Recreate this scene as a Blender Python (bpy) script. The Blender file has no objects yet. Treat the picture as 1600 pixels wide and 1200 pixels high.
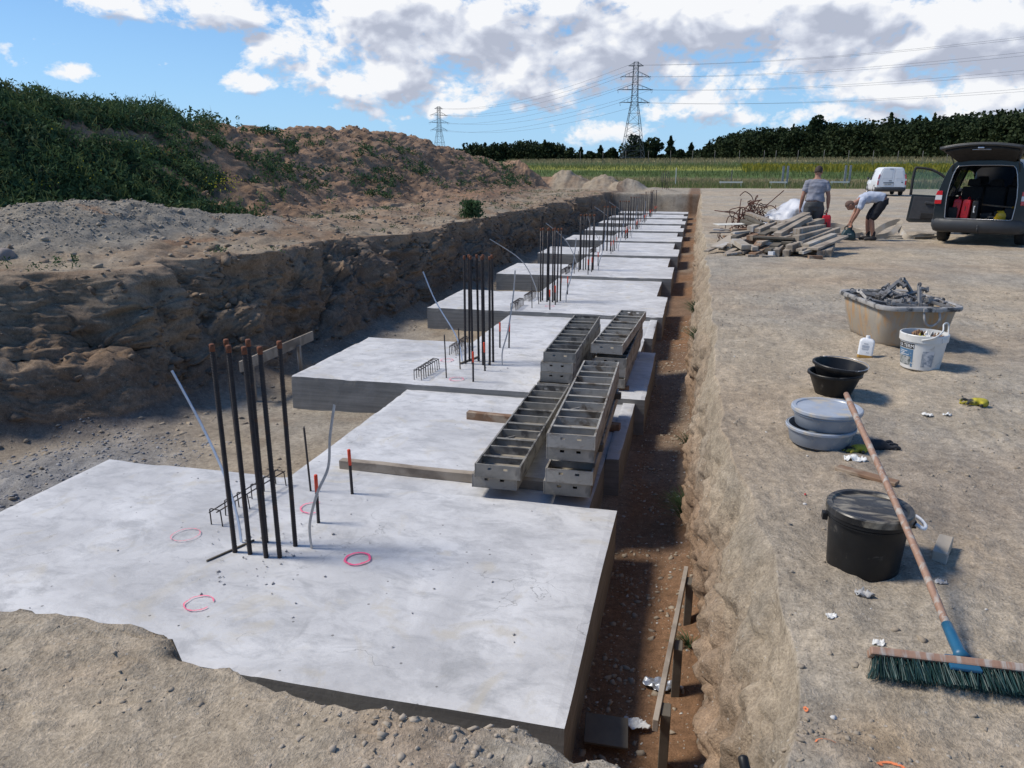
import bpy, bmesh, math, random
import numpy as np
from mathutils import Vector, Matrix, Euler
R = math.radians
scene = bpy.context.scene
COL = scene.collection
rng = np.random.default_rng(7)
random.seed(7)

# ------------------------------------------------------------------ noise
def _h(ix, iy, iz, seed):
    n = (ix.astype(np.int64)*374761393 + iy.astype(np.int64)*668265263 + iz.astype(np.int64)*1274126177 + seed*974634777) & 0xFFFFFFFF
    n = ((n ^ (n >> 13))*1274126177) & 0xFFFFFFFF
    n = ((n ^ (n >> 16))*668265263) & 0xFFFFFFFF
    return ((n ^ (n >> 15)) & 0xFFFFFF)/float(0xFFFFFF)
def vnoise(x, y, z=None, seed=0):
    x = np.asarray(x, float); y = np.asarray(y, float)
    x, y = np.broadcast_arrays(x, y)
    z = np.zeros_like(x) if z is None else np.broadcast_to(np.asarray(z, float), x.shape)
    xi = np.floor(x); yi = np.floor(y); zi = np.floor(z)
    fx = x-xi; fy = y-yi; fz = z-zi
    fx = fx*fx*(3-2*fx); fy = fy*fy*(3-2*fy); fz = fz*fz*(3-2*fz)
    r = 0
    for a in (0, 1):
        for b in (0, 1):
            for c in (0, 1):
                w = (fx if a else 1-fx)*(fy if b else 1-fy)*(fz if c else 1-fz)
                r = r + w*_h(xi+a, yi+b, zi+c, seed)
    return r*2-1
def fbm(x, y, z=None, o=3, seed=0, gain=.5):
    r = 0; a = 1; s = 1; t = 0
    for k in range(o):
        r = r + a*vnoise(np.asarray(x)*s+k*7.3, np.asarray(y)*s-k*3.1, None if z is None else np.asarray(z)*s, seed+k); t += a; a *= gain; s *= 2.03
    return r/t
def cells(x, y, z, seed=0):
    """fractured blocks: a random value per cell and the distance to the cell border"""
    xi, yi, zi = np.floor(x), np.floor(y), np.floor(z); d1 = np.full(x.shape, 9.); d2 = np.full(x.shape, 9.); val = np.zeros(x.shape)
    for a in (-1, 0, 1):
        for b in (-1, 0, 1):
            for c in (-1, 0, 1):
                X, Y, Z = xi+a, yi+b, zi+c; px = X+_h(X, Y, Z, seed); py = Y+_h(X, Y, Z, seed+1); pz = Z+_h(X, Y, Z, seed+2)
                d = (px-x)**2+(py-y)**2+(pz-z)**2; new = d < d1; d2 = np.where(new, d1, np.minimum(d2, d)); val = np.where(new, _h(X, Y, Z, seed+3), val); d1 = np.where(new, d, d1)
    return val*2-1, np.sqrt(d2)-np.sqrt(d1)
def ss(a, b, x):
    t = np.clip((np.asarray(x, float)-a)/(b-a), 0, 1); return t*t*(3-2*t)
def mix(a, b, t): return a*(1-t)+b*t

# ------------------------------------------------------------------ object helpers
def tag(o, label=None, cat=None, group=None, kind=None):
    if label: o['label'] = label
    if cat: o['category'] = cat
    if group: o['group'] = group
    if kind: o['kind'] = kind
    return o
def thing(name, label, cat, loc=(0, 0, 0), rotz=0, group=None):
    o = bpy.data.objects.new(name, None); COL.objects.link(o)
    o.location = loc; o.rotation_euler = (0, 0, rotz); o.empty_display_size = .1
    return tag(o, label, cat, group)
def np_mesh(name, V, F, mat=None, parent=None, smooth=False, loc=None):
    V = np.asarray(V, np.float32); F = np.asarray(F, np.int32)
    me = bpy.data.meshes.new(name)
    n = F.shape[1]
    me.vertices.add(len(V)); me.vertices.foreach_set('co', V.ravel())
    me.loops.add(F.size); me.loops.foreach_set('vertex_index', F.ravel())
    me.polygons.add(len(F)); me.polygons.foreach_set('loop_start', np.arange(0, F.size, n, dtype=np.int32))
    me.update(calc_edges=True); me.validate()
    if smooth: me.polygons.foreach_set('use_smooth', np.ones(len(me.polygons), bool))
    if mat: me.materials.append(mat)
    o = bpy.data.objects.new(name, me); COL.objects.link(o)
    if parent: o.parent = parent
    if loc is not None: o.location = loc
    return o
def vcol(o, name, C):
    a = o.data.color_attributes.new(name, 'FLOAT_COLOR', 'POINT')
    C4 = np.ones((len(C), 4), np.float32); C4[:, :3] = C
    a.data.foreach_set('color', C4.ravel())

class MB:
    """collects shapes, links them as one mesh object"""
    def __init__(s): s.v = []; s.f = []
    def add(s, v, f, M=None):
        b = len(s.v)
        for p in v:
            p = Vector(p)
            if M is not None: p = M @ p
            s.v.append(p)
        for q in f: s.f.append([b+i for i in q])
        return s
    def box(s, c, d, M=None, taper=None):
        x, y, z = d[0]/2, d[1]/2, d[2]/2
        t = taper or 1
        v = [(-x, -y, -z), (x, -y, -z), (x, y, -z), (-x, y, -z), (-x*t, -y*t, z), (x*t, -y*t, z), (x*t, y*t, z), (-x*t, y*t, z)]
        v = [(a+c[0], b+c[1], e+c[2]) for a, b, e in v]
        return s.add(v, [(3, 2, 1, 0), (4, 5, 6, 7), (0, 1, 5, 4), (1, 2, 6, 5), (2, 3, 7, 6), (3, 0, 4, 7)], M)
    def bar(s, a, b, w, t, up=(0, 0, 1), w2=None):
        a = Vector(a); b = Vector(b); d = (b-a); L = d.length; d.normalize()
        up = Vector(up)
        if abs(d.dot(up)) > .98: up = Vector((1, 0, 0))
        sx = d.cross(up).normalized(); uz = sx.cross(d)
        v = []
        for p, ww in ((a, w), (b, w2 or w)):
            for i, j in ((-1, -1), (1, -1), (1, 1), (-1, 1)): v.append(p+sx*i*ww/2+uz*j*t/2)
        return s.add(v, [(0, 1, 2, 3), (7, 6, 5, 4), (0, 4, 5, 1), (1, 5, 6, 2), (2, 6, 7, 3), (3, 7, 4, 0)])
    def tube(s, pts, r, n=8, cap=True, flat=1.0):
        pts = [Vector(p) for p in pts]; m = len(pts)
        rs = r if hasattr(r, '__len__') else [r]*m
        prev = None; rings = []
        for i, p in enumerate(pts):
            d = (pts[min(i+1, m-1)]-pts[max(i-1, 0)])
            if d.length < 1e-9: d = Vector((0, 0, 1))
            d.normalize()
            if prev is None:
                u = Vector((0, 0, 1)) if abs(d.z) < .9 else Vector((1, 0, 0))
            else: u = prev
            u = (u-d*u.dot(d)).normalized(); w = d.cross(u); prev = u
            b = len(s.v)
            for k in range(n):
                a = 2*math.pi*k/n
                s.v.append(p+u*math.cos(a)*rs[i]*flat+w*math.sin(a)*rs[i])
            rings.append(b)
        for i in range(m-1):
            for k in range(n):
                s.f.append([rings[i]+k, rings[i]+(k+1) % n, rings[i+1]+(k+1) % n, rings[i+1]+k])
        if cap:
            s.f.append([rings[0]+k for k in range(n-1, -1, -1)]); s.f.append([rings[-1]+k for k in range(n)])
        return s
    def lathe(s, prof, n=32, M=None, closed=False, sx=1, sy=1):
        b = len(s.v); v = []; f = []
        m = len(prof)
        for r, z in prof:
            for k in range(n):
                a = 2*math.pi*k/n; v.append((r*math.cos(a)*sx, r*math.sin(a)*sy, z))
        for i in range(m-1):
            for k in range(n): f.append((i*n+k, i*n+(k+1) % n, (i+1)*n+(k+1) % n, (i+1)*n+k))
        if prof[0][0] > 1e-6 and closed: f.append(tuple(range(n-1, -1, -1)))
        if prof[-1][0] > 1e-6 and closed: f.append(tuple((m-1)*n+k for k in range(n)))
        return s.add(v, f, M)
    def prism(s, poly, y0, y1, M=None):
        """poly: list of (x,z), extruded along y"""
        n = len(poly)
        v = [(x, y0, z) for x, z in poly]+[(x, y1, z) for x, z in poly]
        f = [tuple(range(n)), tuple(range(2*n-1, n-1, -1))]+[(i, i+n, (i+1) % n+n, (i+1) % n) for i in range(n)]
        return s.add(v, f, M)
    def build(s, name, mat=None, parent=None, smooth=False, bevel=0, seg=2, auto=None, loc=None, sub=0):
        me = bpy.data.meshes.new(name)
        me.from_pydata([tuple(p) for p in s.v], [], s.f); me.validate(); me.update()
        bm = bmesh.new(); bm.from_mesh(me)
        bmesh.ops.remove_doubles(bm, verts=bm.verts, dist=1e-6)
        bmesh.ops.recalc_face_normals(bm, faces=bm.faces)
        if bevel:
            es = [e for e in bm.edges if len(e.link_faces) == 2 and e.calc_face_angle(0) > R(30)]
            bmesh.ops.bevel(bm, geom=es, offset=bevel, segments=seg, profile=.6, affect='EDGES', clamp_overlap=True)
        bm.to_mesh(me); bm.free()
        if mat: me.materials.append(mat)
        if smooth or auto:
            for p in me.polygons: p.use_smooth = True
        if auto:
            try: me.set_sharp_from_angle(angle=R(auto))
            except Exception: pass
        o = bpy.data.objects.new(name, me); COL.objects.link(o)
        if parent: o.parent = parent
        if loc is not None: o.location = loc
        if sub:
            md = o.modifiers.new('sub', 'SUBSURF'); md.levels = sub; md.render_levels = sub
        return o
def dup(o, parent=None, loc=None, rotz=None, label=None, group=None):
    c = o.copy(); COL.objects.link(c)
    if parent is not None: c.parent = parent
    for ch in list(o.children): dup(ch, c)
    if loc is not None: c.location = loc
    if rotz is not None: c.rotation_euler = (0, 0, rotz)
    if label: c['label'] = label
    if group: c['group'] = group
    return c
def shatter(o, amp, scale, seed=1):
    """small irregularities on a finished mesh"""
    me = o.data; n = len(me.vertices); co = np.empty(n*3, np.float32); me.vertices.foreach_get('co', co); co = co.reshape(-1, 3)
    for a in range(3): co[:, a] += amp*vnoise(co[:, 0]*scale, co[:, 1]*scale, co[:, 2]*scale, seed+a)
    me.vertices.foreach_set('co', co.ravel()); me.update()

# ------------------------------------------------------------------ materials
def new_mat(name):
    m = bpy.data.materials.new(name); m.use_nodes = True
    nt = m.node_tree; b = nt.nodes['Principled BSDF']
    return m, nt, b
class NT:
    def __init__(s, nt): s.t = nt
    def n(s, typ, **k):
        x = s.t.nodes.new(typ)
        for a, v in k.items(): setattr(x, a, v)
        return x
    def l(s, a, b): s.t.links.new(a, b)
    def val(s, x, sock):
        if isinstance(x, (int, float)): sock.default_value = x
        elif isinstance(x, tuple): sock.default_value = x if len(x) != 3 or sock.type != 'RGBA' else (*x, 1)
        else: s.l(x, sock)
    def math(s, op, a, b=None, c=None, clamp=False):
        x = s.n('ShaderNodeMath', operation=op); x.use_clamp = clamp
        s.val(a, x.inputs[0])
        if b is not None: s.val(b, x.inputs[1])
        if c is not None: s.val(c, x.inputs[2])
        return x.outputs[0]
    def mixc(s, f, a, b, typ='MIX'):
        x = s.n('ShaderNodeMix', data_type='RGBA', blend_type=typ)
        s.val(f, x.inputs[0]); s.val(a, x.inputs[6]); s.val(b, x.inputs[7]); return x.outputs[2]
    def noise(s, vec, scale, detail=4, rough=.5, dist=0, out=0):
        x = s.n('ShaderNodeTexNoise'); x.inputs['Scale'].default_value = scale; x.inputs['Detail'].default_value = detail
        x.inputs['Roughness'].default_value = rough; x.inputs['Distortion'].default_value = dist
        if vec is not None: s.l(vec, x.inputs['Vector'])
        return x.outputs[out]
    def ramp(s, f, stops):
        x = s.n('ShaderNodeValToRGB'); e = x.color_ramp.elements
        while len(e) < len(stops): e.new(.5)
        for i, (p, c) in enumerate(stops):
            e[i].position = p; e[i].color = (*c, 1) if isinstance(c, tuple) else (c, c, c, 1)
        s.val(f, x.inputs[0]); return x.outputs[0]
    def maprange(s, v, a, b, c=0, d=1):
        x = s.n('ShaderNodeMapRange'); x.clamp = True
        s.val(v, x.inputs[0])
        for i, q in enumerate((a, b, c, d)): x.inputs[i+1].default_value = q
        return x.outputs[0]
    def mapping(s, vec, scale=(1, 1, 1), rot=(0, 0, 0)):
        x = s.n('ShaderNodeMapping'); x.inputs['Scale'].default_value = scale; x.inputs['Rotation'].default_value = rot
        s.l(vec, x.inputs[0]); return x.outputs[0]
    def bump(s, h, strength=.3, dist=.01, normal=None):
        x = s.n('ShaderNodeBump'); x.inputs['Strength'].default_value = strength; x.inputs['Distance'].default_value = dist
        s.l(h, x.inputs['Height'])
        if normal is not None: s.l(normal, x.inputs['Normal'])
        return x.outputs[0]
def pm(name, c1, c2=None, scale=8, rough=.7, metal=0, bump=.0, bscale=40, bd=.004, c3=None, s3=3, t3=(.5, .65), stretch=(1, 1, 1), rr=.1, spec=.5, gen=False, detail=5):
    m, nt, b = new_mat(name); N = NT(nt)
    tc = N.n('ShaderNodeTexCoord'); vec = N.mapping(tc.outputs['Generated' if gen else 'Object'], stretch)
    c2 = c2 or tuple(x*.75 for x in c1)
    f = N.maprange(N.noise(vec, scale, detail, .6), .32, .68)
    col = N.mixc(f, c1, c2)
    if c3: col = N.mixc(N.maprange(N.noise(vec, s3, 4, .6, .4), t3[0], t3[1]), col, c3)
    N.l(col, b.inputs['Base Color'])
    N.l(N.maprange(N.noise(vec, scale*1.7, 3), .3, .7, max(0, rough-rr), min(1, rough+rr)), b.inputs['Roughness'])
    b.inputs['Metallic'].default_value = metal; b.inputs['Specular IOR Level'].default_value = spec
    if bump: N.l(N.bump(N.noise(vec, bscale, 4, .6), bump, bd), b.inputs['Normal'])
    return m
M = {}
M['rebar'] = pm('rebar steel', (.028, .028, .034), (.05, .042, .04), 14, .6, .35, .4, 90, .002, c3=(.10, .05, .028), s3=9, t3=(.57, .7))
M['rebar_rust'] = pm('rusty bar end', (.22, .075, .03), (.12, .045, .025), 30, .85, 0, .5, 120, .002)
M['rust'] = pm('rusty wire', (.13, .05, .03), (.07, .03, .022), 20, .85, 0)
M['orange'] = pm('orange paint', (.75, .07, .02), (.62, .05, .02), 20, .5)
M['galv'] = pm('galvanised strip', (.5, .52, .55), (.38, .4, .43), 25, .45, .7, .2, 60, .001)
M['galv_blue'] = pm('bright galvanised strip', (.5, .62, .8), (.4, .5, .66), 25, .4, .6)
M['blackpl'] = pm('black plastic', (.010, .010, .011), (.016, .016, .016), 10, .42, 0, .15, 60, .002, c3=(.10, .09, .075), s3=14, t3=(.64, .74), spec=.3)
M['blacklid'] = pm('dusty black lid', (.014, .014, .015), (.03, .029, .028), 6, .35, 0, .1, 40, .002, c3=(.24, .21, .16), s3=7, t3=(.5, .64), stretch=(1, 3, 1))
M['greypl'] = pm('grey plastic', (.27, .3, .34), (.20, .23, .27), 6, .42, 0, .1, 50, .001, c3=(.44, .42, .37), s3=9, t3=(.56, .70))
M['lid'] = pm('dusty grey lid', (.36, .4, .46), (.28, .31, .36), 5, .4, 0, .12, 40, .001, c3=(.46, .40, .31), s3=8, t3=(.5, .66))
M['whitepl'] = pm('white plastic', (.72, .72, .70), (.6, .59, .55), 7, .4, 0, .1, 50, .001, c3=(.32, .28, .2), s3=9, t3=(.6, .74))
M['cleanwhite'] = pm('clean white plastic', (.78, .79, .8), (.7, .71, .72), 7, .35)
M['amber'] = pm('amber liquid', (.5, .3, .08), (.4, .22, .05), 7, .3)
M['wood_old'] = pm('weathered wood', (.36, .29, .215), (.24, .19, .14), 5, .85, 0, .5, 30, .003, c3=(.42, .4, .37), s3=3, stretch=(8, 8, 1))
M['wood_grey'] = pm('grey formwork board', (.40, .34, .27), (.28, .235, .185), 4, .85, 0, .4, 30, .003, c3=(.19, .155, .12), s3=2.5)
M['wood_pale'] = pm('pale board', (.44, .38, .3), (.33, .28, .215), 4, .8, 0, .35, 30, .003, c3=(.45, .43, .4), s3=3)
M['wood_brown'] = pm('brown board', (.26, .15, .085), (.17, .1, .06), 6, .8, 0, .5, 40, .003, c3=(.36, .28, .2), s3=4)
M['wood_dark'] = pm('dark damp board', (.1, .085, .065), (.15, .13, .1), 6, .85, 0, .5, 40, .003)
M['handle'] = pm('broom handle wood', (.36, .22, .15), (.27, .15, .1), 5, .6, 0, .3, 25, .002, c3=(.4, .35, .3), s3=5, t3=(.5, .6), stretch=(6, 6, 1))
M['bluepl'] = pm('blue plastic', (.02, .12, .22), (.015, .09, .17), 8, .4)
M['bristle'] = pm('green bristles', (.014, .045, .04), (.02, .06, .055), 30, .5, c3=(.1, .1, .05), s3=3, t3=(.62, .8))
M['formsteel'] = pm('cement crusted steel', (.23, .22, .195), (.35, .325, .28), 6, .7, .15, .6, 45, .003, c3=(.09, .085, .08), s3=4, t3=(.5, .62), stretch=(1, 1, 1))
M['formsteel2'] = pm('cement crusted steel pale', (.31, .295, .265), (.43, .405, .355), 7, .75, .1, .6, 50, .003, c3=(.15, .12, .09), s3=5, t3=(.52, .64))
M['formply'] = pm('formwork sheet', (.33, .29, .22), (.24, .21, .165), 7, .75, 0, .4, 30, .003, c3=(.3, .28, .25), s3=5)
M['clamp'] = pm('clamp steel', (.17, .165, .16), (.3, .29, .28), 12, .55, .4, .4, 60, .002, c3=(.1, .09, .085), s3=8)
M['red'] = pm('red plastic', (.55, .012, .02), (.42, .01, .015), 6, .4)
M['yellow'] = pm('yellow plastic', (.65, .42, .02), (.5, .32, .02), 8, .4)
M['rubber'] = pm('tyre rubber', (.02, .02, .02), (.035, .033, .03), 15, .85)
M['tyre'] = M['rubber']
M['trim'] = pm('dark bumper plastic', (.03, .033, .037), (.04, .043, .047), 6, .55, c3=(.075, .07, .062), s3=2, t3=(.55, .8))
M['interior'] = pm('interior trim', (.012, .012, .013), (.02, .02, .021), 6, .8)
M['seat'] = pm('seat fabric', (.018, .019, .022), (.028, .029, .032), 20, .9)
M['silver'] = pm('silver metal', (.55, .55, .56), (.45, .45, .46), 9, .35, .8)
M['skin'] = pm('skin', (.36, .185, .125), (.3, .145, .095), 9, .55)
M['hair'] = pm('dark hair', (.035, .022, .016), (.055, .035, .025), 40, .8, bump=.4, bscale=80)
M['hair2'] = pm('cropped hair', (.1, .06, .045), (.15, .09, .065), 40, .8)
M['shirt1'] = pm('grey striped shirt', (.3, .31, .36), (.18, .18, .21), 14, .9, 0, .5, 12, .01, stretch=(.3, .3, 2.2))
M['shirt2'] = pm('pale blue shirt', (.5, .54, .62), (.4, .44, .53), 5, .9, 0, .6, 9, .015)
M['trousers'] = pm('work trousers', (.05, .052, .055), (.085, .085, .085), 6, .9, 0, .6, 14, .01)
M['shorts'] = pm('black shorts', (.012, .012, .016), (.02, .02, .025), 9, .9, 0, .5, 14, .01)
M['shoe'] = pm('dark shoe', (.02, .02, .02), (.06, .055, .05), 20, .8)
M['tool'] = pm('dark green machine housing', (.012, .035, .04), (.02, .05, .055), 9, .5)
M['paper'] = pm('white paper', (.75, .75, .73), (.6, .6, .58), 12, .9, 0, .5, 20, .01)
M['glove_black'] = pm('black glove', (.014, .015, .018), (.03, .03, .034), 20, .8, 0, .5, 60, .004)
M['glove_yellow'] = pm('yellow glove', (.5, .42, .03), (.3, .26, .04), 25, .85, 0, .4, 60, .004, c3=(.03, .03, .03), s3=14, t3=(.5, .58))
M['wire'] = pm('overhead line', (.1, .11, .13), (.13, .14, .16), 1, .6)
M['pylon'] = pm('painted lattice steel', (.07, .085, .09), (.1, .115, .12), 1, .6, .2)
M['postgrey'] = pm('grey post', (.3, .31, .32), (.2, .21, .22), 3, .8)
M['postdark'] = pm('thin fence post', (.22, .21, .19), (.15, .14, .12), 3, .8)
M['stake_white'] = pm('white stake', (.7, .68, .6), (.6, .58, .5), 3, .7)
M['foil'] = pm('white sheeting', (.62, .63, .66), (.5, .51, .54), 5, .5, 0, .6, 9, .02, c3=(.2, .18, .16), s3=2.4, t3=(.5, .62))
M['rock'] = pm('rock', (.3, .25, .22), (.22, .19, .17), 6, .85, 0, .6, 20, .01)
M['pink'] = None
# ------------------------------------------------------------------ terrain
def hb(x, y):
    """undisturbed level of the site and of the meadow rising behind it"""
    y = np.asarray(y, float); x = np.asarray(x, float)
    z = .0022*np.maximum(0, y-5)
    rise = ss(74, 150, y)*(3.45+.25*ss(-60, 60, x))
    z = z + rise + .004*np.maximum(0, y-150)*ss(150, 260, y)
    return z
XLB = ([-5, 3, 5, 6.4, 7.2, 9, 11.3, 16.5, 30, 57, 70], [-8.6, -8.3, -8.0, -7.5, -6.7, -6.4, -6.2, -6.0, -5.95, -5.75, -5.7])
XLW = ([-5, 5, 8, 11, 16, 30, 57], [1.7, 1.6, 1.35, 1.0, .75, .6, .5])
ZLT = ([-5, 6, 10, 17, 30, 57, 70], [.38, .36, .3, .16, .14, .12, .12])
FE_X = [-40, -6, -4, -3, -2.36, -1.92, -1.7, -1.55, -1.21, -.9, -.75, -.61, -.45, -.25, -.05, .05, .3, .6]
FE_Y = [1.8, 1.8, 1.84, 1.86, 1.86, 1.90, 1.93, 1.79, 1.77, 1.70, 1.69, 1.75, 1.76, 1.72, 1.68, 1.66, 1.6, 1.5]
HEAPS = [(-11.0, 66, 2.6, 1.25), (-7.6, 65, 2.0, .95), (-14.0, 62, 2.0, 1.0), (-5.4, 63.5, 1.7, .95), (-3.4, 63.5, 1.9, .35)]
def heaps(x, y):
    h = 0
    for cx_, cy_, r_, a_ in HEAPS: h = np.maximum(h, a_*np.clip(1.15-np.sqrt(((x-cx_)/r_)**2+((y-cy_)/r_/1.2)**2), 0, 1)**.8)
    return h*(1+.45*fbm(np.asarray(x)*1.3, np.asarray(y)*1.1, None, 3, 120))
def left_land(x, y):
    """height left of the pit: bank, gravel heap, spoil ridge"""
    xt = np.interp(y, *XLB)-np.interp(y, *XLW); zt = np.interp(y, *ZLT)
    d = xt-x
    z = zt + .10*ss(0, 1.2, d)+.12*fbm(x*.5, y*.35, None, 3, 41)*ss(0, 1, d)
    # gravel heap
    gh = .72*np.exp(-(((x+10.5)/1.45)**2+((y-11.2)/2.6)**2)**1.2) + .22*np.exp(-(((x+9.3)/1.1)**2+((y-14.3)/2.2)**2))
    # loose soil ridge along the rim
    lr = .35*np.exp(-((x+9.2+.06*(y-20))/1.0)**2)*ss(13, 18, y)*(1-ss(40, 56, y))*(.7+.5*vnoise(x*.2, y*.25, None, 5))
    # main spoil ridge
    end = 1-ss(47, 76, y+4*vnoise(y*.1, 0*y, None, 9))
    crest_h = 3.05+.22*vnoise(0*y+3, y*.22, None, 12)+.12*vnoise(0*y, y*.7, None, 13)+.28*np.exp(-((y-14.3)/1.6)**2)
    xc = -16.6+.5*vnoise(0*y, y*.15, None, 14)
    base = -11.2+.6*vnoise(0*y+9, y*.2, None, 15)-1.2*ss(20, 12, y)
    t = np.clip((base-x)/(base-xc), 0, 3)
    prof = np.where(t < 1, t**1.05-.10*np.sin(np.pi*np.clip(t, 0, 1)*2)*.5, 1-.0*t)
    prof = np.where(t < .93, prof, np.where(t < 1.15, mix(prof, 1-.25*(t-1)**2*8, ss(.93, 1.02, t)), 1-(t-1.15)*.62-.045))
    prof = np.maximum(prof, 0)
    mnd = crest_h*prof*end
    z = z+gh+lr+np.where(t > 0, mnd, 0)
    z = z*(1-ss(80, 100, y)) + hb(x, y) + heaps(x, y)
    z = mix(hb(x, y), z, ss(-34, -28, x))
    return z, np.where(t > 0, prof*end, 0), gh/.5, lr/.35
def right_z(x, y):
    """finished ground level on the right bank and the near bank"""
    x = np.asarray(x, float); y = np.asarray(y, float)
    z = hb(x, y)
    near = 1-ss(60, 76, y)
    z = z + heaps(x, y)
    z = z + near*(.022*fbm(x*1.3, y*.9, None, 3, 21) + .020*fbm(x*4.5, y*4.5, None, 3, 22) + .010*fbm(x*17, y*17, None, 3, 23, .6)*(1-ss(8, 16, y)))
    z = z + .03*ss(.35, .7, fbm(x*.9+4, y*.55, None, 4, 24))*near
    # track ruts running across the yard
    z = z - .02*near*ss(.6, .95, np.sin((y*.9+.5*x)*1.6+1.5*vnoise(x*.3, y*.3, None, 25)))*ss(4, 7, y)
    # loose clods round the near right
    k = ss(.15, .6, fbm(x*1.5+9, y*1.5, None, 2, 27))*ss(1.1, 1.6, x)*(1-ss(5.2, 6.5, y))
    z = z + k*.035*np.abs(fbm(x*9, y*9, None, 3, 28)) + .02*k
    return z

def build_ground():
    ys = [-8, -5, -3, -1.5, -.6, 0, .5, .9, 1.15, 1.3]
    y = 1.42
    while y < 57.5:
        ys.append(y); y += max(.0105, .0072*y)*(.5 if 1.6 < y < 2.1 else 1)
    ys += list(np.arange(56.7, 57.5, .06)); ys = sorted(ys)
    ys += list(np.linspace(57.9, 80, 60))+list(np.linspace(81, 150, 70))+list(np.geomspace(155, 3200, 30))
    Y = np.array(ys)
    nA, nB0, nB, nC, nD, nE, nF, nG, nH = 26, 36, 260, 110, 220, 90, 380, 90, 26
    xt = np.interp(Y, *XLB)-np.interp(Y, *XLW); xb = np.interp(Y, *XLB); zt = np.interp(Y, *ZLT)
    nr_ = 1+1.0*ss(14, 8, Y); xb = xb+.22*vnoise(Y*.8, 0*Y, None, 51)+.08*vnoise(Y*2.6, 0*Y, None, 57); xt = xt+nr_*(.34*vnoise(Y*.6, 0*Y+5, None, 52)+.16*vnoise(Y*1.7, 0*Y+5, None, 53)+.06*vnoise(Y*4.5, 0*Y+5, None, 58))
    xr = .26+.045*vnoise(Y*.9, 0*Y, None, 54)+.03*vnoise(Y*3, 0*Y, None, 55)+.15*ss(4.6, 2.6, Y)-.06*ss(2.3, 1.6, Y)+.12*ss(30, 57, Y)
    xrb = .175+.085*ss(8, 3.5, Y)+.05*vnoise(Y*1.3, 0*Y+8, None, 56)+.12*ss(30, 57, Y)
    cols_x = []; cols_z = []; kind = []
    one = np.ones_like(Y)
    for x in -np.geomspace(2600, 34, nA): cols_x.append(one*x); kind.append(0)
    for x in np.linspace(-32, -18.6, nB0): cols_x.append(one*x); kind.append(0)
    for t in np.linspace(0, 1, nB, endpoint=False): cols_x.append(mix(-18.5*one, xt, t**.92)); kind.append(0)
    for t in np.linspace(0, 1, nC, endpoint=False): cols_x.append((t, 'L')); kind.append(1)
    for t in np.linspace(0, 1, nD, endpoint=False): cols_x.append(mix(xb, xrb, t)); kind.append(2)
    for t in np.linspace(0, 1, nE, endpoint=False): cols_x.append((t, 'R')); kind.append(3)
    for t in np.linspace(0, 1, nF, endpoint=False): cols_x.append(mix(xr, 7*one, t**1.25)); kind.append(4)
    for t in np.linspace(0, 1, nG, endpoint=False): cols_x.append(one*(7+43*t**1.3)); kind.append(4)
    for x in np.geomspace(52, 2600, nH): cols_x.append(one*x); kind.append(4)
    n = len(cols_x); m = len(Y)
    X = np.zeros((m, n)); Z = np.zeros((m, n)); YY = np.repeat(Y[:, None], n, 1); K = np.array(kind)[None, :].repeat(m, 0)
    zf0 = -1.5+.0*Y
    TW = np.zeros((m, n))
    for j, c in enumerate(cols_x):
        if isinstance(c, tuple):
            t, s = c
            if s == 'L':
                X[:, j] = mix(xt, xb, t**1.25); zz = zf0
                # slumped toe
                Z[:, j] = zz+.0; TW[:, j] = t
            else:
                k = 1-t
                X[:, j] = mix(xr, xrb, ss(0, .35, k)*.75+.25*k); Z[:, j] = mix(0, -1.5, ss(-.12, 1, k)*.35+.65*k); TW[:, j] = k
        else: X[:, j] = c
    L = K == 0; F = K == 2; RR = K == 4
    zl, md, gv, lr = left_land(X, YY)
    Z = np.where(L, zl, Z)
    floor = -1.5+.025*fbm(X*1.2, YY*1.2, None, 3, 61)+.012*fbm(X*6, YY*6, None, 3, 62)
    # slush heap lower left beside first pad, spill along right trench
    floor = floor+.16*np.exp(-(((X+6.2)/.8)**2+((YY-5.3)/1.6)**2))*(1+.5*fbm(X*5, YY*5, None, 2, 63))
    edge = np.minimum(np.abs(X-xb[:, None]), 5)
    floor = floor+.22*np.exp(-edge/.28)*(1+.6*fbm(X*2, YY*2, None, 2, 64))
    er = np.abs(xrb[:, None]-X); floor = floor+.14*np.exp(-er/.16)*(1+.7*fbm(X*3, YY*3, None, 2, 65))
    Z = np.where(F, floor, Z)
    Z = np.where(RR, right_z(X, YY), Z)
    # join walls to both neighbours
    jr = np.where(K[0] == 4)[0][0]; jF1 = np.where(K[0] == 2)[0][-1]; jF0 = np.where(K[0] == 2)[0][0]
    for j in np.where(K[0] == 3)[0]:
        k = TW[:, j]; Z[:, j] = mix(Z[:, jr], Z[:, jF1], np.clip((Z[:, j])/-1.5, 0, 1))
    jl = np.where(K[0] == 0)[0][-1]
    for j in np.where(K[0] == 1)[0]:
        t = TW[:, j]; tw_ = np.clip(t+np.sin(np.pi*np.clip(t, 0, 1))*(.30*fbm(Y*.7, t*2.2, None, 3, 66)+.12*vnoise(Y*2.3, t*5, None, 69)), 0, 1); Z[:, j] = mix(Z[:, jl], Z[:, jF0], 1-(1-tw_)**1.1)
    # foreground bank and end wall
    rz = right_z(X, YY)
    fe = np.interp(X, FE_X, FE_Y)+.035*vnoise(X*5, X*0, None, 71)+.02*vnoise(X*13, X*0, None, 72)
    G = ss(-.02, .16, YY-fe)*(1-ss(0, .35, YY-57-.3*vnoise(X*.8, X*0, None, 73)))
    pit = (K == 1) | (K == 2) | (K == 3)
    lump = .07*np.exp(-(((X+2.15)/.5)**2+((YY-1.8)/.12)**2))+.05*np.exp(-(((X+.72)/.16)**2+((YY-1.72)/.12)**2))
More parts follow.
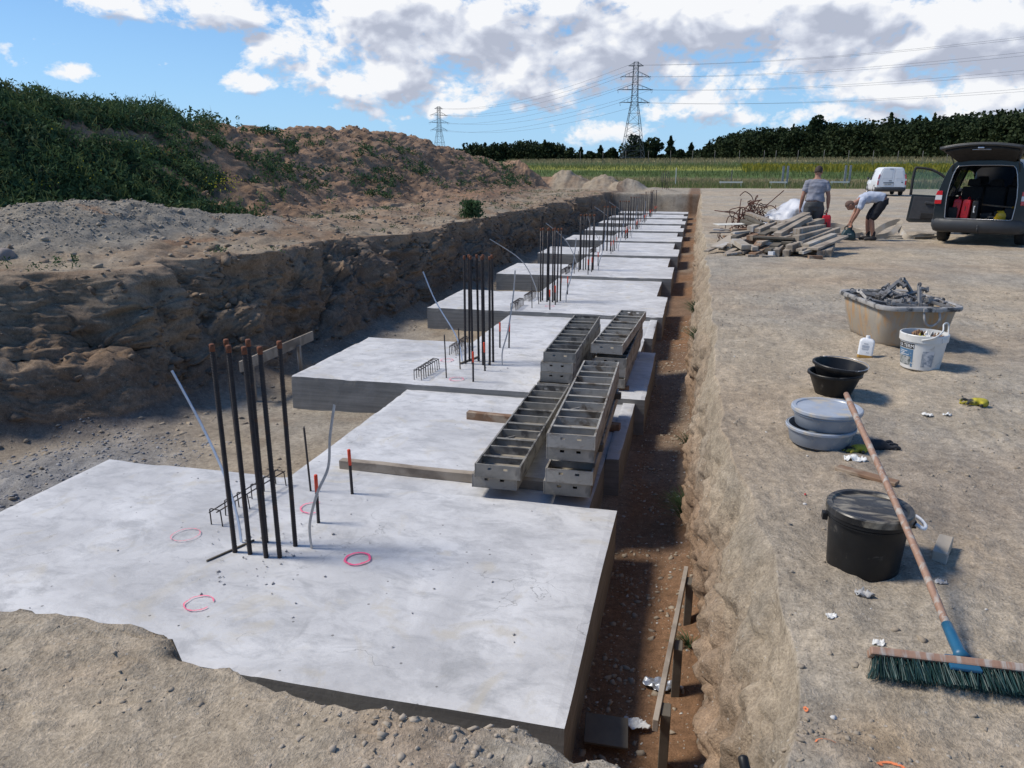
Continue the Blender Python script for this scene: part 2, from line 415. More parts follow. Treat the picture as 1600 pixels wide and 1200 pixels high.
    top = rz+lump+.035*ss(.25, 0, fe-YY)*np.abs(fbm(X*6, YY*6, None, 3, 74))
    leftw = ss(-5, -9, X)
    top = mix(top, np.maximum(top, .3), leftw*ss(1.0, 3, YY+2))
    Z = np.where(pit, mix(np.where(K == 1, np.maximum(Z, top)*0+mix(top, Z[:, [jl]], 1-TW), top), Z, G), Z)
    # displacement along the normal
    def normals(P):
        du = np.gradient(P, axis=1); dv = np.gradient(P, axis=0)
        N = np.cross(du, dv); N /= np.linalg.norm(N, axis=2, keepdims=True)+1e-9
        return N
    P = np.stack([X, YY, Z], 2); N = normals(P)
    A = np.zeros_like(X)
    far = 1-ss(58, 80, YY)
    w = pit & (K != 2)
    wl = (K == 1)
    big = fbm(X*1.1, YY*.8, Z*1.4, 3, 81); rid = 1-np.abs(fbm(X*2.1, YY*2.1, Z*2.4, 4, 82))*2
    env = np.sin(np.pi*np.clip(TW, 0, 1))**.5
    blk_ = 1-2*np.abs(fbm(X*3.4, YY*2.6, Z*3.6, 4, 93)); A = np.where(wl, G*env*(.30*big+.09*rid+.10*blk_+.06*fbm(X*8, YY*7, Z*8, 4, 83, .65)), A)
    A = np.where(K == 3, G*env*(.075*fbm(X*2, YY*1.6, Z*1.6, 3, 84)+.065*(1-2*np.abs(fbm(X*3, YY*3.2, Z*1.8, 4, 94)))+.055*(1-2*np.abs(fbm(X*7, YY*5, Z*5, 4, 85)))+.016*fbm(X*22, YY*22, Z*16, 3, 86)), A)
    rill = fbm(X*.45, YY*2.6, None, 4, 87)
    A = np.where(L, far*(md > .02)*(.26*rill*ss(0, .3, md)+.18*fbm(X*1.5, YY*1.5, Z*1.5, 4, 88)+.09*(1-2*np.abs(fbm(X*3.2, YY*2.6, Z*3, 4, 95)))*ss(0,.2,md)+.05*fbm(X*7, YY*7, None, 3, 89))
                 + far*(md <= .02)*(.09*fbm(X*2.6, YY*2.6, None, 4, 90)+.05*lr*np.abs(fbm(X*8, YY*8, None, 2, 91))+.05*np.clip(gv, 0, 1)*fbm(X*10, YY*10, None, 3, 92)), A)
    def blocks(sel, size, amp, seed, crack=.5):
        x, y, z = X[sel]/size, YY[sel]/size, Z[sel]/size; w_ = .35; x = x+w_*vnoise(x*1.7, y*1.7, z*1.7, seed+9); y = y+w_*vnoise(x*1.9, y*1.9, z*1.9, seed+10)
        v, e = cells(x, y, z, seed); return amp*(v*ss(0, .25, e)-crack*(1-ss(0, .16, e)))
    env_ = G*env
    for size, aL, aR, sd_ in ((.42, .065, .030, 301), (.17, .045, .026, 311), (.07, .024, .014, 321)):
        s1 = wl & (YY < 45) & (YY > 3); A[s1] += blocks(s1, size, aL, sd_)*env_[s1]
        s2 = (K == 3) & (YY < 30); A[s2] += blocks(s2, size, aR, sd_+1)*env_[s2]
        if size > .1:
            s3 = L & (X > -19) & (YY > 6) & (YY < 55); A[s3] += blocks(s3, size*1.3, aL*.55, sd_+2)*np.where(md[s3] > .02, 1.0, .6*(gv[s3] < .25))*ss(.02, .3, np.abs(xt[:, None]-X)[s3])
        s4 = pit & (G < .6) & (YY > 1.2) & (YY < 2.2); A[s4] += blocks(s4, size*.6, aL*.22, sd_+3)*ss(.0, .2, (1-G[s4]))*ss(-.5, .3, fbm(X[s4]*1.5, YY[s4]*2, None, 2, 330))
    P = P+N*A[:, :, None]
    # ---------------- colours (what the soil is, not how it is lit)
    x, y_, z = P[..., 0], P[..., 1], P[..., 2]
    dry = np.array([.455, .375, .275]); grey = np.array([.385, .34, .275]); brown = np.array([.27, .185, .12]); dark = np.array([.135, .1, .074])
    red = np.array([.27, .155, .088]); gravel = np.array([.28, .25, .205]); sand = np.array([.37, .27, .19])
    n1 = ss(-.45, .5, fbm(x*.7, y_*.7, z*.7, 4, 101))[..., None]; n2 = ss(-.1, .55, fbm(x*.35+5, y_*.5, z, 4, 102))[..., None]
    n3 = ss(.1, .5, fbm(x*2.5, y_*2.5, z*2.5, 3, 103))[..., None]
    C = mix(dry, grey, n1); C = mix(C, brown*1.15, .35*n2)
    blk = ss(.42, .6, fbm(x*.9+30, y_*1.6, None, 4, 104))*ss(7.5, 9, y_)*(1-ss(15, 17, y_))*ss(3.2, 1.2, x)
    C = mix(C, np.array([.14, .13, .125]), .75*blk[..., None]*(K == 4)[..., None])
    yl = np.exp(-(((x-.62)/.14)**2+((y_-1.95)/.14)**2))[..., None]*.5
    C = mix(C, np.array([.36, .24, .12]), yl*(RR[..., None]))
    frg = ss(2.2, 1.5, y_)*ss(-.2, .5, fbm(x*1.7+3, y_*3, None, 3, 105)); C = mix(C, brown*1.05, .6*frg[..., None])
    fl = mix(grey*.92, dry*.85, n1); fl = mix(fl, brown*.8, .35*n3)
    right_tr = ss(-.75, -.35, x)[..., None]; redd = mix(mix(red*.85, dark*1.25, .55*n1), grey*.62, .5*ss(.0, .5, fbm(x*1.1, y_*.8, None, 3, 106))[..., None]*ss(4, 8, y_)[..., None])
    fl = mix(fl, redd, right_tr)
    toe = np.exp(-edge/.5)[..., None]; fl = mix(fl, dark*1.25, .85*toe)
    sl = np.exp(-(((x+6.1)/1.0)**2+((y_-5.2)/2.0)**2)**2)[..., None]; fl = mix(fl, np.array([.27, .265, .26]), .85*sl)
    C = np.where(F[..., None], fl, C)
    t = TW[..., None]
    lay = ss(-.25, .3, fbm(x*.5, y_*.4, z*4.2, 4, 107))[..., None]
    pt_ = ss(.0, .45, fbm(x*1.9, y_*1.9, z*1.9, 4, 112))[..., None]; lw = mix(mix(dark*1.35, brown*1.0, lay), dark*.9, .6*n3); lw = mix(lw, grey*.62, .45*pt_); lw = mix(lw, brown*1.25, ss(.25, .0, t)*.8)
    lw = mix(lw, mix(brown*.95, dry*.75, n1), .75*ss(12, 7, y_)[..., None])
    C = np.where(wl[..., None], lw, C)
    rw = mix(dry*.80, brown*1.2, ss(.05, .6, t)); rw = mix(rw, grey*.8, .4*n3); rw = mix(rw, red*.85, .5*ss(.55, 1, t)*n1); rw = mix(rw, brown*.9, .3*lay)
    C = np.where((K == 3)[..., None], rw, C)
    mo = mix(np.array([.37, .235, .15]), np.array([.25, .16, .10]), n1); mo = mix(mo, np.array([.34, .25, .175]), .6*n3)
    bank = mix(dry*.76, brown*1.0, n1); bank = mix(bank, np.array([.32, .28, .23]), .4*n3)
    gvm = ss(.1, .35, gv+.25*fbm(x*1.5, y_*1.5, None, 3, 108))[..., None]
    lc = mix(bank, gravel, gvm); lc = mix(lc, np.array([.29, .18, .115]), np.clip(lr*1.4, 0, 1)[..., None]); lc = mix(lc, mo, ss(.0, .06, md)[..., None])
    rdp = ss(.45, .6, fbm(x*1.2+2, y_*1.2, None, 3, 109))*(md < .02)*ss(20, 12, y_); lc = mix(lc, red, .7*rdp[..., None])
    C = np.where(L[..., None], lc, C)
    gp = 1-G[..., None]; near = (pit & (y_ < 3))[..., None]
    C = np.where(near, mix(C, mix(mix(dry, grey, n1)*.98, brown*1.1, .55*frg[..., None]), gp), C)
    # meadow
    bd = y_+.10*x+2.0*fbm(x*.06, y_*.1, None, 3, 110)
    tan = np.array([.30, .26, .13]); grn = np.array([.14, .18, .055]); dgr = np.array([.08, .12, .035]); ygr = np.array([.30, .30, .06])
    mc = tan*.8+0*x[..., None]
    for a, b, c_ in ((76, 84, grn*1.1), (88, 96, tan), (98, 106, dgr*1.3), (112, 118, ygr), (122, 128, dgr), (134, 142, tan*1.05)):
        mc = mix(mc, c_, ss(a-3, a+1, bd)[..., None])
    mc = mix(mc, mc*.6, n1)
    me_ = ss(76, 78, y_+.8*fbm(x*.3, 0*x, None, 3, 111))[..., None]
    C = mix(C, mc, me_)
    C = np.clip(C, .01, .9)
    # fine / coarse bump masks: R rocky, G damp, B meadow
    idx = np.arange(m*n).reshape(m, n)
    q = np.stack([idx[:-1, :-1], idx[:-1, 1:], idx[1:, 1:], idx[1:, :-1]], -1)
    mask = ((md > .03) & (Y[:, None] < 78) & (X > -33) & L)[:-1, :-1]
    Pf = P.reshape(-1, 3); Cf = C.reshape(-1, 3)
    def sub(name, sel):
        f = q[sel]; u, inv = np.unique(f, return_inverse=True)
        o = np_mesh(name, Pf[u], inv.reshape(f.shape), M['soil'], smooth=True); vcol(o, 'tint', Cf[u]); return o
    g = sub('ground', ~mask); tag(g, kind='structure')
    e = sub('earth_mound', mask); tag(e, kind='structure')
    return P, N, K, G, Y, md, gv, C

def soil_material():
    m, nt, b = new_mat('soil'); N = NT(nt)
    tc = N.n('ShaderNodeTexCoord').outputs['Object']
    at = N.n('ShaderNodeVertexColor'); at.layer_name = 'tint'
    n1 = N.noise(tc, 2.3, 6, .65); n2 = N.noise(tc, 18, 6, .7); n3 = N.noise(tc, 95, 4, .7)
    vr = N.n('ShaderNodeTexVoronoi'); vr.inputs['Scale'].default_value = 55; N.l(tc, vr.inputs['Vector'])
    f1 = N.maprange(n1, .3, .7, .76, 1.18); f2 = N.maprange(n2, .28, .72, .64, 1.3); f3 = N.maprange(n3, .3, .7, .66, 1.3)
    f = N.math('MULTIPLY', N.math('MULTIPLY', f1, f2), f3)
    col = N.mixc(1.0, at.outputs[0], f, 'MULTIPLY')
    # grains of pale grit
    cellc = N.n('ShaderNodeSeparateColor'); N.l(vr.outputs['Color'], cellc.inputs[0])
    grit = N.math('MULTIPLY', N.math('GREATER_THAN', cellc.outputs[0], .93), N.math('LESS_THAN', vr.outputs['Distance'], .28))
    gritd = N.math('MULTIPLY', N.math('LESS_THAN', cellc.outputs[0], .05), N.math('LESS_THAN', vr.outputs['Distance'], .3))
    col = N.mixc(N.math('MULTIPLY', grit, .55), col, (.5, .46, .4))
    col = N.mixc(N.math('MULTIPLY', gritd, .45), col, (.09, .075, .06))
    N.l(col, b.inputs['Base Color']); b.inputs['Roughness'].default_value = .95; b.inputs['Specular IOR Level'].default_value = .15
    h = N.math('ADD', N.math('MULTIPLY', n2, .9), N.math('MULTIPLY', n3, .35))
    h = N.math('ADD', h, N.math('MULTIPLY', grit, .12))
    N.l(N.bump(h, .9, .022), b.inputs['Normal'])
    return m
M['soil'] = soil_material()
P, PN, PK, PG, PY, PMD, PGV, PC = build_ground()
def gz(x, y): return float(right_z(np.array([x]), np.array([y]))[0])
# ------------------------------------------------------------------ concrete foundation
def concrete_material():
    m, nt, b = new_mat('cast concrete'); N = NT(nt)
    tc = N.n('ShaderNodeTexCoord').outputs['Object']; oi = N.n('ShaderNodeObjectInfo')
    add = N.n('ShaderNodeVectorMath', operation='ADD'); N.l(tc, add.inputs[0])
    cmb = N.n('ShaderNodeCombineXYZ'); N.l(N.math('MULTIPLY', oi.outputs['Random'], 37.), cmb.inputs[0]); N.l(cmb.outputs[0], add.inputs[1]); v = add.outputs[0]
    big = N.noise(v, .9, 7, .66, .5); mid = N.noise(v, 3.2, 7, .66, .6); fine = N.noise(v, 26, 6, .7); str_ = N.noise(N.mapping(v, (1.5, 2.6, 1)), 2.6, 8, .72, .5)
    sw = N.noise(N.mapping(v, (6, 60, 1), (0, 0, .15)), 2, 4, .7)
    top = N.mixc(N.maprange(big, .38, .62), (.47, .47, .475), (.66, .66, .66))
    top = N.mixc(N.math('MULTIPLY', N.maprange(str_, .47, .66), .7), top, (.35, .355, .365))
    top = N.mixc(N.math('MULTIPLY', N.maprange(mid, .55, .75), .4), top, (.74, .74, .745))
    top = N.mixc(N.math('MULTIPLY', N.maprange(N.noise(v, 1.7, 8, .68, .8), .58, .70), .6), top, (.29, .295, .30))
    top = N.mixc(N.math('MULTIPLY', N.maprange(N.noise(v, 1.3, 5, .6, 2.5), .56, .68), .45), top, (.5, .45, .35))
    top = N.mixc(N.math('MULTIPLY', N.maprange(sw, .4, .7), .10), top, (.42, .42, .43))
    vo = N.n('ShaderNodeTexVoronoi'); vo.inputs['Scale'].default_value = 14; N.l(v, vo.inputs[0])
    sc = N.n('ShaderNodeSeparateColor'); N.l(vo.outputs['Color'], sc.inputs[0])
    spk = N.math('MULTIPLY', N.math('GREATER_THAN', sc.outputs[1], .9), N.math('LESS_THAN', vo.outputs['Distance'], .12))
    top = N.mixc(N.math('MULTIPLY', spk, .7), top, (.12, .115, .11))
    dv = N.n('ShaderNodeVectorMath', operation='ADD'); N.l(v, dv.inputs[0]); nz = N.n('ShaderNodeTexNoise'); nz.inputs['Scale'].default_value = 2.2; nz.inputs['Detail'].default_value = 6; N.l(v, nz.inputs['Vector'])
    sc_ = N.n('ShaderNodeVectorMath', operation='SCALE'); N.l(nz.outputs['Color'], sc_.inputs[0]); sc_.inputs['Scale'].default_value = .9; N.l(sc_.outputs[0], dv.inputs[1])
    vc = N.n('ShaderNodeTexVoronoi', feature='DISTANCE_TO_EDGE'); vc.inputs['Scale'].default_value = .8; N.l(dv.outputs[0], vc.inputs['Vector'])
    crk = N.math('MULTIPLY', N.math('LESS_THAN', vc.outputs['Distance'], .0022), N.maprange(N.noise(v, 1.1, 3), .5, .6, 0, .55)); top = N.mixc(crk, top, (.2, .2, .2))
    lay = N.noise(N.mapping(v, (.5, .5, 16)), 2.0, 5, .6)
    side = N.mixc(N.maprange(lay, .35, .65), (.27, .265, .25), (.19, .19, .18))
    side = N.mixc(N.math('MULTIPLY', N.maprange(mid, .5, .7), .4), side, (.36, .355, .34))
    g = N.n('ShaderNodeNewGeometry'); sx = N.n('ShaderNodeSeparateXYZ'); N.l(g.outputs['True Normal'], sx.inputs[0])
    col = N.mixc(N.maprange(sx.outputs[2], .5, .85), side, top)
    N.l(col, b.inputs['Base Color']); b.inputs['Roughness'].default_value = .85; b.inputs['Specular IOR Level'].default_value = .25
    h = N.math('ADD', N.math('MULTIPLY', fine, .5), N.math('ADD', N.math('MULTIPLY', mid, .8), N.math('MULTIPLY', sw, .35)))
    N.l(N.bump(h, .6, .008), b.inputs['Normal']); return m
M['conc'] = concrete_material()
def spray(name, col, holes=(.42, .6)):
    m, nt, b = new_mat(name); N = NT(nt); tc = N.n('ShaderNodeTexCoord').outputs['Object']
    b.inputs['Base Color'].default_value = (*col, 1); b.inputs['Roughness'].default_value = .9
    n = N.noise(tc, 45, 5, .75); at = N.n('ShaderNodeVertexColor'); at.layer_name = 'cover'
    s = N.n('ShaderNodeSeparateColor'); N.l(at.outputs[0], s.inputs[0])
    N.l(N.maprange(N.math('ADD', n, N.math('MULTIPLY', N.math('SUBTRACT', s.outputs[0], .5), .55)), *holes, 0, .9), b.inputs['Alpha']); return m
M['pink'] = spray('pink spray paint', (1, .10, .25), (.3, .5)); M['pink_faint'] = spray('faded pink spray paint', (.95, .16, .28), (.42, .66)); M['pink_ghost'] = spray('faint pink spray', (.9, .25, .33), (.48, .8))
M['orange_spray'] = spray('orange spray paint', (.9, .25, .09), (.4, .6))
def ring(cx, cy, z, r, wd, mat, parent=None, start=0, arc=2*math.pi, sx=1, name='paint_ring', zf=None, seed=1):
    V = []; F = []; Cc = []; n = 56; prof = (-1, -.5, 0, .5, 1)
    for i in range(n+1):
        a = start+arc*i/n; rr = r*(1+.05*float(vnoise([i*.23], [seed*3.1])[0]))
        for k in prof:
            q = rr+wd*k/2; x = cx+q*math.cos(a)*sx; y = cy+q*math.sin(a); V.append((x, y, z if zf is None else zf(x, y)+.004)); Cc.append([1-abs(k)]*3)
    w_ = len(prof)
    for i in range(n):
        for k in range(w_-1): F.append((i*w_+k, (i+1)*w_+k, (i+1)*w_+k+1, i*w_+k+1))
    o = np_mesh(name, V, F, mat, parent); vcol(o, 'cover', np.array(Cc)); return o
ORD = ['first', 'second', 'third', 'fourth', 'fifth', 'sixth', 'seventh', 'eighth', 'ninth', 'tenth']
ZS, ZF, ZT = -1.05, -1.5, -1.125
def slab(name, x0, x1, y0, y1, zt, zb, seed, res):
    """block with a slightly uneven trowelled top, chipped arrises"""
    nx = max(6, int((x1-x0)/res)); ny = max(5, int((y1-y0)/res)); nz = 6
    bm = bmesh.new()
    def lat(ax, n, a, b): return [a+(b-a)*i/n for i in range(n+1)]
    xs, ys_, zs = lat(0, nx, x0, x1), lat(1, ny, y0, y1), lat(2, nz, zb, zt)
    V = {}; 
    def vv(i, j, k):
        if (i, j, k) not in V: V[(i, j, k)] = bm.verts.new((xs[i], ys_[j], zs[k]))
        return V[(i, j, k)]
    for i in range(nx):
        for j in range(ny): bm.faces.new((vv(i, j, nz), vv(i+1, j, nz), vv(i+1, j+1, nz), vv(i, j+1, nz)))
    for i in range(nx):
        for k in range(nz):
            bm.faces.new((vv(i, 0, k), vv(i+1, 0, k), vv(i+1, 0, k+1), vv(i, 0, k+1)))
            bm.faces.new((vv(i+1, ny, k), vv(i, ny, k), vv(i, ny, k+1), vv(i+1, ny, k+1)))
    for j in range(ny):
        for k in range(nz):
            bm.faces.new((vv(0, j+1, k), vv(0, j, k), vv(0, j, k+1), vv(0, j+1, k+1)))
            bm.faces.new((vv(nx, j, k), vv(nx, j+1, k), vv(nx, j+1, k+1), vv(nx, j, k+1)))
    me = bpy.data.meshes.new(name); bm.verts.index_update(); bm.to_mesh(me); bm.free()
    n = len(me.vertices); co = np.empty(n*3, np.float32); me.vertices.foreach_get('co', co); co = co.reshape(-1, 3)
    x, y, z = co.T.astype(float)
    tp = ss(zt-.05, zt, z)
    co[:, 2] += tp*(.005*fbm(x*1.2, y*1.2, None, 3, seed)+.002*fbm(x*6, y*9, None, 2, seed+3))
    ex = np.minimum(x-x0, x1-x); ey = np.minimum(y-y0, y1-y); e = np.minimum(ex, ey)
    chip = ss(.1, .5, fbm(x*4, y*4, z*4, 3, seed+5))
    co[:, 2] -= tp*(1-ss(0, .03, e))*(.006+.012*chip)
    sgx = np.where(x-x0 < x1-x, 1, -1)*(ex < 1e-4); sgy = np.where(y-y0 < y1-y, 1, -1)*(ey < 1e-4)
    wob = .012*fbm(x*1.1, y*1.1, z*2, 3, seed+8)
    co[:, 0] += sgx*(wob+tp*.006*chip); co[:, 1] += sgy*(wob+tp*.006*chip)
    me.vertices.foreach_set('co', co.ravel()); me.update(); me.materials.append(M['conc'])
    o = bpy.data.objects.new(name, me); COL.objects.link(o)
    return o
PADY = [3.0, 8.62, 14.05, 19.5, 25.0, 30.5, 36.0, 41.5, 47.0, 52.5]; PD = [2.5]*10
PADX = (-5.13, -.46)
pads = []
for k, y0 in enumerate(PADY):
    x0 = PADX[0] + (-.12 if k == 0 else .02*math.sin(k*2.1)); x1 = PADX[1]+.02*math.sin(k*1.7)
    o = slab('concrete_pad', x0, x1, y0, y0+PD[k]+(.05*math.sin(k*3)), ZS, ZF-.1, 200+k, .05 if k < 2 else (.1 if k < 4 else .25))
    lab = {0: 'large pale concrete foundation pad closest to the camera, with bright pink paint rings', 9: 'wide pale concrete foundation pad farthest away, before the end wall of the pit'}.get(k, f'wide pale concrete foundation pad, {ORD[k]} in the row counted from the camera')
    tag(o, lab, 'concrete pad', 'wide concrete foundation pads in the pit'); pads.append(o)
for k in range(9):
    y0 = PADY[k]+PD[k]+.055; y1 = PADY[k+1]-.004
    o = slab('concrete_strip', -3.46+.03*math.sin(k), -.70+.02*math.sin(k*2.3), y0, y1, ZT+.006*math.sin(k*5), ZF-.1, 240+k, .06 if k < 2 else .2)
    tag(o, f'lower narrow concrete strip joining the {ORD[k]} and {ORD[k+1]} foundation pads from the camera', 'concrete strip', 'low concrete strips between the pads')
    if k < 2:   # stepped shoulder cast against the right end of each strip
        s_ = slab('side_ledge', -.695, -.56, y0+1.2, y1, ZT+.02, ZF-.1, 260+k, .08); s_.parent = o
for (cx, cy, r, wd, mt, st, ar, sd_) in [(-2.14, 4.28, .085, .028, 'pink', 0, 6.28, 1), (-2.87, 3.53, .085, .022, 'pink_faint', .4, 5.6, 2), (-3.54, 4.31, .10, .024, 'pink_ghost', 0, 6.28, 3), (-2.84, 4.96, .10, .03, 'pink_faint', 1.5, 3.9, 4)]:
    ring(cx, cy, ZS+.011, r, wd*.85, M[mt], pads[0], st, ar, seed=sd_)
for (cx, cy, k) in [(-3.35, 9.9, 1), (-2.9, 8.95, 1), (-2.75, 14.7, 2)]:
    ring(cx, cy, ZS+.011, .09, .05, M['pink_ghost'], pads[k], 0, 6.28)

# ------------------------------------------------------------------ reinforcing bars
def ribbed(r, L, cap=None, step=.019, n=10, z0=-.05):
    m = MB(); pts = []; rs = []; z = z0
    while z < L:
        pts += [(0, 0, z), (0, 0, z+step*.55), (0, 0, z+step*.62), (0, 0, z+step*.95)]; rs += [r*.93, r*.93, r*1.08, r*1.08]; z += step
    b = len(m.v); m.tube(pts, rs, n)
    for i in range(b, len(m.v)):            # ribs run at a slant, interrupted on two sides
        v = m.v[i]; a = math.atan2(v.y, v.x); v.z += .006*math.sin(a)*(1 if v.y > 0 else 1)
        if abs(math.sin(a*1)) < .35: v.x *= .95; v.y *= .95
    return m
def bar_thing(name, r, L, lod, tip=None, tipL=.05):
    Lm = L-tipL if tip else L
    if lod == 0: o = ribbed(r, Lm).build(name, M['rebar'], auto=40)
    else:
        o = MB().tube([(0, 0, -.05), (0, 0, Lm)], r, 8 if lod == 1 else 5).build(name, M['rebar'], smooth=True)
    if tip:
        c = MB().tube([(0, 0, Lm+.0005), (0, 0, L-.004), (0, 0, L)], [r*1.1, r*1.1, r*.9], 12 if lod < 2 else 5).build('painted_tip' if tip == 'orange' else 'rusty_tip', M[tip if tip == 'orange' else 'rebar_rust'], o, smooth=True)
    return o
protos = {}
def get_bar(kind, lod):
    if (kind, lod) not in protos:
        a = {'tall': ('tall_rebar', .0165, 1.52, 'rust', .05), 'orange': ('marked_rebar', .0125, .40, 'orange', .14), 'thin': ('thin_rebar', .0085, .56, None, 0)}[kind]
        o = bar_thing(a[0], a[1], a[2], lod, a[3], a[4]); protos[(kind, lod)] = o; return o, True
    return protos[(kind, lod)], False
def put_bar(kind, lod, x, y, z, label, cat, group, tilt=(0, 0), rz=0):
    o, first = get_bar(kind, lod)
    if not first: o = dup(o)
    o.location = (x, y, z); o.rotation_euler = (tilt[0], tilt[1], rz)
    tag(o, label, cat, group); return o
TALL = [(-3.04, 1.18, 'front row leftmost'), (-2.92, 1.18, 'front row second'), (-2.78, 1.16, 'front row third'), (-2.685, 1.18, 'front row rightmost'),
        (-2.665, 1.36, 'behind the rightmost'), (-3.03, 1.34, 'back row leftmost'), (-2.90, 1.36, 'back row second'), (-2.80, 1.37, 'back row third')]
for k, y0 in enumerate(PADY):
    lod = 0 if k < 2 else (1 if k < 4 else 2)
    z = ZS; where = f'the {ORD[k]} pad' + (' from the camera' if k < 9 else ', the farthest')
    for i, (x, dy, pos) in enumerate(TALL):
        if k == 0 and i >= 7: continue
        lab = f'tall dark rebar on {where}, {pos}'
        jx = 0 if k == 0 else .012*math.sin(k*3+i*2)
        put_bar('tall', lod, x+jx, y0+dy, z, lab, 'rebar', 'tall rebars standing on the pads', (R(.35*math.sin(i*2+k)), R(.5*math.sin(i*3+k*2))), i*.7)
    og = [(-2.68, 1.74, 'nearer'), (-2.67, 2.3, 'farther')] if k == 0 else [(-2.67, .29, 'nearest'), (-2.66, .85, 'second nearest'), (-2.80, 2.25, 'farther left'), (-2.66, 2.28, 'farther right')]
    for i, (x, dy, pos) in enumerate(og):
        put_bar('orange', lod, x+.01*math.sin(k*2+i), y0+dy, z, f'orange ended rebar on {where}, {pos} one', 'marked rebar', 'short rebars with orange painted ends', (R(1*math.sin(i+k)), R(1*math.cos(i*2+k))))
    th = [(-3.03, 2.27, 'left of the orange ended bars')] if k == 0 else [(-3.06, .39, 'nearer one'), (-3.02, .87, 'farther one')]
    for i, (x, dy, pos) in enumerate(th):
        put_bar('thin', lod, x, y0+dy, z, f'thin plain rod on {where}, {pos}', 'thin rod', 'thin plain rods standing on the pads', (R(1), R(-1)))
t0 = next(o for o in COL.objects if o.name == 'tall_rebar')
for i in range(1, 9):
    put_bar('tall', 2, -2.85+.17*(i % 5), 62.5+1.1*(i//5)+.3*(i % 3), .12+.02*i, 'dark bar standing in the cluster beyond the far end of the pit', 'rebar', 'bars standing beyond the far end of the pit')
o = [q for q in COL.objects if q.get('group') == 'bars standing beyond the far end of the pit']
for q in o: q['label'] = 'dark bar standing in the cluster beyond the far end of the pit'; q['category'] = 'rebar'

# combs of bent wire that held the mesh
def comb(n, L, h, lod=0):
    m = MB(); r = .0055
    for s in (-1, 1): m.tube([(s*.035, -L/2-.03, h*.93+s*.006), (s*.035, L/2+.03, h*.97-s*.004)], r, 6)
    for i in range(n):
        y = -L/2+L*i/(n-1); y2 = y+.01*math.sin(i*2.2)
        m.tube([(-.05, y, -.02), (-.05, y2, h*.97), (-.035, y2, h+.006), (.03, y2, h+.004), (.048, y2, h*.96), (.055, y, -.02)], r, 6)
    return m.build('wire_comb', M['rebar'], smooth=True)
c1 = comb(6, .95, .13); c1.location = (-3.38, 4.92, ZS); c1.scale = (1, .86, 1); c1.rotation_euler = (0, 0, R(-5)); tag(c1, 'rusty bent wire comb sticking up beside the tall bars of the nearest pad', 'wire comb', 'bent wire combs set in the pads')
c2 = comb(9, .62, .14); c2.location = (-3.37, 9.12, ZS); c2.rotation_euler = (0, 0, R(-3)); tag(c2, 'rusty bent wire comb near the front edge of the second pad', 'wire comb', 'bent wire combs set in the pads')
for (x, y, lab) in [(-3.36, 10.55, 'rusty bent wire comb behind the first one, at the back of the second pad'), (-3.36, 14.42, 'rusty bent wire comb near the front edge of the third pad'), (-3.33, 15.5, 'rusty bent wire comb at the back of the third pad'), (-3.3, 19.95, 'small bent wire comb near the front edge of the fourth pad'), (-3.3, 21, 'small bent wire comb at the back of the fourth pad'), (-3.3, 25.6, 'small bent wire comb on the fifth pad from the camera')]:
    dup(c2, loc=(x, y, ZS), rotz=R(-2), label=lab)

# galvanised flat strips
def strip(pts, w, t, mat, name='earthing_strip'):
    m = MB(); n = len(pts); P_ = [Vector(p) for p in pts]
    for i, p in enumerate(P_):
        d = (P_[min(i+1, n-1)]-P_[max(i-1, 0)]).normalized(); s_ = d.cross(Vector((0.35, 1, 0))).normalized(); u = s_.cross(d)
        for a, b in ((-1, -1), (1, -1), (1, 1), (-1, 1)): m.v.append(p+s_*a*w/2+u*b*t/2)
    for i in range(n-1):
        for k in range(4): m.f.append([i*4+k, i*4+(k+1) % 4, (i+1)*4+(k+1) % 4, (i+1)*4+k])
    m.f += [[0, 1, 2, 3], [4*n-1, 4*n-2, 4*n-3, 4*n-4]]
    return m.build(name, mat, auto=50)
def cr(pts, k=8):
    out = []; P_ = [Vector(p) for p in pts]
    for i in range(len(P_)-1):
        a = P_[max(i-1, 0)]; b = P_[i]; c = P_[i+1]; d = P_[min(i+2, len(P_)-1)]
        for j in range(k):
            t = j/k; out.append(.5*((2*b)+(c-a)*t+(2*a-5*b+4*c-d)*t*t+(3*b-a-3*c+d)*t**3))
    out.append(P_[-1]); return out
o = strip(cr([(-3.08, 4.32, -1.06), (-3.09, 4.32, -.85), (-3.16, 4.33, -.55), (-3.30, 4.35, -.22), (-3.42, 4.35, 0.04), (-3.50, 4.34, .22)]), .026, .004, M['galv_blue'])
tag(o, 'bluish galvanised strip leaning out left from the near cluster of tall bars', 'earthing strip')
o = strip(cr([(-2.53, 4.35, -1.06), (-2.53, 4.35, -.86), (-2.46, 4.36, -.62), (-2.37, 4.38, -.42), (-2.35, 4.40, -.2), (-2.31, 4.42, .03)]), .022, .004, M['galv'])
tag(o, 'grey galvanised strip curving up right of the near cluster of tall bars', 'earthing strip')
for k, y0 in enumerate(PADY[1:7], 1):
    o = strip(cr([(-2.50, y0+1.2, -1.06), (-2.5, y0+1.2, -.85), (-2.42, y0+1.2, -.55), (-2.36, y0+1.25, -.1), (-2.33, y0+1.25, .28)], 5), .02, .004, M['galv']); tag(o, f'thin grey strip waving up right of the tall bars of the {ORD[k]} pad', 'earthing strip', 'thin strips standing right of the tall bars')
    o = strip(cr([(-3.12, y0+1.3, -1.06), (-3.2, y0+1.3, -.7), (-3.5, y0+1.3, -.2), (-3.95+.3*math.sin(k*2), y0+1.3, .22)], 5), .02, .004, M['galv_blue' if k < 2 else 'galv']); tag(o, f'thin pale strip leaning out left of the tall bars of the {ORD[k]} pad', 'earthing strip', 'thin strips leaning left of the tall bars')
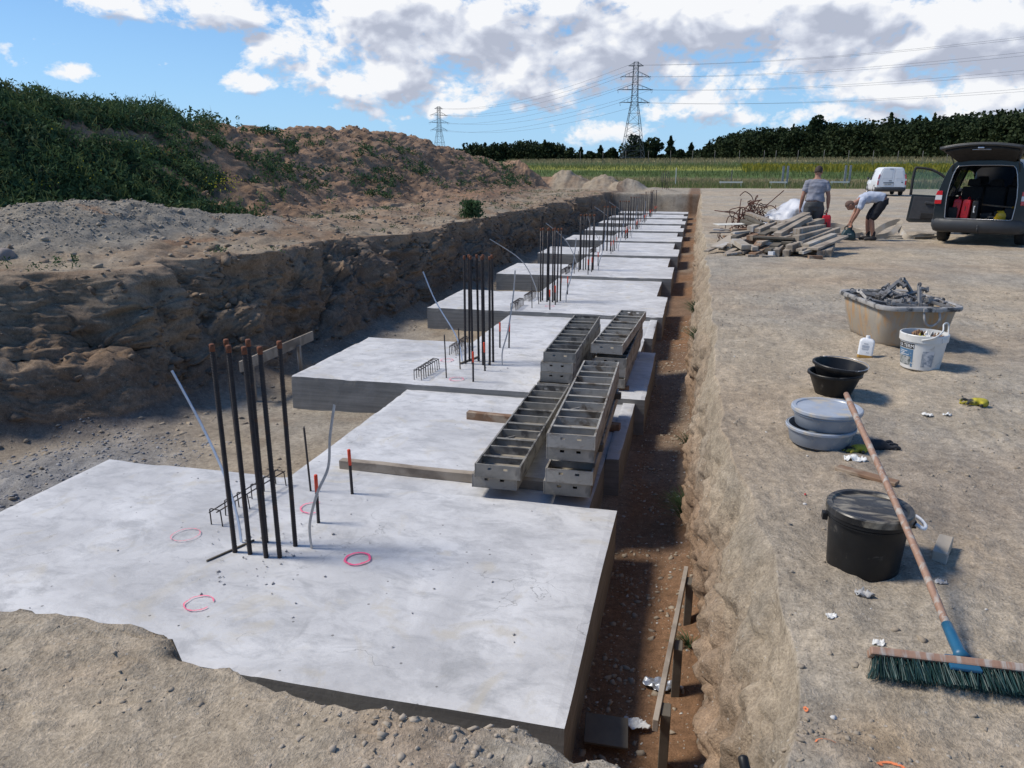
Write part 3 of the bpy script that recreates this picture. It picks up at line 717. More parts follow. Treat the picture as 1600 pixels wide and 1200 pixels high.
# gap former strip lying in the near pad
o = MB().bar((-3.15, 4.01, ZS+.004), (-3.0, 4.36, ZS+.004), .012, .014).build('recess_strip', M['wood_dark']); tag(o, 'dark thin batten set in the near pad at the foot of the tall bars', 'batten')
o = MB().bar((-3.10, 9.75, ZS+.008), (-2.96, 10.2, ZS+.008), .03, .02).build('recess_strip', M['wood_dark']); tag(o, 'dark thin batten set in the second pad at the foot of its tall bars', 'batten')
# concrete crumbs round the bar feet
def hull_rocks(k=8):
    out = []; gr = random.Random(17)
    for q in range(k):
        bm = bmesh.new(); fl_ = .55+.45*gr.random()
        for n in range(13):
            v = Vector((gr.gauss(0, 1), gr.gauss(0, 1), gr.gauss(0, 1))).normalized()*gr.uniform(.75, 1.15); bm.verts.new((v.x, v.y*(.7+.3*gr.random()), v.z*fl_))
        r_ = bmesh.ops.convex_hull(bm, input=bm.verts); bmesh.ops.delete(bm, geom=[v for v in bm.verts if not v.link_faces], context='VERTS'); bmesh.ops.triangulate(bm, faces=bm.faces); bm.verts.index_update()
        out.append((np.array([v.co[:] for v in bm.verts]), np.array([[v.index for v in f.verts] for f in bm.faces]))); bm.free()
    return out
ROCKS = hull_rocks()
def crumbs(name, pts, smin, smax, mat, seed=3, flat=.6):
    """angular fragments of broken soil or stone"""
    g = np.random.default_rng(seed); pts = np.asarray(pts, float); n = len(pts); s_ = smin+(smax-smin)*g.random(n)**3; kind_ = g.integers(0, len(ROCKS), n); VV = []; FF = []; off = 0
    for k, (bv, bf) in enumerate(ROCKS):
        m_ = np.where(kind_ == k)[0]; c = len(m_)
        if not c: continue
        V = np.repeat(bv[None], c, 0)*np.stack([1+.4*g.random(c), .8+.4*g.random(c), flat*(.8+.7*g.random(c))], 1)[:, None, :]
        an = g.uniform(0, 6.28, c); ti = g.normal(0, .35, c); x, y, z = V[..., 0], V[..., 1], V[..., 2]; y, z = y*np.cos(ti)[:, None]-z*np.sin(ti)[:, None], y*np.sin(ti)[:, None]+z*np.cos(ti)[:, None]
        x, y = x*np.cos(an)[:, None]-y*np.sin(an)[:, None], x*np.sin(an)[:, None]+y*np.cos(an)[:, None]
        V = np.stack([x, y, z], -1)*s_[m_][:, None, None]+pts[m_][:, None, :]; VV.append(V.reshape(-1, 3)); FF.append((bf[None]+(np.arange(c)*len(bv))[:, None, None]).reshape(-1, 3)+off); off += c*len(bv)
    return np_mesh(name, np.concatenate(VV), np.concatenate(FF), mat)
M['crumb'] = pm('cement crumbs', (.5, .5, .5), (.3, .29, .28), 30, .9, bump=.4)
g = np.random.default_rng(11)
pts = []
for k in (0, 1):
    for i in range(120 if k == 0 else 80):
        pts.append((-2.85+g.normal(0, .28), PADY[k]+1.3+g.normal(0, .35), ZS+.006))
for i in range(45): pts.append((g.uniform(-4.8, -.7), g.uniform(3.2, 5.4), ZS+.004))
tag(crumbs('concrete_crumbs', pts, .003, .014, M['crumb']), kind='stuff')

# ------------------------------------------------------------------ steel formwork panels
def plate_holes(m, w, h, t, M4, slots):
    """end plate in the xz plane with slotted holes"""
    x = -w/2
    for sx_ in slots:
        m.box(((x+sx_-.018)/2, 0, h/2), (sx_-.018-x, t, h), M4)
        m.box((sx_, 0, h*.29), (.036, t, h*.58), M4); m.box((sx_, 0, h*.88), (.036, t, h*.24), M4); x = sx_+.018
    m.box(((x+w/2)/2, 0, h/2), (w/2-x, t, h), M4)
def panel(W=.395, L=2.48, Hh=.12, nr=10, mat='formsteel'):
    root = thing('formwork_unit', 'x', 'formwork')
    mt = M[mat]
    for s in (-1, 1):
        m = MB().box((s*(W/2-.004), 0, Hh/2), (.008, L-.0005, Hh)).box((s*(W/2-.012), 0, Hh-.004), (.010, L-.02, .008)); m.build('side_rail', mt, root, bevel=.0015, seg=1)
    for s in (-1, 1):
        m = MB(); plate_holes(m, W-.017, Hh-.002, .009, Matrix.Translation((0, s*(L/2-.006), .001)), (-W*.17, W*.17)); m.build('end_plate', mt, root)
    for i in range(nr):
        y = -L/2+L*(i+1)/(nr+1); m = MB(); wide = .7 if i % 2 else 1
        m.box((0, y, Hh-.004-(Hh-.02)*.35), (W-.0175, .008, (Hh-.02)*.7)); m.box((0, y+.012*(1 if i % 2 else -1), Hh-.010), (W-.0175, .024*wide, .007)); m.build('rib', mt, root)
    MB().box((0, 0, .005), (W-.018, L-.021, .009)).build('face_sheet', M['formply'], root)
    for (x, y) in ((-W*.3, -L*.2), (W*.28, L*.33)):
        MB().bar((x, y-.05, Hh-.025), (x+.09, y+.03, Hh-.02), .008, .02).build('gusset', mt, root)
    return root
pA = panel(); pB = panel(mat='formsteel2')
used = set()
def put_panel(proto, loc, rz, label, tilt=(0, 0)):
    if proto in used: o = dup(proto)
    else: o = proto; used.add(proto)
    o.location = loc; o.rotation_euler = (tilt[0], tilt[1], rz); tag(o, label, 'formwork', 'steel formwork panels stacked on the foundation'); return o
ZB = ZT+.10
S = 'ladder-like formwork panel, '
z = ZB
put_panel(pB, (-1.52, 6.86, z), R(.6), S+'bottom of the low two panel stack at the near left')
put_panel(pA, (-1.465, 6.80, z+.122), R(.1), S+'top of the low two panel stack at the near left')
put_panel(pA, (-.92, 6.86, z), R(1.6), S+'bottom of the four panel stack at the near right')
put_panel(pB, (-.885, 6.84, z+.122), R(.8), S+'second from the bottom of the near right stack')
put_panel(pA, (-.885, 6.84, z+.32), R(1.1), S+'third from the bottom of the near right stack')
put_panel(pB, (-.88, 6.80, z+.443), R(1.3), S+'top of the four panel stack at the near right')
z = ZS+.06
for i, (dx, dy, rz) in enumerate([(-.03, -.05, -1), (-.015, 0, -.4), (-.01, .01, -.6), (.0, .02, .4)]):
    put_panel(pA if i % 2 else pB, (-1.47+dx, 9.72+dy, z+.122*i), R(rz), S+['bottom', 'second from the bottom', 'third from the bottom', 'top'][i]+' of the rear left stack beside the tall bars')
for i, (dx, dy, rz, dz) in enumerate([(.0, -.06, -.5, 0), (.01, 0, -1, .122), (.01, 0, -.6, .244), (-.0, .05, -3.0, .40)]):
    put_panel(pB if i % 2 else pA, (-.895+dx, 10.2+dy, z+dz-.02), R(rz), S+['bottom', 'second from the bottom', 'third from the bottom', 'top'][i]+' of the rear right stack near the trench')
# bearers
def plank(name, a, b, w, t, mat, label, group=None, cat='board', bevel=.003, seed=1):
    a = Vector(a); b = Vector(b); L = (b-a).length; n = max(2, int(L/.12)); m = MB()
    d = (b-a).normalized(); up = Vector((0, 0, 1)); s_ = d.cross(up).normalized(); u = s_.cross(d)
    mid = (a+b)/2
    for i in range(n):
        pass
    m.box((0, 0, 0), (w, L, t)); o = m.build(name, M[mat], bevel=min(bevel, t*.2), seg=1)
    bm = bmesh.new(); bm.from_mesh(o.data)
    le = [e for e in bm.edges if abs((e.verts[0].co-e.verts[1].co).y) > L*.6]
    bmesh.ops.subdivide_edges(bm, edges=le, cuts=max(2, int(L/.15)), use_grid_fill=True); bm.to_mesh(o.data); bm.free()
    shatter(o, .0035 if t > .03 else .002, 5, seed)
    mt = Matrix((s_, d, u)).transposed().to_4x4(); mt.translation = mid; o.matrix_world = mt; o.rotation_euler = mt.to_euler(); o.location = mid
    return tag(o, label, cat, group)
plank('timber_batten', (-3.10, 5.98, ZT+.045), (-1.0, 5.93, ZT+.045), .075, .085, 'wood_grey', 'long grey timber batten sticking out left under the near panel stacks', cat='timber')
plank('timber_block', (-2.36, 7.66, ZT+.045), (-1.3, 7.60, ZT+.045), .085, .085, 'wood_brown', 'short brown timber sticking out from under the near left panel stack', cat='timber')
plank('timber_batten', (-1.12, 7.66, ZT+.045), (-.64, 7.62, ZT+.045), .085, .085, 'wood_brown', 'brown timber bearer under the near right panel stack', cat='timber')
plank('timber_batten', (-.98, 5.93, ZT+.045), (-.72, 5.93, ZT+.045), .075, .085, 'wood_brown', 'timber bearer end under the front of the near right stack', cat='timber')
plank('timber_batten', (-1.75, 8.95, ZS+.028), (-.66, 9.0, ZS+.02), .08, .045, 'wood_brown', 'brown timber bearer under the front of the rear panel stacks', cat='timber')
plank('timber_batten', (-1.75, 10.6, ZS+.028), (-.7, 10.62, ZS+.02), .08, .045, 'wood_brown', 'timber bearer under the rear of the rear panel stacks', cat='timber')
plank('timber_batten', (-1.1, 6.1, ZB+.276), (-.65, 6.1, ZB+.276), .07, .065, 'wood_dark', 'dark batten spacer in the near right panel stack, at the front', cat='timber')
plank('timber_batten', (-1.1, 7.7, ZB+.276), (-.65, 7.7, ZB+.276), .07, .065, 'wood_dark', 'dark batten spacer in the near right panel stack, at the back', cat='timber')
# profile boards on stakes
def profile_board(name, a, b, zt, w, label, stakes, sw=.06, mat='wood_grey', smat='wood_dark'):
    r = thing(name, label, 'batter board', (a[0], a[1], ZF))
    m = MB(); m.bar((0, 0, zt-ZF-w/2), (b[0]-a[0], b[1]-a[1], zt-ZF-w/2), .028, w); m.build('board', M[mat], r, bevel=.002, seg=1)
    for t, h in stakes:
        x = (b[0]-a[0])*t+.04; y = (b[1]-a[1])*t
        m = MB(); m.box((x, y, (h-.1)/2), (.05, sw, h+.1)); m.build('stake', M[smat], r, bevel=.003, seg=1)
    return r
profile_board('batter_board', (-.03, 3.22), (.10, 4.82), -1.10, .07, 'long grey batter board on two dark stakes, at the near end of the trench', [(.07, .385), (.45, .36), (.90, .38)], sw=.10)
profile_board('batter_board', (.09, 9.2), (.14, 10.6), -1.0, .07, 'thin batter board on stakes farther along the right trench wall', [(.03, .5), (.9, .5)])
profile_board('batter_board', (-5.82, 8.55), (-5.84, 10.6), -.88, .15, 'batter board on stakes below the left wall, behind the near tall bars', [(.1, .52), (.74, .5)], smat='wood_old')
o = MB().box((0, 0, 0), (.24, .19, .018)).build('plywood_sheet', M['wood_dark'], bevel=.002, seg=1); o.location = (-.295, 3.46, -1.42); o.rotation_euler = (R(12), R(4), R(6)); tag(o, 'square dark plywood offcut lying in the near end of the trench', 'plywood')
def rag(name, r, loc, mat, seed, h=.25, n=14):
    V = []; F = []
    for i in range(n+1):
        for j in range(n+1):
            x = (i/n*2-1); y = (j/n*2-1); k = 1+.35*float(vnoise([x*1.6+seed], [y*1.6])[0]); z = h*r*abs(float(fbm([x*1.8+seed], [y*1.8], None, 3, seed)[0]))*2
            q = math.sqrt(x*x+y*y)+1e-6; f_ = max(abs(x), abs(y))/q
            V.append((x*r*k*f_, y*r*k*f_*.7, z))
    for i in range(n):
        for j in range(n): F.append((i*(n+1)+j, (i+1)*(n+1)+j, (i+1)*(n+1)+j+1, i*(n+1)+j+1))
    o = np_mesh(name, V, F, mat, smooth=True); md = o.modifiers.new('t', 'SOLIDIFY'); md.thickness = .003; o.location = loc; return o
o = rag('plastic_scrap', .07, (-.14, 3.60, -1.465), M['paper'], 3); tag(o, 'crumpled pale plastic scrap beside the plywood in the trench', 'litter')
o = rag('plastic_scrap', .09, (-.03, 3.98, -1.47), M['galv'], 5); tag(o, 'grey torn sheet scrap under the near batter board', 'litter')
# ------------------------------------------------------------------ right bank, small things
def bucket_prof(r0, r1, h, t=.004, rim=.008, rimh=.03, floor=.006, ribs=()):
    p = [(0, 0), (r0-.006, 0), (r0, .006)]
    for z in ribs: p += [(r0+(r1-r0)*z/h, z-.004), (r0+(r1-r0)*z/h+rim, z), (r0+(r1-r0)*z/h+rim, z+.006), (r0+(r1-r0)*z/h, z+.010)]
    p += [(r1-.002, h-rimh), (r1+rim, h-rimh), (r1+rim, h-.004), (r1+rim-.003, h), (r1-t, h), (r1-t*1.3, h-.004), (r0-t, floor), (0, floor)]
    return p
def wire_handle(name, r, rx, mat, pts, parent):
    return MB().tube(cr(pts, 6), r, 8).build(name, mat, parent, smooth=True)
# big black pail with lid
x, y = .765, 3.02
b = thing('lidded_bucket', 'large black bucket with dusty lid and white handle beside the broom stick', 'bucket', (x, y, gz(x, y)-.003))
b.scale = (1.07, 1.07, 1.04)
MB().lathe(bucket_prof(.128, .142, .250, ribs=(.21,)), 48).build('body', M['blackpl'], b, auto=35)
MB().lathe([(0, .258), (.10, .258), (.128, .256), (.134, .265), (.149, .266), (.153, .261), (.154, .237), (.150, .235)], 48).build('lid', M['blacklid'], b, auto=35)
MB().tube(cr([(.150, -.05, .225), (.176, -.06, .215), (.196, .0, .205), (.186, .08, .2), (.13, .125, .2)], 6), .0075, 8).build('handle', M['cleanwhite'], b, smooth=True)
for s in (-1, 1): MB().box((.155*s, 0, .205), (.02, .03, .03)).build('handle_lug', M['blackpl'], b, bevel=.003)
# two stacked grey round tubs
x, y = .825, 4.53
for i, (dz, dx, nm) in enumerate([(0, -.01, 'lower shallow grey round tub, under the one with the dusty lid'), (.106, .012, 'upper grey round tub with pale dusty lid, stacked on another')]):
    b = thing('round_tub', nm, 'tub', (x+dx, y, gz(x, y)+dz-.003), .3, 'stacked grey round tubs')
    MB().lathe([(0, 0), (.165, 0), (.17, .006), (.186, .088), (.193, .088), (.195, .10), (.191, .108), (.182, .108), (.168, .01), (0, .01)], 56).build('body', M['greypl'], b, auto=35)
    if i: MB().lathe([(0, .107), (.168, .107), (.173, .113), (.194, .115), (.2, .11), (.201, .095), (.197, .093)], 56).build('lid', M['lid'], b, auto=35)
    if i: MB().lathe([(.187, .092), (.192, .080)], 56).build('rim_band', M['greypl'], b)
    else: MB().lathe([(.195, .107), (.2, .103), (.199, .09), (.191, .087)], 56).build('rim_band', M['lid'], b, auto=35)
# two nested builder buckets, upper one tilted
x, y = 1.045, 5.52
for i, (dz, tl, r_, nm) in enumerate([(0, (0, 0), 0, 'lower black mortar bucket holding another one inside'), (.062, (R(3), R(4)), .5, 'upper black mortar bucket nested in the one below')]):
    b = thing('mortar_bucket', nm, 'bucket', (x+.012*i, y, gz(x, y)+dz-.003), r_, 'nested black mortar buckets'); b.rotation_euler = (tl[0], tl[1], r_)
    pr_ = bucket_prof(.12-.006*i, .175, .165, rim=.010, rimh=.018)
    MB().lathe(pr_, 48).build('body', M['blackpl'], b, auto=35)
    for s in (-1, 1): MB().box((0, .187*s, .158), (.05, .02, .014)).build('handle_lug', M['blackpl'], b, bevel=.003)
    a0 = [(0, .186*math.cos(t), .16+.02*math.sin(t)) for t in np.linspace(0, math.pi, 3)]
    pts = [(.188*math.sin(t), .188*math.cos(t), .165+.012*math.sin(t)) for t in np.linspace(0, math.pi, 12)]
    MB().tube(pts, .0028, 6).build('handle', M['silver' if i else 'trim'], b, smooth=True)
# mortar tub with formwork clamps
cx, cy = 1.945, 7.76; cz = gz(cx, cy); rot = R(12)
tub = thing('mortar_tub', 'large rusty stained grey mortar tub heaped with steel clamps', 'mortar tub', (cx, cy, cz-.004), rot)
def rrect(hx, hy, r, z, n=8):
    o = []
    for (sx, sy, a0) in ((1, 1, 0), (-1, 1, 90), (-1, -1, 180), (1, -1, 270)):
        for k in range(n+1):
            a = R(a0+90*k/n); o.append((sx*(hx-r)+r*math.cos(a), sy*(hy-r)+r*math.sin(a), z))
    return o
def loft(rings, cap0=True, cap1=False):
    m = MB(); n = len(rings[0])
    for r_ in rings: m.v += [Vector(p) for p in r_]
    for i in range(len(rings)-1):
        for k in range(n): m.f.append([i*n+k, i*n+(k+1) % n, (i+1)*n+(k+1) % n, (i+1)*n+k])
    if cap0: m.f.append(list(range(n-1, -1, -1)))
    if cap1: m.f.append([(len(rings)-1)*n+k for k in range(n)])
    return m
HX, HY, HH = .365, .54, .41
rg = [rrect(HX*.70, HY*.70, .12, 0), rrect(HX*.76, HY*.76, .15, .012), rrect(HX*.8, HY*.8, .15, .05), rrect(HX*.90, HY*.90, .15, HH*.55), rrect(HX*.95, HY*.95, .14, HH*.93)]
ri = [rrect(HX*.93, HY*.93, .14, HH*.96), rrect(HX*.88, HY*.88, .14, HH*.55), rrect(HX*.78, HY*.78, .13, .06), rrect(HX*.7, HY*.7, .12, .03)]
m, nt, bb = new_mat('stained tub'); N = NT(nt); tc = N.n('ShaderNodeTexCoord').outputs['Object']
st = N.noise(N.mapping(tc, (7, 7, 1.1)), 2, 6, .65, .3); st2 = N.noise(N.mapping(tc, (9, 9, 1.6)), 1.3, 4, .6)
c_ = N.mixc(N.maprange(st, .3, .7), (.30, .28, .25), (.38, .31, .22)); c_ = N.mixc(N.math('MULTIPLY', N.maprange(st2, .5, .64), .75), c_, (.46, .25, .09)); c_ = N.mixc(N.math('MULTIPLY', N.maprange(N.noise(tc, 14, 5, .7), .55, .7), .5), c_, (.2, .2, .2))
N.l(c_, bb.inputs['Base Color']); bb.inputs['Roughness'].default_value = .6; M['tub'] = m
loft(rg+ri, True, True).build('shell', M['tub'], tub, auto=50)
rim = [rrect(HX*.95, HY*.95, .14, HH*.905), rrect(HX*1.03, HY*1.04, .16, HH*.90), rrect(HX*1.045, HY*1.055, .165, HH*.94), rrect(HX*1.03, HY*1.04, .16, HH*.99), rrect(HX*.97, HY*.97, .14, HH), rrect(HX*.935, HY*.935, .14, HH*.97)]
M['tubrim'] = pm('worn rim', (.42, .40, .37), (.26, .25, .24), 14, .6, c3=(.05, .05, .05), s3=9, t3=(.5, .6))
loft(rim, False).build('rim', M['tubrim'], tub, auto=60)
MB().tube(cr([(-.02, -HY*1.02, HH*.9), (-.02, -HY*1.07, HH*.75), (.01, -HY*1.06, HH*.62), (.07, -HY*1.05, HH*.60), (.115, -HY*1.06, HH*.73), (.115, -HY*1.02, HH*.9)], 8), .011, 10).build('rope_handle', M['tubrim'], tub, smooth=True)
MB().box((.048, -HY*1.045, HH*.935), (.17, .03, .035)).build('handle_socket', M['tubrim'], tub, bevel=.006)
def clamp_mesh():
    r_ = thing('formwork_clamp', 'x', 'clamp')
    m = MB(); m.box((0, 0, 0), (.03, .26, .03)); m.box((.035, .115, 0), (.07, .025, .034)); m.box((.035, -.06, 0), (.07, .04, .045)); m.box((.075, .115, .0), (.02, .05, .034)); m.build('jaw_bar', M['clamp'], r_, bevel=.003, seg=1)
    m = MB(); m.box((.03, -.10, .01), (.018, .13, .05)); m.box((.0, -.105, .0), (.045, .03, .05)); m.build('wedge', M['clamp'], r_, bevel=.002, seg=1); MB().lathe([(.012, -.008), (.024, -.008), (.024, .008), (.012, .008), (.012, -.008)], 14, Matrix.Translation((0, .15, 0)) @ Matrix.Rotation(R(90), 4, 'Y')).build('ring', M['clamp'], r_)
    return r_
cl = clamp_mesh(); gg = random.Random(5)
ccl = []
pos = ['lying against the left rim of the tub', 'lying flat at the left end of the heap', 'sticking up highest near the left middle', 'under the highest clamp, left of the middle', 'leaning in the middle of the heap', 'pale and upright by the rope handle', 'behind the pale upright clamp', 'with its ring end up at the right middle', 'long and dark, lying toward the right rim', 'flat at the right end of the heap', 'at the front right rim of the tub', 'at the back left of the heap', 'at the back middle of the heap', 'at the back right of the heap', 'pressed on the front rim left of the handle', 'across the middle front of the heap']
spots = [(-.33, .02, .33, 40, 30, 60), (-.25, -.08, .34, 10, -10, 110), (-.10, .02, .45, 35, 25, -35), (-.12, -.08, .36, -10, 20, 20), (.0, .0, .39, 25, -20, 70), (.09, -.14, .39, 60, 10, 15), (.12, .02, .40, 10, 30, -60), (.18, .04, .42, 55, 20, 140), (.24, -.1, .36, 5, 12, -65), (.33, .0, .35, 8, -5, 100), (.34, -.14, .345, 12, 8, 60), (-.2, .17, .36, 10, 15, 80), (-.02, .18, .38, 20, 5, -30), (.18, .17, .37, 15, 25, 60), (-.1, -.19, .35, 6, 5, 85), (.02, -.15, .355, 12, -18, -70)]
for i, (px, py, pz, a, b_, c_) in enumerate(spots):
    o = cl if i == 0 else dup(cl)
    v = Matrix.Rotation(rot, 4, 'Z') @ Vector((px*.80, py*1.75-.02, pz+.045)); o.location = (cx+v.x, cy+v.y, cz+v.z-.01); o.rotation_euler = (R(a), R(b_), R(c_)); o.scale = (1.0, 1.0, 1.0)
    tag(o, 'grey steel formwork clamp '+pos[i], 'clamp', 'steel clamps heaped in the tub'); ccl.append(o)
for i, (px, py, a, c_) in enumerate([(-.15, .05, 5, 20), (.1, 0, -4, 70), (.25, .05, 6, -20), (-.28, .1, 3, 50)]):
    v = Matrix.Rotation(rot, 4, 'Z') @ Vector((px*.8, py*1.8, .34)); o = dup(cl); o.location = (cx+v.x, cy+v.y, cz+v.z); o.rotation_euler = (R(a), R(90), R(c_)); tag(o, 'dark clamp buried in the middle layer of the heap in the tub', 'clamp', 'steel clamps heaped in the tub')
fill = crumbs('clamp_scrap', [(cx+g.uniform(-.22, .22), cy+g.uniform(-.4, .4), cz+g.uniform(.24, .36)) for i in range(260)], .02, .05, M['clamp'], 9, .8); tag(fill, kind='stuff')
# white canister
x, y = 1.53, 6.90
cn = thing('canister', 'small white plastic canister with amber liquid at the bottom, leaning by the tub', 'canister', (x, y, gz(x, y)-.002), R(-12)); cn.rotation_euler = (R(-4), R(3), R(-12)); cn.scale = (1.12, 1.12, 1.2)
loft([rrect(.052, .034, .014, 0), rrect(.055, .037, .016, .004), rrect(.055, .037, .016, .024)], True, True).build('liquid_band', M['amber'], cn, auto=40)
loft([rrect(.055, .037, .016, .0245), rrect(.055, .037, .016, .12), rrect(.050, .034, .016, .134), rrect(.03, .022, .014, .146)], True, True).build('body', M['cleanwhite'], cn, auto=40)
MB().lathe([(0, .146), (.016, .146), (.016, .164), (.014, .166), (0, .166)], 18).build('cap', M['cleanwhite'], cn, auto=40)
M['labelgrey'] = pm('faint print', (.35, .38, .44), (.45, .48, .52), 60, .7)
lb = MB()
for i, (w_, z_) in enumerate([(.03, .108), (.05, .095), (.052, .088), (.046, .081), (.05, .072), (.04, .065), (.02, .045)]): lb.box((-.006+(.02 if i == 6 else 0), -.0378, z_), (w_, .0006, .004 if i else .007))
lb.build('label_print', M['labelgrey'], cn)
# white pail with a label
x, y = 1.895, 6.60
wb = thing('pail', 'dirty white plastic pail with blue TERM label, full of rubbish', 'pail', (x, y, gz(x, y)-.003), R(0))
MB().lathe([(0, 0), (.134, 0), (.14, .006), (.163, .205), (.166, .206), (.166, .212), (.174, .213), (.176, .262), (.172, .267), (.166, .267), (.162, .20), (.138, .008), (0, .008)], 56).build('body', M['whitepl'], wb, auto=35)
MB().tube(cr([(-.06, -.165, .235), (.02, -.185, .262), (.09, -.12, .30), (.12, -.02, .335), (.17, .04, .33), (.175, .02, .26), (.172, .0, .235)], 8), .006, 8).build('handle', M['whitepl'], wb, smooth=True)
for a in (-52, 20):
    c_ = (.172*math.cos(R(a)), .172*math.sin(R(a))); MB().box((0, 0, 0), (.02, .05, .035), Matrix.Translation((c_[0], c_[1], .235)) @ Matrix.Rotation(R(a), 4, 'Z')).build('handle_lug', M['whitepl'], wb, bevel=.003)
def wrap_patch(name, a0, a1, z0, z1, off, mat, parent, rfun, n=16):
    m = MB()
    for i in range(n+1):
        a = R(a0+(a1-a0)*i/n)
        for z_ in (z0, z1): r_ = rfun(z_)+off; m.v.append(Vector((r_*math.cos(a), r_*math.sin(a), z_)))
    for i in range(n): m.f.append([2*i, 2*i+2, 2*i+3, 2*i+1])
    return m.build(name, mat, parent, smooth=True)
rf = lambda z_: .14+(.163-.14)*(z_-.006)/.199
M['lab_black'] = pm('label black', (.02, .02, .022), (.035, .035, .035), 30, .6); M['lab_blue'] = pm('label blue', (.07, .16, .28), (.09, .2, .33), 20, .6, c3=(.5, .5, .5), s3=30, t3=(.6, .64))
M['lab_photo'] = pm('label picture', (.45, .45, .44), (.2, .23, .22), 22, .6, c3=(.08, .1, .1), s3=40, t3=(.5, .6)); M['lab_grey'] = pm('label grey text panel', (.4, .43, .47), (.2, .24, .28), 60, .7, c3=(.65, .65, .65), s3=22, t3=(.5, .6))
wrap_patch('label_band', 172, 234, .160, .198, .0012, M['lab_black'], wb, rf); wrap_patch('label_panel', 172, 232, .10, .155, .0012, M['lab_blue'], wb, rf); wrap_patch('label_picture', 172, 226, .032, .098, .0012, M['lab_photo'], wb, rf)
wrap_patch('label_edge', 226, 232, .022, .099, .0013, M['lab_blue'], wb, rf); wrap_patch('text_panel', 256, 288, .03, .15, .0012, M['lab_grey'], wb, rf); wrap_patch('text_line', 186, 214, .135, .139, .002, M['cleanwhite'], wb, rf); wrap_patch('text_line', 186, 206, .122, .126, .002, M['cleanwhite'], wb, rf); wrap_patch('text_line', 186, 220, .109, .113, .002, M['cleanwhite'], wb, rf)
def text_mesh(s, size, mat, ext=.0006):
    cu = bpy.data.curves.new('txt', 'FONT'); cu.body = s; cu.size = size; cu.extrude = ext; cu.align_x = 'CENTER'; cu.resolution_u = 4
    t = bpy.data.objects.new('txt', cu); COL.objects.link(t); dg = bpy.context.evaluated_depsgraph_get(); me = bpy.data.meshes.new_from_object(t.evaluated_get(dg)); bpy.data.objects.remove(t)
    me.materials.clear(); me.materials.append(mat); return me
me = text_mesh('KA TERM', .037, M['cleanwhite'])
for v in me.vertices:
    px_, pz_, dz_ = v.co.x*1.0, v.co.y, v.co.z; zz = .166+pz_; rr_ = rf(zz)+.002+dz_; a = R(207)+px_/rr_; v.co = (rr_*math.cos(a), rr_*math.sin(a), zz)
o = bpy.data.objects.new('lettering', me); COL.objects.link(o); o.parent = wb; wb.scale = (1.04, 1.04, 1.1)
MB().lathe([(0, .215), (.158, .213)], 32).build('fill_surface', M['wood_dark'], wb)
for i, (dx, dy, r_, mt, lb_) in enumerate([(-.06, -.04, .06, 'glove_yellow', 'crumpled yellow and black glove on top of the white pail, at the left'), (.05, .0, .07, 'paper', 'crumpled white paper on top of the rubbish in the white pail'), (-.02, .05, .07, 'wood_brown', 'brown crumpled scrap in the white pail'), (.08, -.08, .05, 'wood_brown', 'small brown scrap at the front rim of the white pail')]):
    o = rag('rubbish_scrap', r_, (x+dx, y+dy, gz(x, y)+.225+.01*i), M[mt], 20+i, .8); tag(o, lb_, 'litter')
# push broom lying against the bucket
A = Vector((.90, 2.40, gz(.9, 2.4)+.10)); B_ = Vector((.765, 3.70, .515))
A = Vector((.905, 2.385, .09)); B_.z += .015
br = thing('push_broom', 'wide push broom with green bristles and wooden handle leaning over the black bucket', 'broom', (A.x, A.y, 0))
d = (B_-A)
hd = MB(); pts = [A+d*t+Vector((.004*math.sin(t*5), 0, .006*math.sin(t*3))) for t in np.linspace(0, 1, 14)]
pts = [p-Vector((A.x, A.y, 0)) for p in pts]; hd.tube(pts, [.0135]*12+[.0145, .012], 12).build('handle', M['handle'], br, smooth=True)
hl = Vector((.995, .035, 0)).normalized(); hc = Vector((.045, -.115, 0))     # head runs left-right
dn = d.normalized()
m = MB(); m.tube([Vector((-.004, -.02, .098))+dn*.06, Vector((-.004, -.03, .098))+dn*.02, Vector((.0, -.075, .088)), Vector((.0, -.10, .083))], [.0165, .018, .019, .026], 14); m.build('socket', M['bluepl'], br, smooth=True)
MB().box((0, 0, 0), (.09, .07, .012), Matrix.Translation((0, -.115, .075))).build('socket_plate', M['bluepl'], br, bevel=.004)
# head board
def hm(): 
    q = Matrix.Rotation(math.atan2(hl.y, hl.x), 4, 'Z'); q.translation = (.06, -.125, .0); return q
HM = Matrix.Translation((0, -.03, .028)) @ hm() @ Matrix.Rotation(R(-52), 4, 'X')
o = MB().box((0, 0, 0), (.66, .052, .026)).build('head_board', M['handle'], br, bevel=.006); o.matrix_local = HM @ Matrix.Translation((0, 0, .068))
tv = []; tf = []; gq = np.random.default_rng(4)
for row in range(5):
    for k in range(42):
        bx = -.315+.63*k/41+(row % 2)*.007; by = -.019+.0095*row
        for s_ in range(9):
            ox, oy = gq.normal(0, .0022, 2); ex, ey = gq.normal(0, .0075, 2); L_ = .072+gq.normal(0, .003); w_ = .0011
            flare = ((row-2)*.009, )
            p0 = np.array([bx+ox, by+oy, .056]); p1 = np.array([bx+ox*2+ex*.5+(.012 if k < 3 else 0)*-.5, by+oy*2+ey*.5+flare[0]*.5, .056-L_*.5]); p2 = np.array([bx+ox*2+ex-(.02*(3-k)/3 if k < 3 else 0), by+oy*2+ey+flare[0], .056-L_])
            a = gq.uniform(0, 3.14); sd_ = np.array([math.cos(a)*w_, math.sin(a)*w_, 0]); b0 = len(tv)
            for p_ in (p0, p1, p2): tv += [p_-sd_, p_+sd_]
            tf += [(b0, b0+1, b0+3, b0+2), (b0+2, b0+3, b0+5, b0+4)]
o = np_mesh('bristles', tv, tf, M['bristle'], br); o.matrix_local = HM
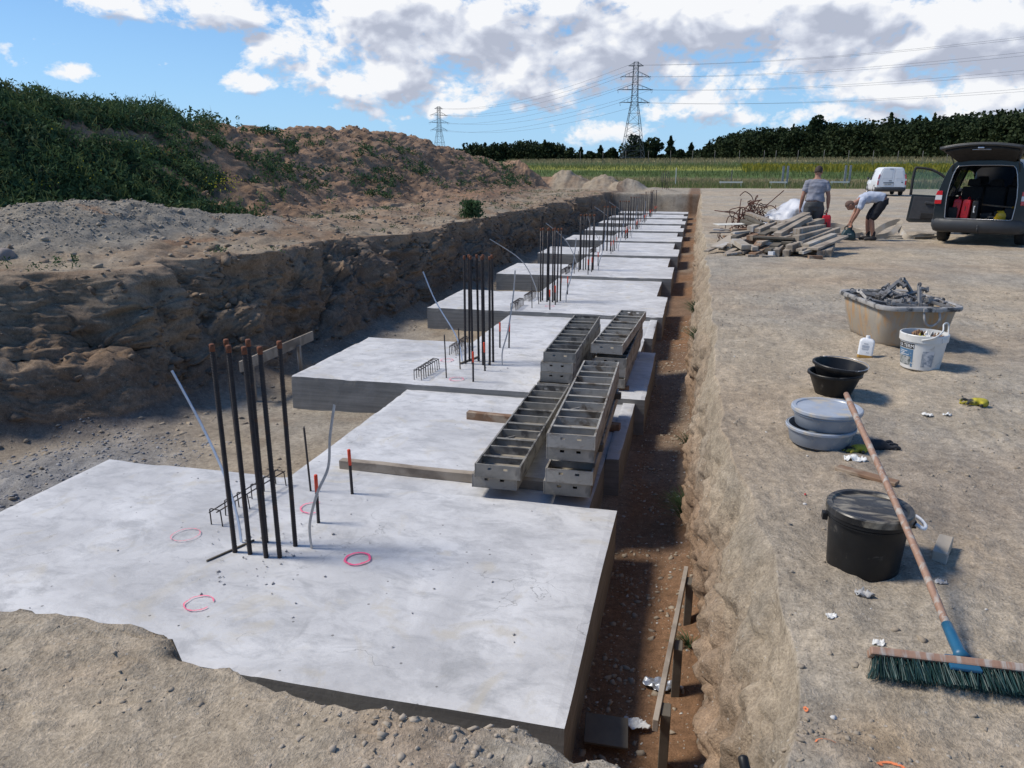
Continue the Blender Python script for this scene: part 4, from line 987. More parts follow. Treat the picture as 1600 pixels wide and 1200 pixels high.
# gloves, scraps
def glove(name, loc, rz, mat, label, s=1.0, curl=.02):
    """limp work glove lying on the ground: palm with five finger stubs"""
    V = []; E = []; RD = []
    def vtx(p, r_): V.append(p); RD.append(r_); return len(V)-1
    w0 = vtx((0, -.07, .016), .034); w1 = vtx((0, 0, .02), .037); w2 = vtx((0, .045, .02), .036); E.extend([(w0, w1), (w1, w2)])
    for i, (fx, L_) in enumerate([(-.033, .055), (-.011, .068), (.012, .066), (.034, .05)]):
        a = vtx((fx, .06, .016+.004*math.sin(i*3)), .012); b = vtx((fx*1.25, .06+L_*.55, .02+curl*math.sin(i*2+1)), .0115); c = vtx((fx*1.4+.006*math.sin(i), .06+L_, .012), .010); E.extend([(w2, a), (a, b), (b, c)])
    a = vtx((-.048, .0, .018), .014); b = vtx((-.072, .03, .014), .011); E.extend([(w1, a), (a, b)])
    return skin_obj(name, V, E, RD, mat, 0, sub=2, loc=loc, rz=rz, label=label, cat='glove', s=s)
def skin_obj(name, V, E, RD, mat, root, sub=1, loc=None, rz=0, label=None, cat=None, s=1.0, parent=None, smooth=True):
    me = bpy.data.meshes.new(name); me.from_pydata([tuple(Vector(v)*s) for v in V], E, []); o = bpy.data.objects.new(name, me); COL.objects.link(o)
    md = o.modifiers.new('skin', 'SKIN'); md.use_smooth_shade = True
    sl = me.skin_vertices[0].data
    for i, r_ in enumerate(RD):
        q = r_ if hasattr(r_, '__len__') else (r_, r_); sl[i].radius = (q[0]*s, q[1]*s); sl[i].use_root = (i == root)
    if sub: m2 = o.modifiers.new('sub', 'SUBSURF'); m2.levels = sub; m2.render_levels = sub
    bpy.context.view_layer.update(); dg = bpy.context.evaluated_depsgraph_get(); ne = bpy.data.meshes.new_from_object(o.evaluated_get(dg)); o.modifiers.clear(); o.data = ne
    ne.materials.clear(); ne.materials.append(M[mat] if isinstance(mat, str) else mat)
    if loc is not None: o.location = loc
    o.rotation_euler = (0, 0, rz)
    if parent: o.parent = parent
    if label: tag(o, label, cat)
    return o
glove('work_glove', (1.13, 4.50, gz(1.13, 4.5)), R(-75), 'glove_black', 'black rubber work glove lying right of the grey tubs', 1.05, .012)
glove('work_glove', (1.02, 4.43, gz(1.02, 4.43)), R(120), 'glove_yellow', 'yellow and black glove half under the broom stick', .8, .01)
glove('work_glove', (1.97, 5.46, gz(1.97, 5.46)+.002), R(100), 'glove_yellow', 'yellow and black work glove lying alone on the yard', .95, .02)
o = rag('paper_scrap', .055, (.955, 4.22, gz(.955, 4.22)+.001), M['paper'], 31, .35); tag(o, 'crumpled white paper below the grey tubs', 'litter')
plank('wood_splinter', (.84, 4.07, gz(.84, 4.07)+.014), (1.10, 3.90, gz(1.1, 3.9)+.014), .06, .02, 'wood_brown', 'flat splintered wood scrap behind the lidded black bucket', cat='wood scrap')
plank('wood_block', (1.06, 3.06, gz(1.06, 3.06)+.022), (1.135, 3.24, gz(1.13, 3.24)+.03), .055, .05, 'wood_pale', 'rough split wood block lying on the soil right of the broom stick', cat='wood scrap')
o = crumbs('pebble', [(.63, 3.69, gz(.63, 3.69)+.004)], .009, .010, M['red'], 2); tag(o, 'tiny red plastic bit on the soil left of the lidded bucket', 'litter')
for i, (x, y, r_, lb_) in enumerate([(1.58, 5.18, .03, 'small white paper scrap left of the lone yellow glove'), (1.70, 5.2, .025, 'white paper shred nearest the lone yellow glove'), (.70, 2.42, .02, 'small white shred on the rim soil left of the broom head'), (.575, 2.57, .018, 'tiny white shred near the rim above the orange mark'), (1.02, 2.88, .02, 'grey flake of mortar on the soil behind the broom'), (.72, 2.75, .035, 'flat grey mortar flake below the black bucket'), (3.1, 9.9, .03, 'white pebble like scrap far out on the yard')]):
    o = rag('litter_scrap', r_, (x, y, gz(x, y)+.002), M['paper' if i < 4 or i == 6 else 'crumb'], 40+i, .6, 8); tag(o, lb_, 'litter')
# orange marks sprayed on the soil
for i, (x, y, r_, sx_, wd, ar) in enumerate([(.42, 2.04, .010, .5, .016, 6.28), (.452, 1.89, .02, 1.3, .007, 3.), (.615, 1.845, .022, 1.5, .018, 2.8)]):
    o = ring(x, y, 0, r_, wd, M['orange_spray'], None, .2, ar, sx_, 'spray_mark', lambda a, b: gz(a, b)); tag(o, ['short upright orange spray mark on the rim soil', 'thin curved orange spray mark on the rim soil', 'broad orange spray mark at the bottom edge of the yard'][i], 'spray mark')
# rubber hose end poking out of the near corner
x, y = .235, 1.80
o = MB().tube(cr([(.26, 1.70, -.06), (.24, 1.72, -.02), (.225, 1.745, .015), (.22, 1.765, .028)], 5), [.014]*14+[.013, .009], 14).build('hose_end', M['blackpl'], smooth=True); tag(o, 'rounded black rubber end sticking out of the soil at the trench corner', 'hose')
# boulder
o = crumbs('boulder', [(0, 0, 0)], .28, .281, M['rock'], 8, .7); o.location = (-9.3, 8.5, .36); md = o.modifiers.new('s', 'SUBSURF'); md.levels = md.render_levels = 2; tag(o, 'pinkish boulder on the left bank at the picture edge', 'boulder')

# ------------------------------------------------------------------ timber heap
PILE = [
    (1.61, 15.7, 0.38, 2.28, 16.7, 0.67, 0.17, 0.09, 'g') ,
    (1.55, 15.9, 0.47, 2.27, 16.9, 0.73, 0.17, 0.08, 'g') ,
    (1.09, 16.9, 0.74, 1.55, 16.4, 0.6, 0.15, 0.05, 'o') ,
    (1.06, 16.8, 0.67, 1.36, 16.3, 0.54, 0.12, 0.05, 'd') ,
    (1.95, 15.7, 0.46, 2.53, 16.4, 0.51, 0.15, 0.1, 'o') ,
    (1.93, 15.5, 0.34, 2.64, 16.3, 0.45, 0.15, 0.11, 'g') ,
    (1.9, 15.35, 0.21, 2.82, 16.3, 0.46, 0.1, 0.1, 'o') ,
    (2.09, 15.25, 0.21, 2.7, 16.0, 0.37, 0.14, 0.09, 'p') ,
    (2.2, 15.1, 0.18, 2.87, 16.0, 0.36, 0.22, 0.04, 'g') ,
    (1.79, 15.2, 0.17, 2.17, 15.8, 0.26, 0.14, 0.13, 'g') ,
    (2.2, 16.4, 0.53, 2.57, 16.9, 0.6, 0.15, 0.1, 'g') ,
    (1.55, 15.1, 0.08, 1.76, 15.8, 0.2, 0.12, 0.14, 'g') ,
    (1.73, 15.1, 0.06, 1.9, 15.6, 0.14, 0.12, 0.12, 'g') ,
    (2.35, 15.1, 0.09, 2.52, 15.7, 0.17, 0.14, 0.12, 'g') ,
    (2.49, 15.15, 0.09, 2.65, 15.8, 0.19, 0.12, 0.13, 'g') ,
    (2.11, 14.9, 0.03, 2.36, 14.95, 0.03, 0.09, 0.06, 'b') ,
    (0.39, 16.4, 0.42, 0.95, 16.4, 0.42, 0.16, 0.03, 'p') ,
    (0.31, 16.2, 0.37, 0.76, 16.3, 0.38, 0.14, 0.03, 'g') ,
    (0.74, 16.2, 0.43, 1.11, 16.3, 0.45, 0.15, 0.04, 'b') ,
    (0.77, 16.0, 0.38, 1.12, 16.2, 0.41, 0.15, 0.04, 'p') ,
    (0.26, 15.2, 0.08, 0.63, 15.9, 0.18, 0.1, 0.03, 'g') ,
    (0.46, 15.4, 0.14, 0.83, 16.1, 0.33, 0.26, 0.03, 'p') ,
    (0.7, 15.4, 0.19, 1.09, 15.9, 0.3, 0.12, 0.06, 'o') ,
    (0.82, 15.5, 0.27, 1.0, 15.1, 0.18, 0.2, 0.09, 'p') ,
    (0.65, 15.1, 0.06, 0.86, 15.4, 0.13, 0.12, 0.04, 'g') ,
    (0.61, 14.95, 0.04, 0.97, 15.2, 0.09, 0.12, 0.04, 'o') ,
    (0.91, 15.1, 0.08, 1.19, 15.5, 0.17, 0.14, 0.05, 'g') ,
    (1.03, 15.4, 0.18, 1.17, 15.1, 0.16, 0.13, 0.07, 'p') ,
    (1.11, 15.0, 0.04, 1.54, 15.7, 0.19, 0.15, 0.06, 'b') ,
    (1.01, 14.95, 0.01, 1.35, 15.1, 0.03, 0.1, 0.04, 'o') ,
    (1.26, 14.9, 0.0, 1.52, 15.05, 0.03, 0.1, 0.03, 'g') ,
    (1.2, 15.3, 0.19, 1.41, 15.9, 0.38, 0.15, 0.03, 'b') ,
    (1.25, 15.4, 0.24, 1.55, 15.8, 0.31, 0.14, 0.05, 'o') ,
    (1.09, 15.7, 0.31, 1.28, 16.0, 0.34, 0.14, 0.1, 'b') ,
    (1.11, 16.1, 0.46, 1.29, 16.4, 0.49, 0.14, 0.12, 'p') ,
    (0.98, 16.7, 0.59, 1.28, 16.4, 0.51, 0.14, 0.06, 'd') ,
    (1.68, 15.6, 0.29, 1.96, 16.0, 0.34, 0.16, 0.13, 'o') ,
    (1.13, 15.2, 0.16, 1.36, 15.6, 0.23, 0.12, 0.05, 'g') ,
    (1.45, 15.05, 0.07, 1.58, 15.3, 0.09, 0.1, 0.09, 'w') ,
    (1.52, 15.3, 0.18, 1.75, 15.8, 0.27, 0.17, 0.07, 'd') ,
    (3.04, 18.6, 0.69, 3.23, 18.9, 0.71, 0.12, 0.1, 'g') ,
    (0.69, 18.4, 0.57, 1.15, 18.7, 0.59, 0.1, 0.05, 'b') ,
    (1.32, 15.8, 0.36, 1.73, 16.4, 0.5, 0.16, 0.07, 'd') ,
    (1.71, 16.3, 0.58, 2.16, 16.8, 0.64, 0.2, 0.06, 'o') ,
    (1.25, 16.0, 0.44, 1.63, 16.5, 0.57, 0.14, 0.08, 'o') ,
    (1.75, 15.4, 0.25, 2.09, 16.0, 0.38, 0.2, 0.05, 'd') ,
    (1.96, 15.1, 0.15, 2.2, 15.4, 0.2, 0.13, 0.05, 'o') ,
    (2.0, 15.05, 0.11, 2.17, 15.2, 0.15, 0.12, 0.05, 'p') ,
    (1.4, 15.1, 0.13, 1.67, 15.5, 0.14, 0.14, 0.08, 'd') ,
    (1.91, 15.7, 0.38, 2.43, 16.0, 0.31, 0.2, 0.06, 'd') ,
    (0.78, 15.7, 0.31, 1.05, 16.2, 0.37, 0.12, 0.06, 'd') ,
    (1.36, 16.6, 0.61, 1.74, 16.6, 0.59, 0.16, 0.05, 'o') ,
]
MAT = dict(g='wood_grey', o='wood_old', p='wood_pale', b='wood_brown', d='wood_dark', w='cleanwhite')
DESC = dict(g='grey', o='weathered', p='pale', b='brown', d='dark', w='white')
SPECIAL = {0: 'thick grey beam slanting up right across the heap, lower of two', 1: 'thick grey beam slanting up right, on top of the heap', 2: 'board slanting down right from the tangle of rusty wire', 7: 'pale square beam with cut end at the lower right of the heap', 8: 'wide grey board running out to the machine at the right', 15: 'small brown block lying in front of the timber heap', 21: 'wide pale board sloping down at the left end of the heap', 20: 'thin grey lath reaching out to the trench at the far left', 28: 'brown board lying at the front foot of the heap', 16: 'uppermost pale board of the flat stack left of the heap', 17: 'grey board at the bottom of the flat stack left of the heap', 38: 'small white block at the front foot of the heap', 40: 'small grey block lying behind the man with the red case', 41: 'red brown batten under the tangle of rusty wire'}
for i, (x0, y0, z0, x1, y1, z1, w_, t_, mt) in enumerate(PILE):
    gx = gz(x0, y0)
    a = Vector((x0, y0, max(z0, gx+t_/2))); b = Vector((x1, y1, max(z1, gz(x1, y1)+t_/2)))
    if i == 40: a = Vector((3.20, 19.6, gz(3.2, 19.6)+.06)); b = Vector((3.45, 19.8, gz(3.2, 19.6)+.06))
    if i == 41: a = Vector((.72, 19.3, gz(.7, 19)+.03)); b = Vector((1.3, 19.6, gz(.7, 19)+.03))
    L_ = (b-a).length
    side = 'left' if (x0+x1)/2 < 1.05 else ('right' if (x0+x1)/2 > 1.9 else 'middle'); hgt = 'top' if (a.z+b.z)/2 > .45 else ('foot' if (a.z+b.z)/2 < .15 else 'body')
    lab = SPECIAL.get(i, f"{DESC[mt]} {'long' if L_ > .9 else ('medium' if L_ > .5 else 'short')} {'thick' if t_ > .08 else ('thin' if t_ < .045 else 'flat')} timber in the {hgt} of the heap, {side} part, {'nearer' if min(y0, y1) < 15.3 else 'farther'} side")
    plank('timber_piece', a, b, w_, t_, MAT[mt], lab, 'timber pieces in the scrap wood heap', 'timber', seed=i)
plank('fibre_board', (.45, 16.75, .50), (1.25, 16.95, .52), .45, .012, 'stake_white', 'thin whitish sheet lying on the flat stack left of the heap', cat='sheet')
gg = random.Random(8)
for i in range(46):   # inner layers that carry the heap
    x = gg.uniform(.75, 2.35); y = gg.uniform(15.4, 16.6); L_ = gg.uniform(.4, 1.0); a = gg.uniform(-.5, .9); zc = .06+gg.random()*.30*max(0, 1-abs(x-1.6)/.9)
    dx, dy = math.cos(a)*L_/2, math.sin(a)*L_/2
    plank('timber_piece', (x-dx, y-dy, zc+.03), (x+dx, y+dy, zc+gg.uniform(-.02, .1)), gg.uniform(.08, .18), gg.uniform(.03, .1), gg.choice(['wood_grey', 'wood_old', 'wood_dark', 'wood_brown', 'wood_pale']), 'partly buried timber offcut inside the scrap wood heap', 'buried offcuts inside the scrap wood heap', 'timber', seed=i+70)
# tangle of rusty wire
gg = random.Random(3); m = MB()
for k in range(75):
    p = Vector((gg.uniform(-.35, .35), gg.uniform(-.25, .25), gg.uniform(.03, .45))); pts = [p]
    d_ = Vector((gg.uniform(-1, 1), gg.uniform(-1, 1), gg.uniform(-.2, .9))).normalized()
    for s_ in range(gg.randint(5, 9)):
        hmax = .80*max(.25, 1-abs(pts[-1].x)*1.7); pull = Vector((-pts[-1].x*1.6, -pts[-1].y*2.2, (.30-pts[-1].z)*1.3 if pts[-1].z < hmax else -1.2))
        d_ = (d_+pull*.55+Vector((gg.gauss(0, .55), gg.gauss(0, .55), gg.gauss(0, .6)))).normalized(); q = pts[-1]+d_*.12; q.z = max(.015, q.z); pts.append(q)
    m.tube(cr(pts, 5), .0085, 5)
for (a, b) in [((-.1, 0, .45), (-.75, .1, .52)), ((.1, 0, .5), (.55, .1, .86)), ((.3, 0, .1), (.42, .05, .62)), ((-.3, 0, .2), (-.25, .05, .72))]: m.tube([a, b], .009, 5)
o = m.build('rusty_wire_tangle', M['rust'], smooth=True); o.location = (1.30, 18.3, gz(1.26, 18.3)); o.scale = (1.15, 1.1, 1.35); tag(o, 'tangled bundle of rusty wire and rods behind the timber heap', 'wire tangle')
# white sheeting bundle
bm = bmesh.new(); bmesh.ops.create_icosphere(bm, subdivisions=5, radius=1)
for v in bm.verts:
    x, y, z = v.co; n_ = float(fbm([x*1.6], [y*1.6], [z*1.6+5], 3, 61)[0]); cr_ = 1-2*abs(float(fbm([x*3.2+1], [y*2.2], [z*3+2], 3, 62)[0]))
    r_ = 1+.16*n_+.09*cr_; v.co = (x*.78*r_, y*.6*r_, max(-.1, z*r_)*(.56*(1-.35*max(0, -x))))
me = bpy.data.meshes.new('sheeting_bundle'); bm.to_mesh(me); bm.free(); me.materials.append(M['foil'])
for p in me.polygons: p.use_smooth = True
o = bpy.data.objects.new('sheeting_bundle', me); COL.objects.link(o); o.scale = (1, 1, 1.55); o.location = (2.12, 18.3, gz(2.4, 19)+.03); tag(o, 'crumpled bundle of white plastic sheeting behind the timber heap', 'sheeting')
# flat hose and laths right of the bending man
gg = random.Random(12)
for i, (pts, lb_) in enumerate([([(3.15, 20.2, .2), (3.4, 20.6, .28), (3.8, 20.5, .2), (4.1, 20.3, .1), (3.7, 20.0, .06), (3.3, 19.9, .1)], 'pale flat hose looped behind the bending man'), ([(4.2, 20.0, .06), (4.6, 20.4, .3), (4.95, 20.5, .4), (4.7, 20.2, .12), (4.3, 19.9, .05)], 'pale flat hose loop standing up right of the bending man'), ([(4.9, 20.6, .35), (5.05, 20.1, .05), (5.4, 20.2, .08), (5.75, 20.5, .05)], 'pale flat hose end trailing toward the open car door')]):
    o = strip([Vector(p) for p in cr(pts, 8)], .13, .02, M['wood_pale'], 'flat_hose'); tag(o, lb_, 'hose', 'loops of pale flat hose')
plank('lath', (4.0, 20.0, .06), (5.2, 20.3, .08), .1, .03, 'wood_pale', 'pale lath under the hose loops', cat='lath')
plank('lath', (5.2, 20.1, .05), (5.75, 20.3, .07), .1, .04, 'wood_dark', 'dark short lath nearest the open car door', cat='lath')
# ------------------------------------------------------------------ vehicles
def paint(name, c, metal=.0, rough=.3, dirt=(.3, .26, .2)):
    m, nt, b = new_mat(name); N = NT(nt); tc = N.n('ShaderNodeTexCoord').outputs['Object']; s = N.n('ShaderNodeSeparateXYZ'); N.l(tc, s.inputs[0])
    d = N.math('MULTIPLY', N.maprange(N.math('ADD', s.outputs[2], N.math('MULTIPLY', N.noise(tc, 3, 5, .6), .5)), .45, .95, .28, .015), N.maprange(N.noise(tc, 12, 5, .7), .3, .7, .4, 1))
    N.l(N.mixc(d, c, dirt), b.inputs['Base Color']); b.inputs['Metallic'].default_value = metal
    N.l(N.math('ADD', N.math('MULTIPLY', d, .6), rough), b.inputs['Roughness']); b.inputs['Coat Weight'].default_value = .12; b.inputs['Coat Roughness'].default_value = .15; return m
M['paint_dark'] = paint('dark blue grey car paint', (.014, .021, .026), .3)
M['paint_white'] = paint('white van paint', (.72, .74, .76))
def glass_mat(name, tint, k):
    m = bpy.data.materials.new(name); m.use_nodes = True; nt = m.node_tree; nt.nodes.clear(); N = NT(nt)
    o = N.n('ShaderNodeOutputMaterial'); t = N.n('ShaderNodeBsdfTransparent'); t.inputs[0].default_value = (*tint, 1); g_ = N.n('ShaderNodeBsdfGlossy'); g_.inputs['Roughness'].default_value = .03
    fr = N.n('ShaderNodeFresnel'); fr.inputs[0].default_value = 1.5; mx = N.n('ShaderNodeMixShader'); N.l(N.math('ADD', fr.outputs[0], k, clamp=True), mx.inputs[0]); N.l(t.outputs[0], mx.inputs[1]); N.l(g_.outputs[0], mx.inputs[2]); N.l(mx.outputs[0], o.inputs[0]); return m
M['glass'] = glass_mat('clear glass', (.75, .8, .78), .02); M['glass_dark'] = glass_mat('tinted glass', (.12, .13, .13), .03)
def lamp(name, c):
    m, nt, b = new_mat(name); b.inputs['Base Color'].default_value = (*c, 1); b.inputs['Roughness'].default_value = .15; b.inputs['Coat Weight'].default_value = 1; return m
M['lamp_red'] = lamp('red lens', (.5, .012, .02)); M['lamp_clear'] = lamp('clear lens', (.62, .60, .62)); M['plate'] = pm('number plate', (.6, .6, .58), (.5, .5, .5), 8, .5); M['ink'] = pm('plate ink', (.03, .03, .03), None, 8, .6)

def wheel(parent, x, y, r=.32, w=.205):
    wr = thing_child('wheel', parent, (x, y, r)); s = 1 if x > 0 else -1
    T = Matrix.Rotation(R(90), 4, 'Y')
    prof = [(r*.62, -w/2), (r*.72, -w/2-.004), (r*.93, -w/2+.006), (r*.985, -w/2+.03), (r, -w/4), (r, w/4), (r*.985, w/2-.03), (r*.93, w/2-.006), (r*.72, w/2+.004), (r*.62, w/2)]
    MB().lathe(prof, 40, T).build('tyre', M['tyre'], wr, auto=40)
    m = MB().lathe([(0, w*.3), (.05, w*.33), (.07, w*.28), (r*.45, w*.2), (r*.60, w*.32), (r*.63, w*.42), (r*.6, -w*.4)], 32, T if s > 0 else Matrix.Rotation(R(-90), 4, 'Y'))
    for k in range(5):
        a = 2*math.pi*k/5; m.box((0, 0, 0), (.02, .05, r*.5), (Matrix.Rotation(a, 4, 'X') @ Matrix.Translation((s*w*.36, 0, r*.32))))
    m.build('rim', M['silver'], wr, auto=40); return wr
def thing_child(name, parent, loc):
    o = bpy.data.objects.new(name, None); COL.objects.link(o); o.parent = parent; o.location = loc; o.empty_display_size = .1; return o
ST = [  # y, roof z, belt z, half width belt, half width roof, sill z
    (.06, 1.775, 1.03, .872, .640, .34), (.16, 1.80, 1.03, .885, .645, .32), (.42, 1.815, 1.02, .893, .650, .30), (1.15, 1.825, 1.01, .897, .655, .28), (1.24, 1.825, 1.01, .897, .655, .28), (2.02, 1.82, 1.0, .897, .650, .28), (2.10, 1.815, 1.0, .897, .648, .28),
    (2.62, 1.77, .99, .893, .635, .28), (2.80, 1.69, .985, .89, .625, .28), (3.06, 1.50, .98, .885, .64, .28), (3.36, 1.20, .97, .88, .70, .28), (3.55, 1.06, .95, .87, .74, .28), (3.95, .98, .88, .85, .70, .27), (4.25, .85, .76, .80, .60, .26), (4.38, .62, .56, .72, .5, .27)]
def sect(s):
    y, zr, zb, wb_, wr_, zs = s; dz = zr-zb
    return [(-wb_*.955, y, zs), (-wb_*1.0, y, zs+.16), (-wb_*1.005, y, (zs+zb)/2+.05), (-wb_*.99, y, zb), (-mix(wb_, wr_, .80), y, zb+dz*.74), (-wr_, y, zb+dz*.90), (-wr_*.86, y, zr-.012), (-wr_*.45, y, zr+.0), (0, y, zr+.008)]
def body_shell(root, pt, open_rear, door_hole, side_glass):
    secs = []
    for s in ST:
        a = sect(s); secs.append(a+[(-x, y, z) for x, y, z in a[-2::-1]])
    nP = len(secs[0]); B, W = MB(), MB(); allv = [Vector(p) for q in secs for p in q]
    body = MB(); screen = MB(); sw = {}
    body.v = list(allv)
    def idx(i, j): return i*nP+j
    for i in range(len(secs)-1):
        for j in range(nP-1):
            f = [idx(i, j), idx(i+1, j), idx(i+1, j+1), idx(i, j+1)]
            left = j < (nP-1)//2; jj = j if left else nP-2-j
            y0 = ST[i][0]
            if jj == 3 and i in ((2,) if side_glass else ()) or (jj == 3 and side_glass and i == 4) or (jj == 3 and i in (6, 7, 8)):
                if door_hole and left and i >= 6: continue
                key = ('L' if left else 'R', 0 if i == 2 else (1 if i == 4 else 2)); sw.setdefault(key, []).append(f); continue
            if door_hole and left and i in (6, 7, 8) and jj <= 3: continue
            if i in (8, 9, 10) and jj >= 5 or (i in (8, 9) and jj == 4): screen.f.append(f); continue
            body.f.append(f)
    body.f.append([idx(len(secs)-1, j) for j in range(nP)])
    o = body.build('body', pt, root, auto=32); md = o.modifiers.new('t', 'SOLIDIFY'); md.thickness = .03; md.offset = -1
    screen.v = list(allv); o = screen.build('windscreen', M['glass'], root, auto=30); clean(o)
    for k, fs in sw.items():
        m = MB(); m.v = [v.copy() for v in allv]; m.f = fs; o = m.build('side_window', M['glass_dark'] if k[1] < 2 else M['glass'], root, auto=30); clean(o)
    return secs
def clean(o):
    bm = bmesh.new(); bm.from_mesh(o.data); bmesh.ops.delete(bm, geom=[v for v in bm.verts if not v.link_faces], context='VERTS'); bm.to_mesh(o.data); bm.free()
def outline(zs, y):
    """mirror a left half outline given as (half width, z)"""
    return [(-w_, y, z) for w_, z in zs]+[(w_, y, z) for w_, z in zs[::-1]]
def make_van(name, label, loc, rz, pt, open_rear):
    root = thing(name, label, 'van' if not open_rear else 'car', loc, rz)
    body_shell(root, pt, open_rear, open_rear, open_rear)
    outer = [(.84, .34), (.872, .55), (.875, .80), (.865, 1.03), (.80, 1.30), (.72, 1.56), (.65, 1.70), (.55, 1.765), (.28, 1.785)]
    inner = [(.60, .56), (.635, .58), (.65, .80), (.655, 1.03), (.63, 1.28), (.59, 1.50), (.55, 1.62), (.50, 1.675), (.25, 1.69)]
    if open_rear:
        rings = []
        for zs, y in ((outer, .06), ([(a*.99, b) for a, b in outer], .035), (inner, .03), ([(a*.985, b-.005) for a, b in inner], .10)): rings.append(outline(zs, y))
        m = MB(); n = len(rings[0])
        for r_ in rings: m.v += [Vector(p) for p in r_]
        for i in range(3):
            for k in range(n): m.f.append([i*n+k, i*n+(k+1) % n, (i+1)*n+(k+1) % n, (i+1)*n+k])
        m.build('rear_frame', pt, root, auto=35)
        m = MB(); sl = outline([(a*1.0, b) for a, b in inner], .026)
        m.tube(sl+[sl[0]], .010, 6); m.build('door_seal', M['silver'], root, smooth=True)
        # load bay, trim
        it = M['interior']
        MB().box((0, 1.5, .545), (1.24, 2.85, .03)).build('load_floor', it, root)
        for s in (-1, 1):
            m = MB(); m.v = [Vector(p) for p in ((s*.62, .12, .56), (s*.655, .12, 1.02), (s*.59, .12, 1.5), (s*.62, 2.0, .56), (s*.66, 2.0, 1.0), (s*.59, 2.0, 1.5))]; m.f = [[0, 1, 4, 3]] if s < 0 else [[3, 4, 1, 0]]
            m.build('side_trim', it, root); MB().box((s*.54, .55, .68), (.2, .7, .24)).build('wheel_arch', it, root, bevel=.05, seg=3)
            if s < 0: MB().bar((s*.60, .25, 1.07), (s*.60, 1.1, 1.09), .06, .08).build('grab_trim', it, root, bevel=.01)
        MB().box((0, 1.5, 1.745), (1.1, 2.5, .012)).build('headlining', it, root)
        for (x, w_) in ((-.38, .44), (.08, .44), (.46, .30)):
            MB().box((x, 1.25, .92), (w_, .13, .62), taper=.93).build('rear_seat', M['seat'], root, bevel=.04, seg=3)
            MB().box((x, 1.30, 1.32), (w_*.62, .09, .16), taper=.85).build('headrest', M['seat'], root, bevel=.035, seg=3)
        for x in (-.37, .37):
            MB().box((x, 2.25, .95), (.48, .14, .66), taper=.88).build('front_seat', M['seat'], root, bevel=.05, seg=3); MB().box((x, 2.28, 1.37), (.27, .1, .17), taper=.85).build('headrest', M['seat'], root, bevel=.035, seg=3)
        MB().box((0, 3.2, .88), (1.4, .45, .25)).build('dashboard', it, root, bevel=.06, seg=3)
        # tailgate swung up, seen from below
        tg = thing_child('tailgate', root, (0, .16, 1.80)); tg.rotation_euler = (R(-15), 0, 0)
        def gate(y0, y1, z, hw0, hw1, nx=14, ny=8, crown=.06, thick=0):
            V = []; F = []
            for j in range(ny+1):
                for i in range(nx+1):
                    u = i/nx*2-1; t = j/ny; hw = mix(hw0, hw1, t**.8); bow = (u*u)*.09
                    V.append((u*hw, -(mix(y0, y1, t))+bow*t, z-crown*u*u-.05*t*t*0))
            for j in range(ny):
                for i in range(nx): a = j*(nx+1)+i; F.append((a, a+1, a+nx+2, a+nx+1))
            return V, F
        V, F = gate(0, 1.08, .03, .56, .76); m = MB(); m.add(V, F); o = m.build('outer_skin', pt, tg, auto=35); md = o.modifiers.new('t', 'SOLIDIFY'); md.thickness = .025; md.offset = 1
        V, F = gate(.05, 1.0, -.035, .50, .66, crown=.05); m = MB(); m.add(V, F); o = m.build('inner_lining', M['interior'], tg, auto=35); md = o.modifiers.new('t', 'SOLIDIFY'); md.thickness = .03
        V, F = gate(.88, 1.085, -.0, .70, .755, ny=2, crown=.06); m = MB(); m.add(V, F); o = m.build('lower_edge', M['trim'], tg, auto=35); md = o.modifiers.new('t', 'SOLIDIFY'); md.thickness = .035
        MB().box((0, -1.02, -.045), (.11, .05, .03)).build('latch', M['silver'], tg, bevel=.008); MB().box((.0, -.93, -.055), (.34, .05, .012)).build('lock_plate', M['silver'], tg, bevel=.004)
        for s in (-1, 1): MB().tube([(s*.64, .10, 1.45), (s*.60, -.05, 1.72), (s*.62, -.30, 1.88)], .011, 8).build('gas_strut', M['trim'], root, smooth=True)
    else:
        for s, x0, x1 in ((-1, -.80, .12), (1, .128, .80)):
            zt = [(x0, .42), (x1, .42), (x1, 1.70 if s > 0 else 1.72), (x0, 1.70)]
            q = [(mix(-.82, -.60, 0), .42)] if 0 else None
            if s < 0: poly = [(-.80, .44), (.118, .44), (.118, 1.735), (-.50, 1.715), (-.585, 1.66), (-.78, 1.02)]
            else: poly = [(.128, .44), (.80, .44), (.78, 1.02), (.585, 1.66), (.50, 1.715), (.128, 1.735)]
            d_ = MB().prism(poly, .015, .06).build('rear_door', pt, root, bevel=.012, seg=2)
            c0, c1 = (-.62, -.02) if s < 0 else (.22, .66)
            MB().prism([(c0, 1.10), (c1, 1.10), (c1-.10 if s > 0 else c1, 1.60), (c0+(.10 if s < 0 else 0), 1.60)], .006, .0145).build('pressing', pt, d_, bevel=.004, seg=2)
            MB().box(((c0+c1)/2, .0135, .98), (c1-c0, .006, .012)).build('crease', M['paint_white'], d_)
        MB().prism([(-.84, .36), (.84, .36), (.865, 1.0), (.65, 1.70), (.5, 1.765), (-.5, 1.765), (-.65, 1.70), (-.865, 1.0)], .062, .10).build('rear_frame', pt, root, bevel=.01)
        MB().box((-.20, .008, .83), (.62, .03, .05)).build('handle_bar', M['trim'], root, bevel=.006); MB().box((-.10, .006, .955), (.17, .03, .045)).build('handle', M['trim'], root, bevel=.006)
        p = MB().box((-.22, .004, .725), (.5, .01, .105)).build('number_plate', M['plate'], root, bevel=.002)
        me = text_mesh('WZ 4830K', .085, M['ink']); o = bpy.data.objects.new('plate_text', me); COL.objects.link(o); o.parent = p; o.location = (-.22, -.0025, .695); o.rotation_euler = (R(90), 0, 0)
        MB().box((-.10, .004, 1.705), (.22, .02, .028)).build('brake_light', M['trim'], root, bevel=.004)
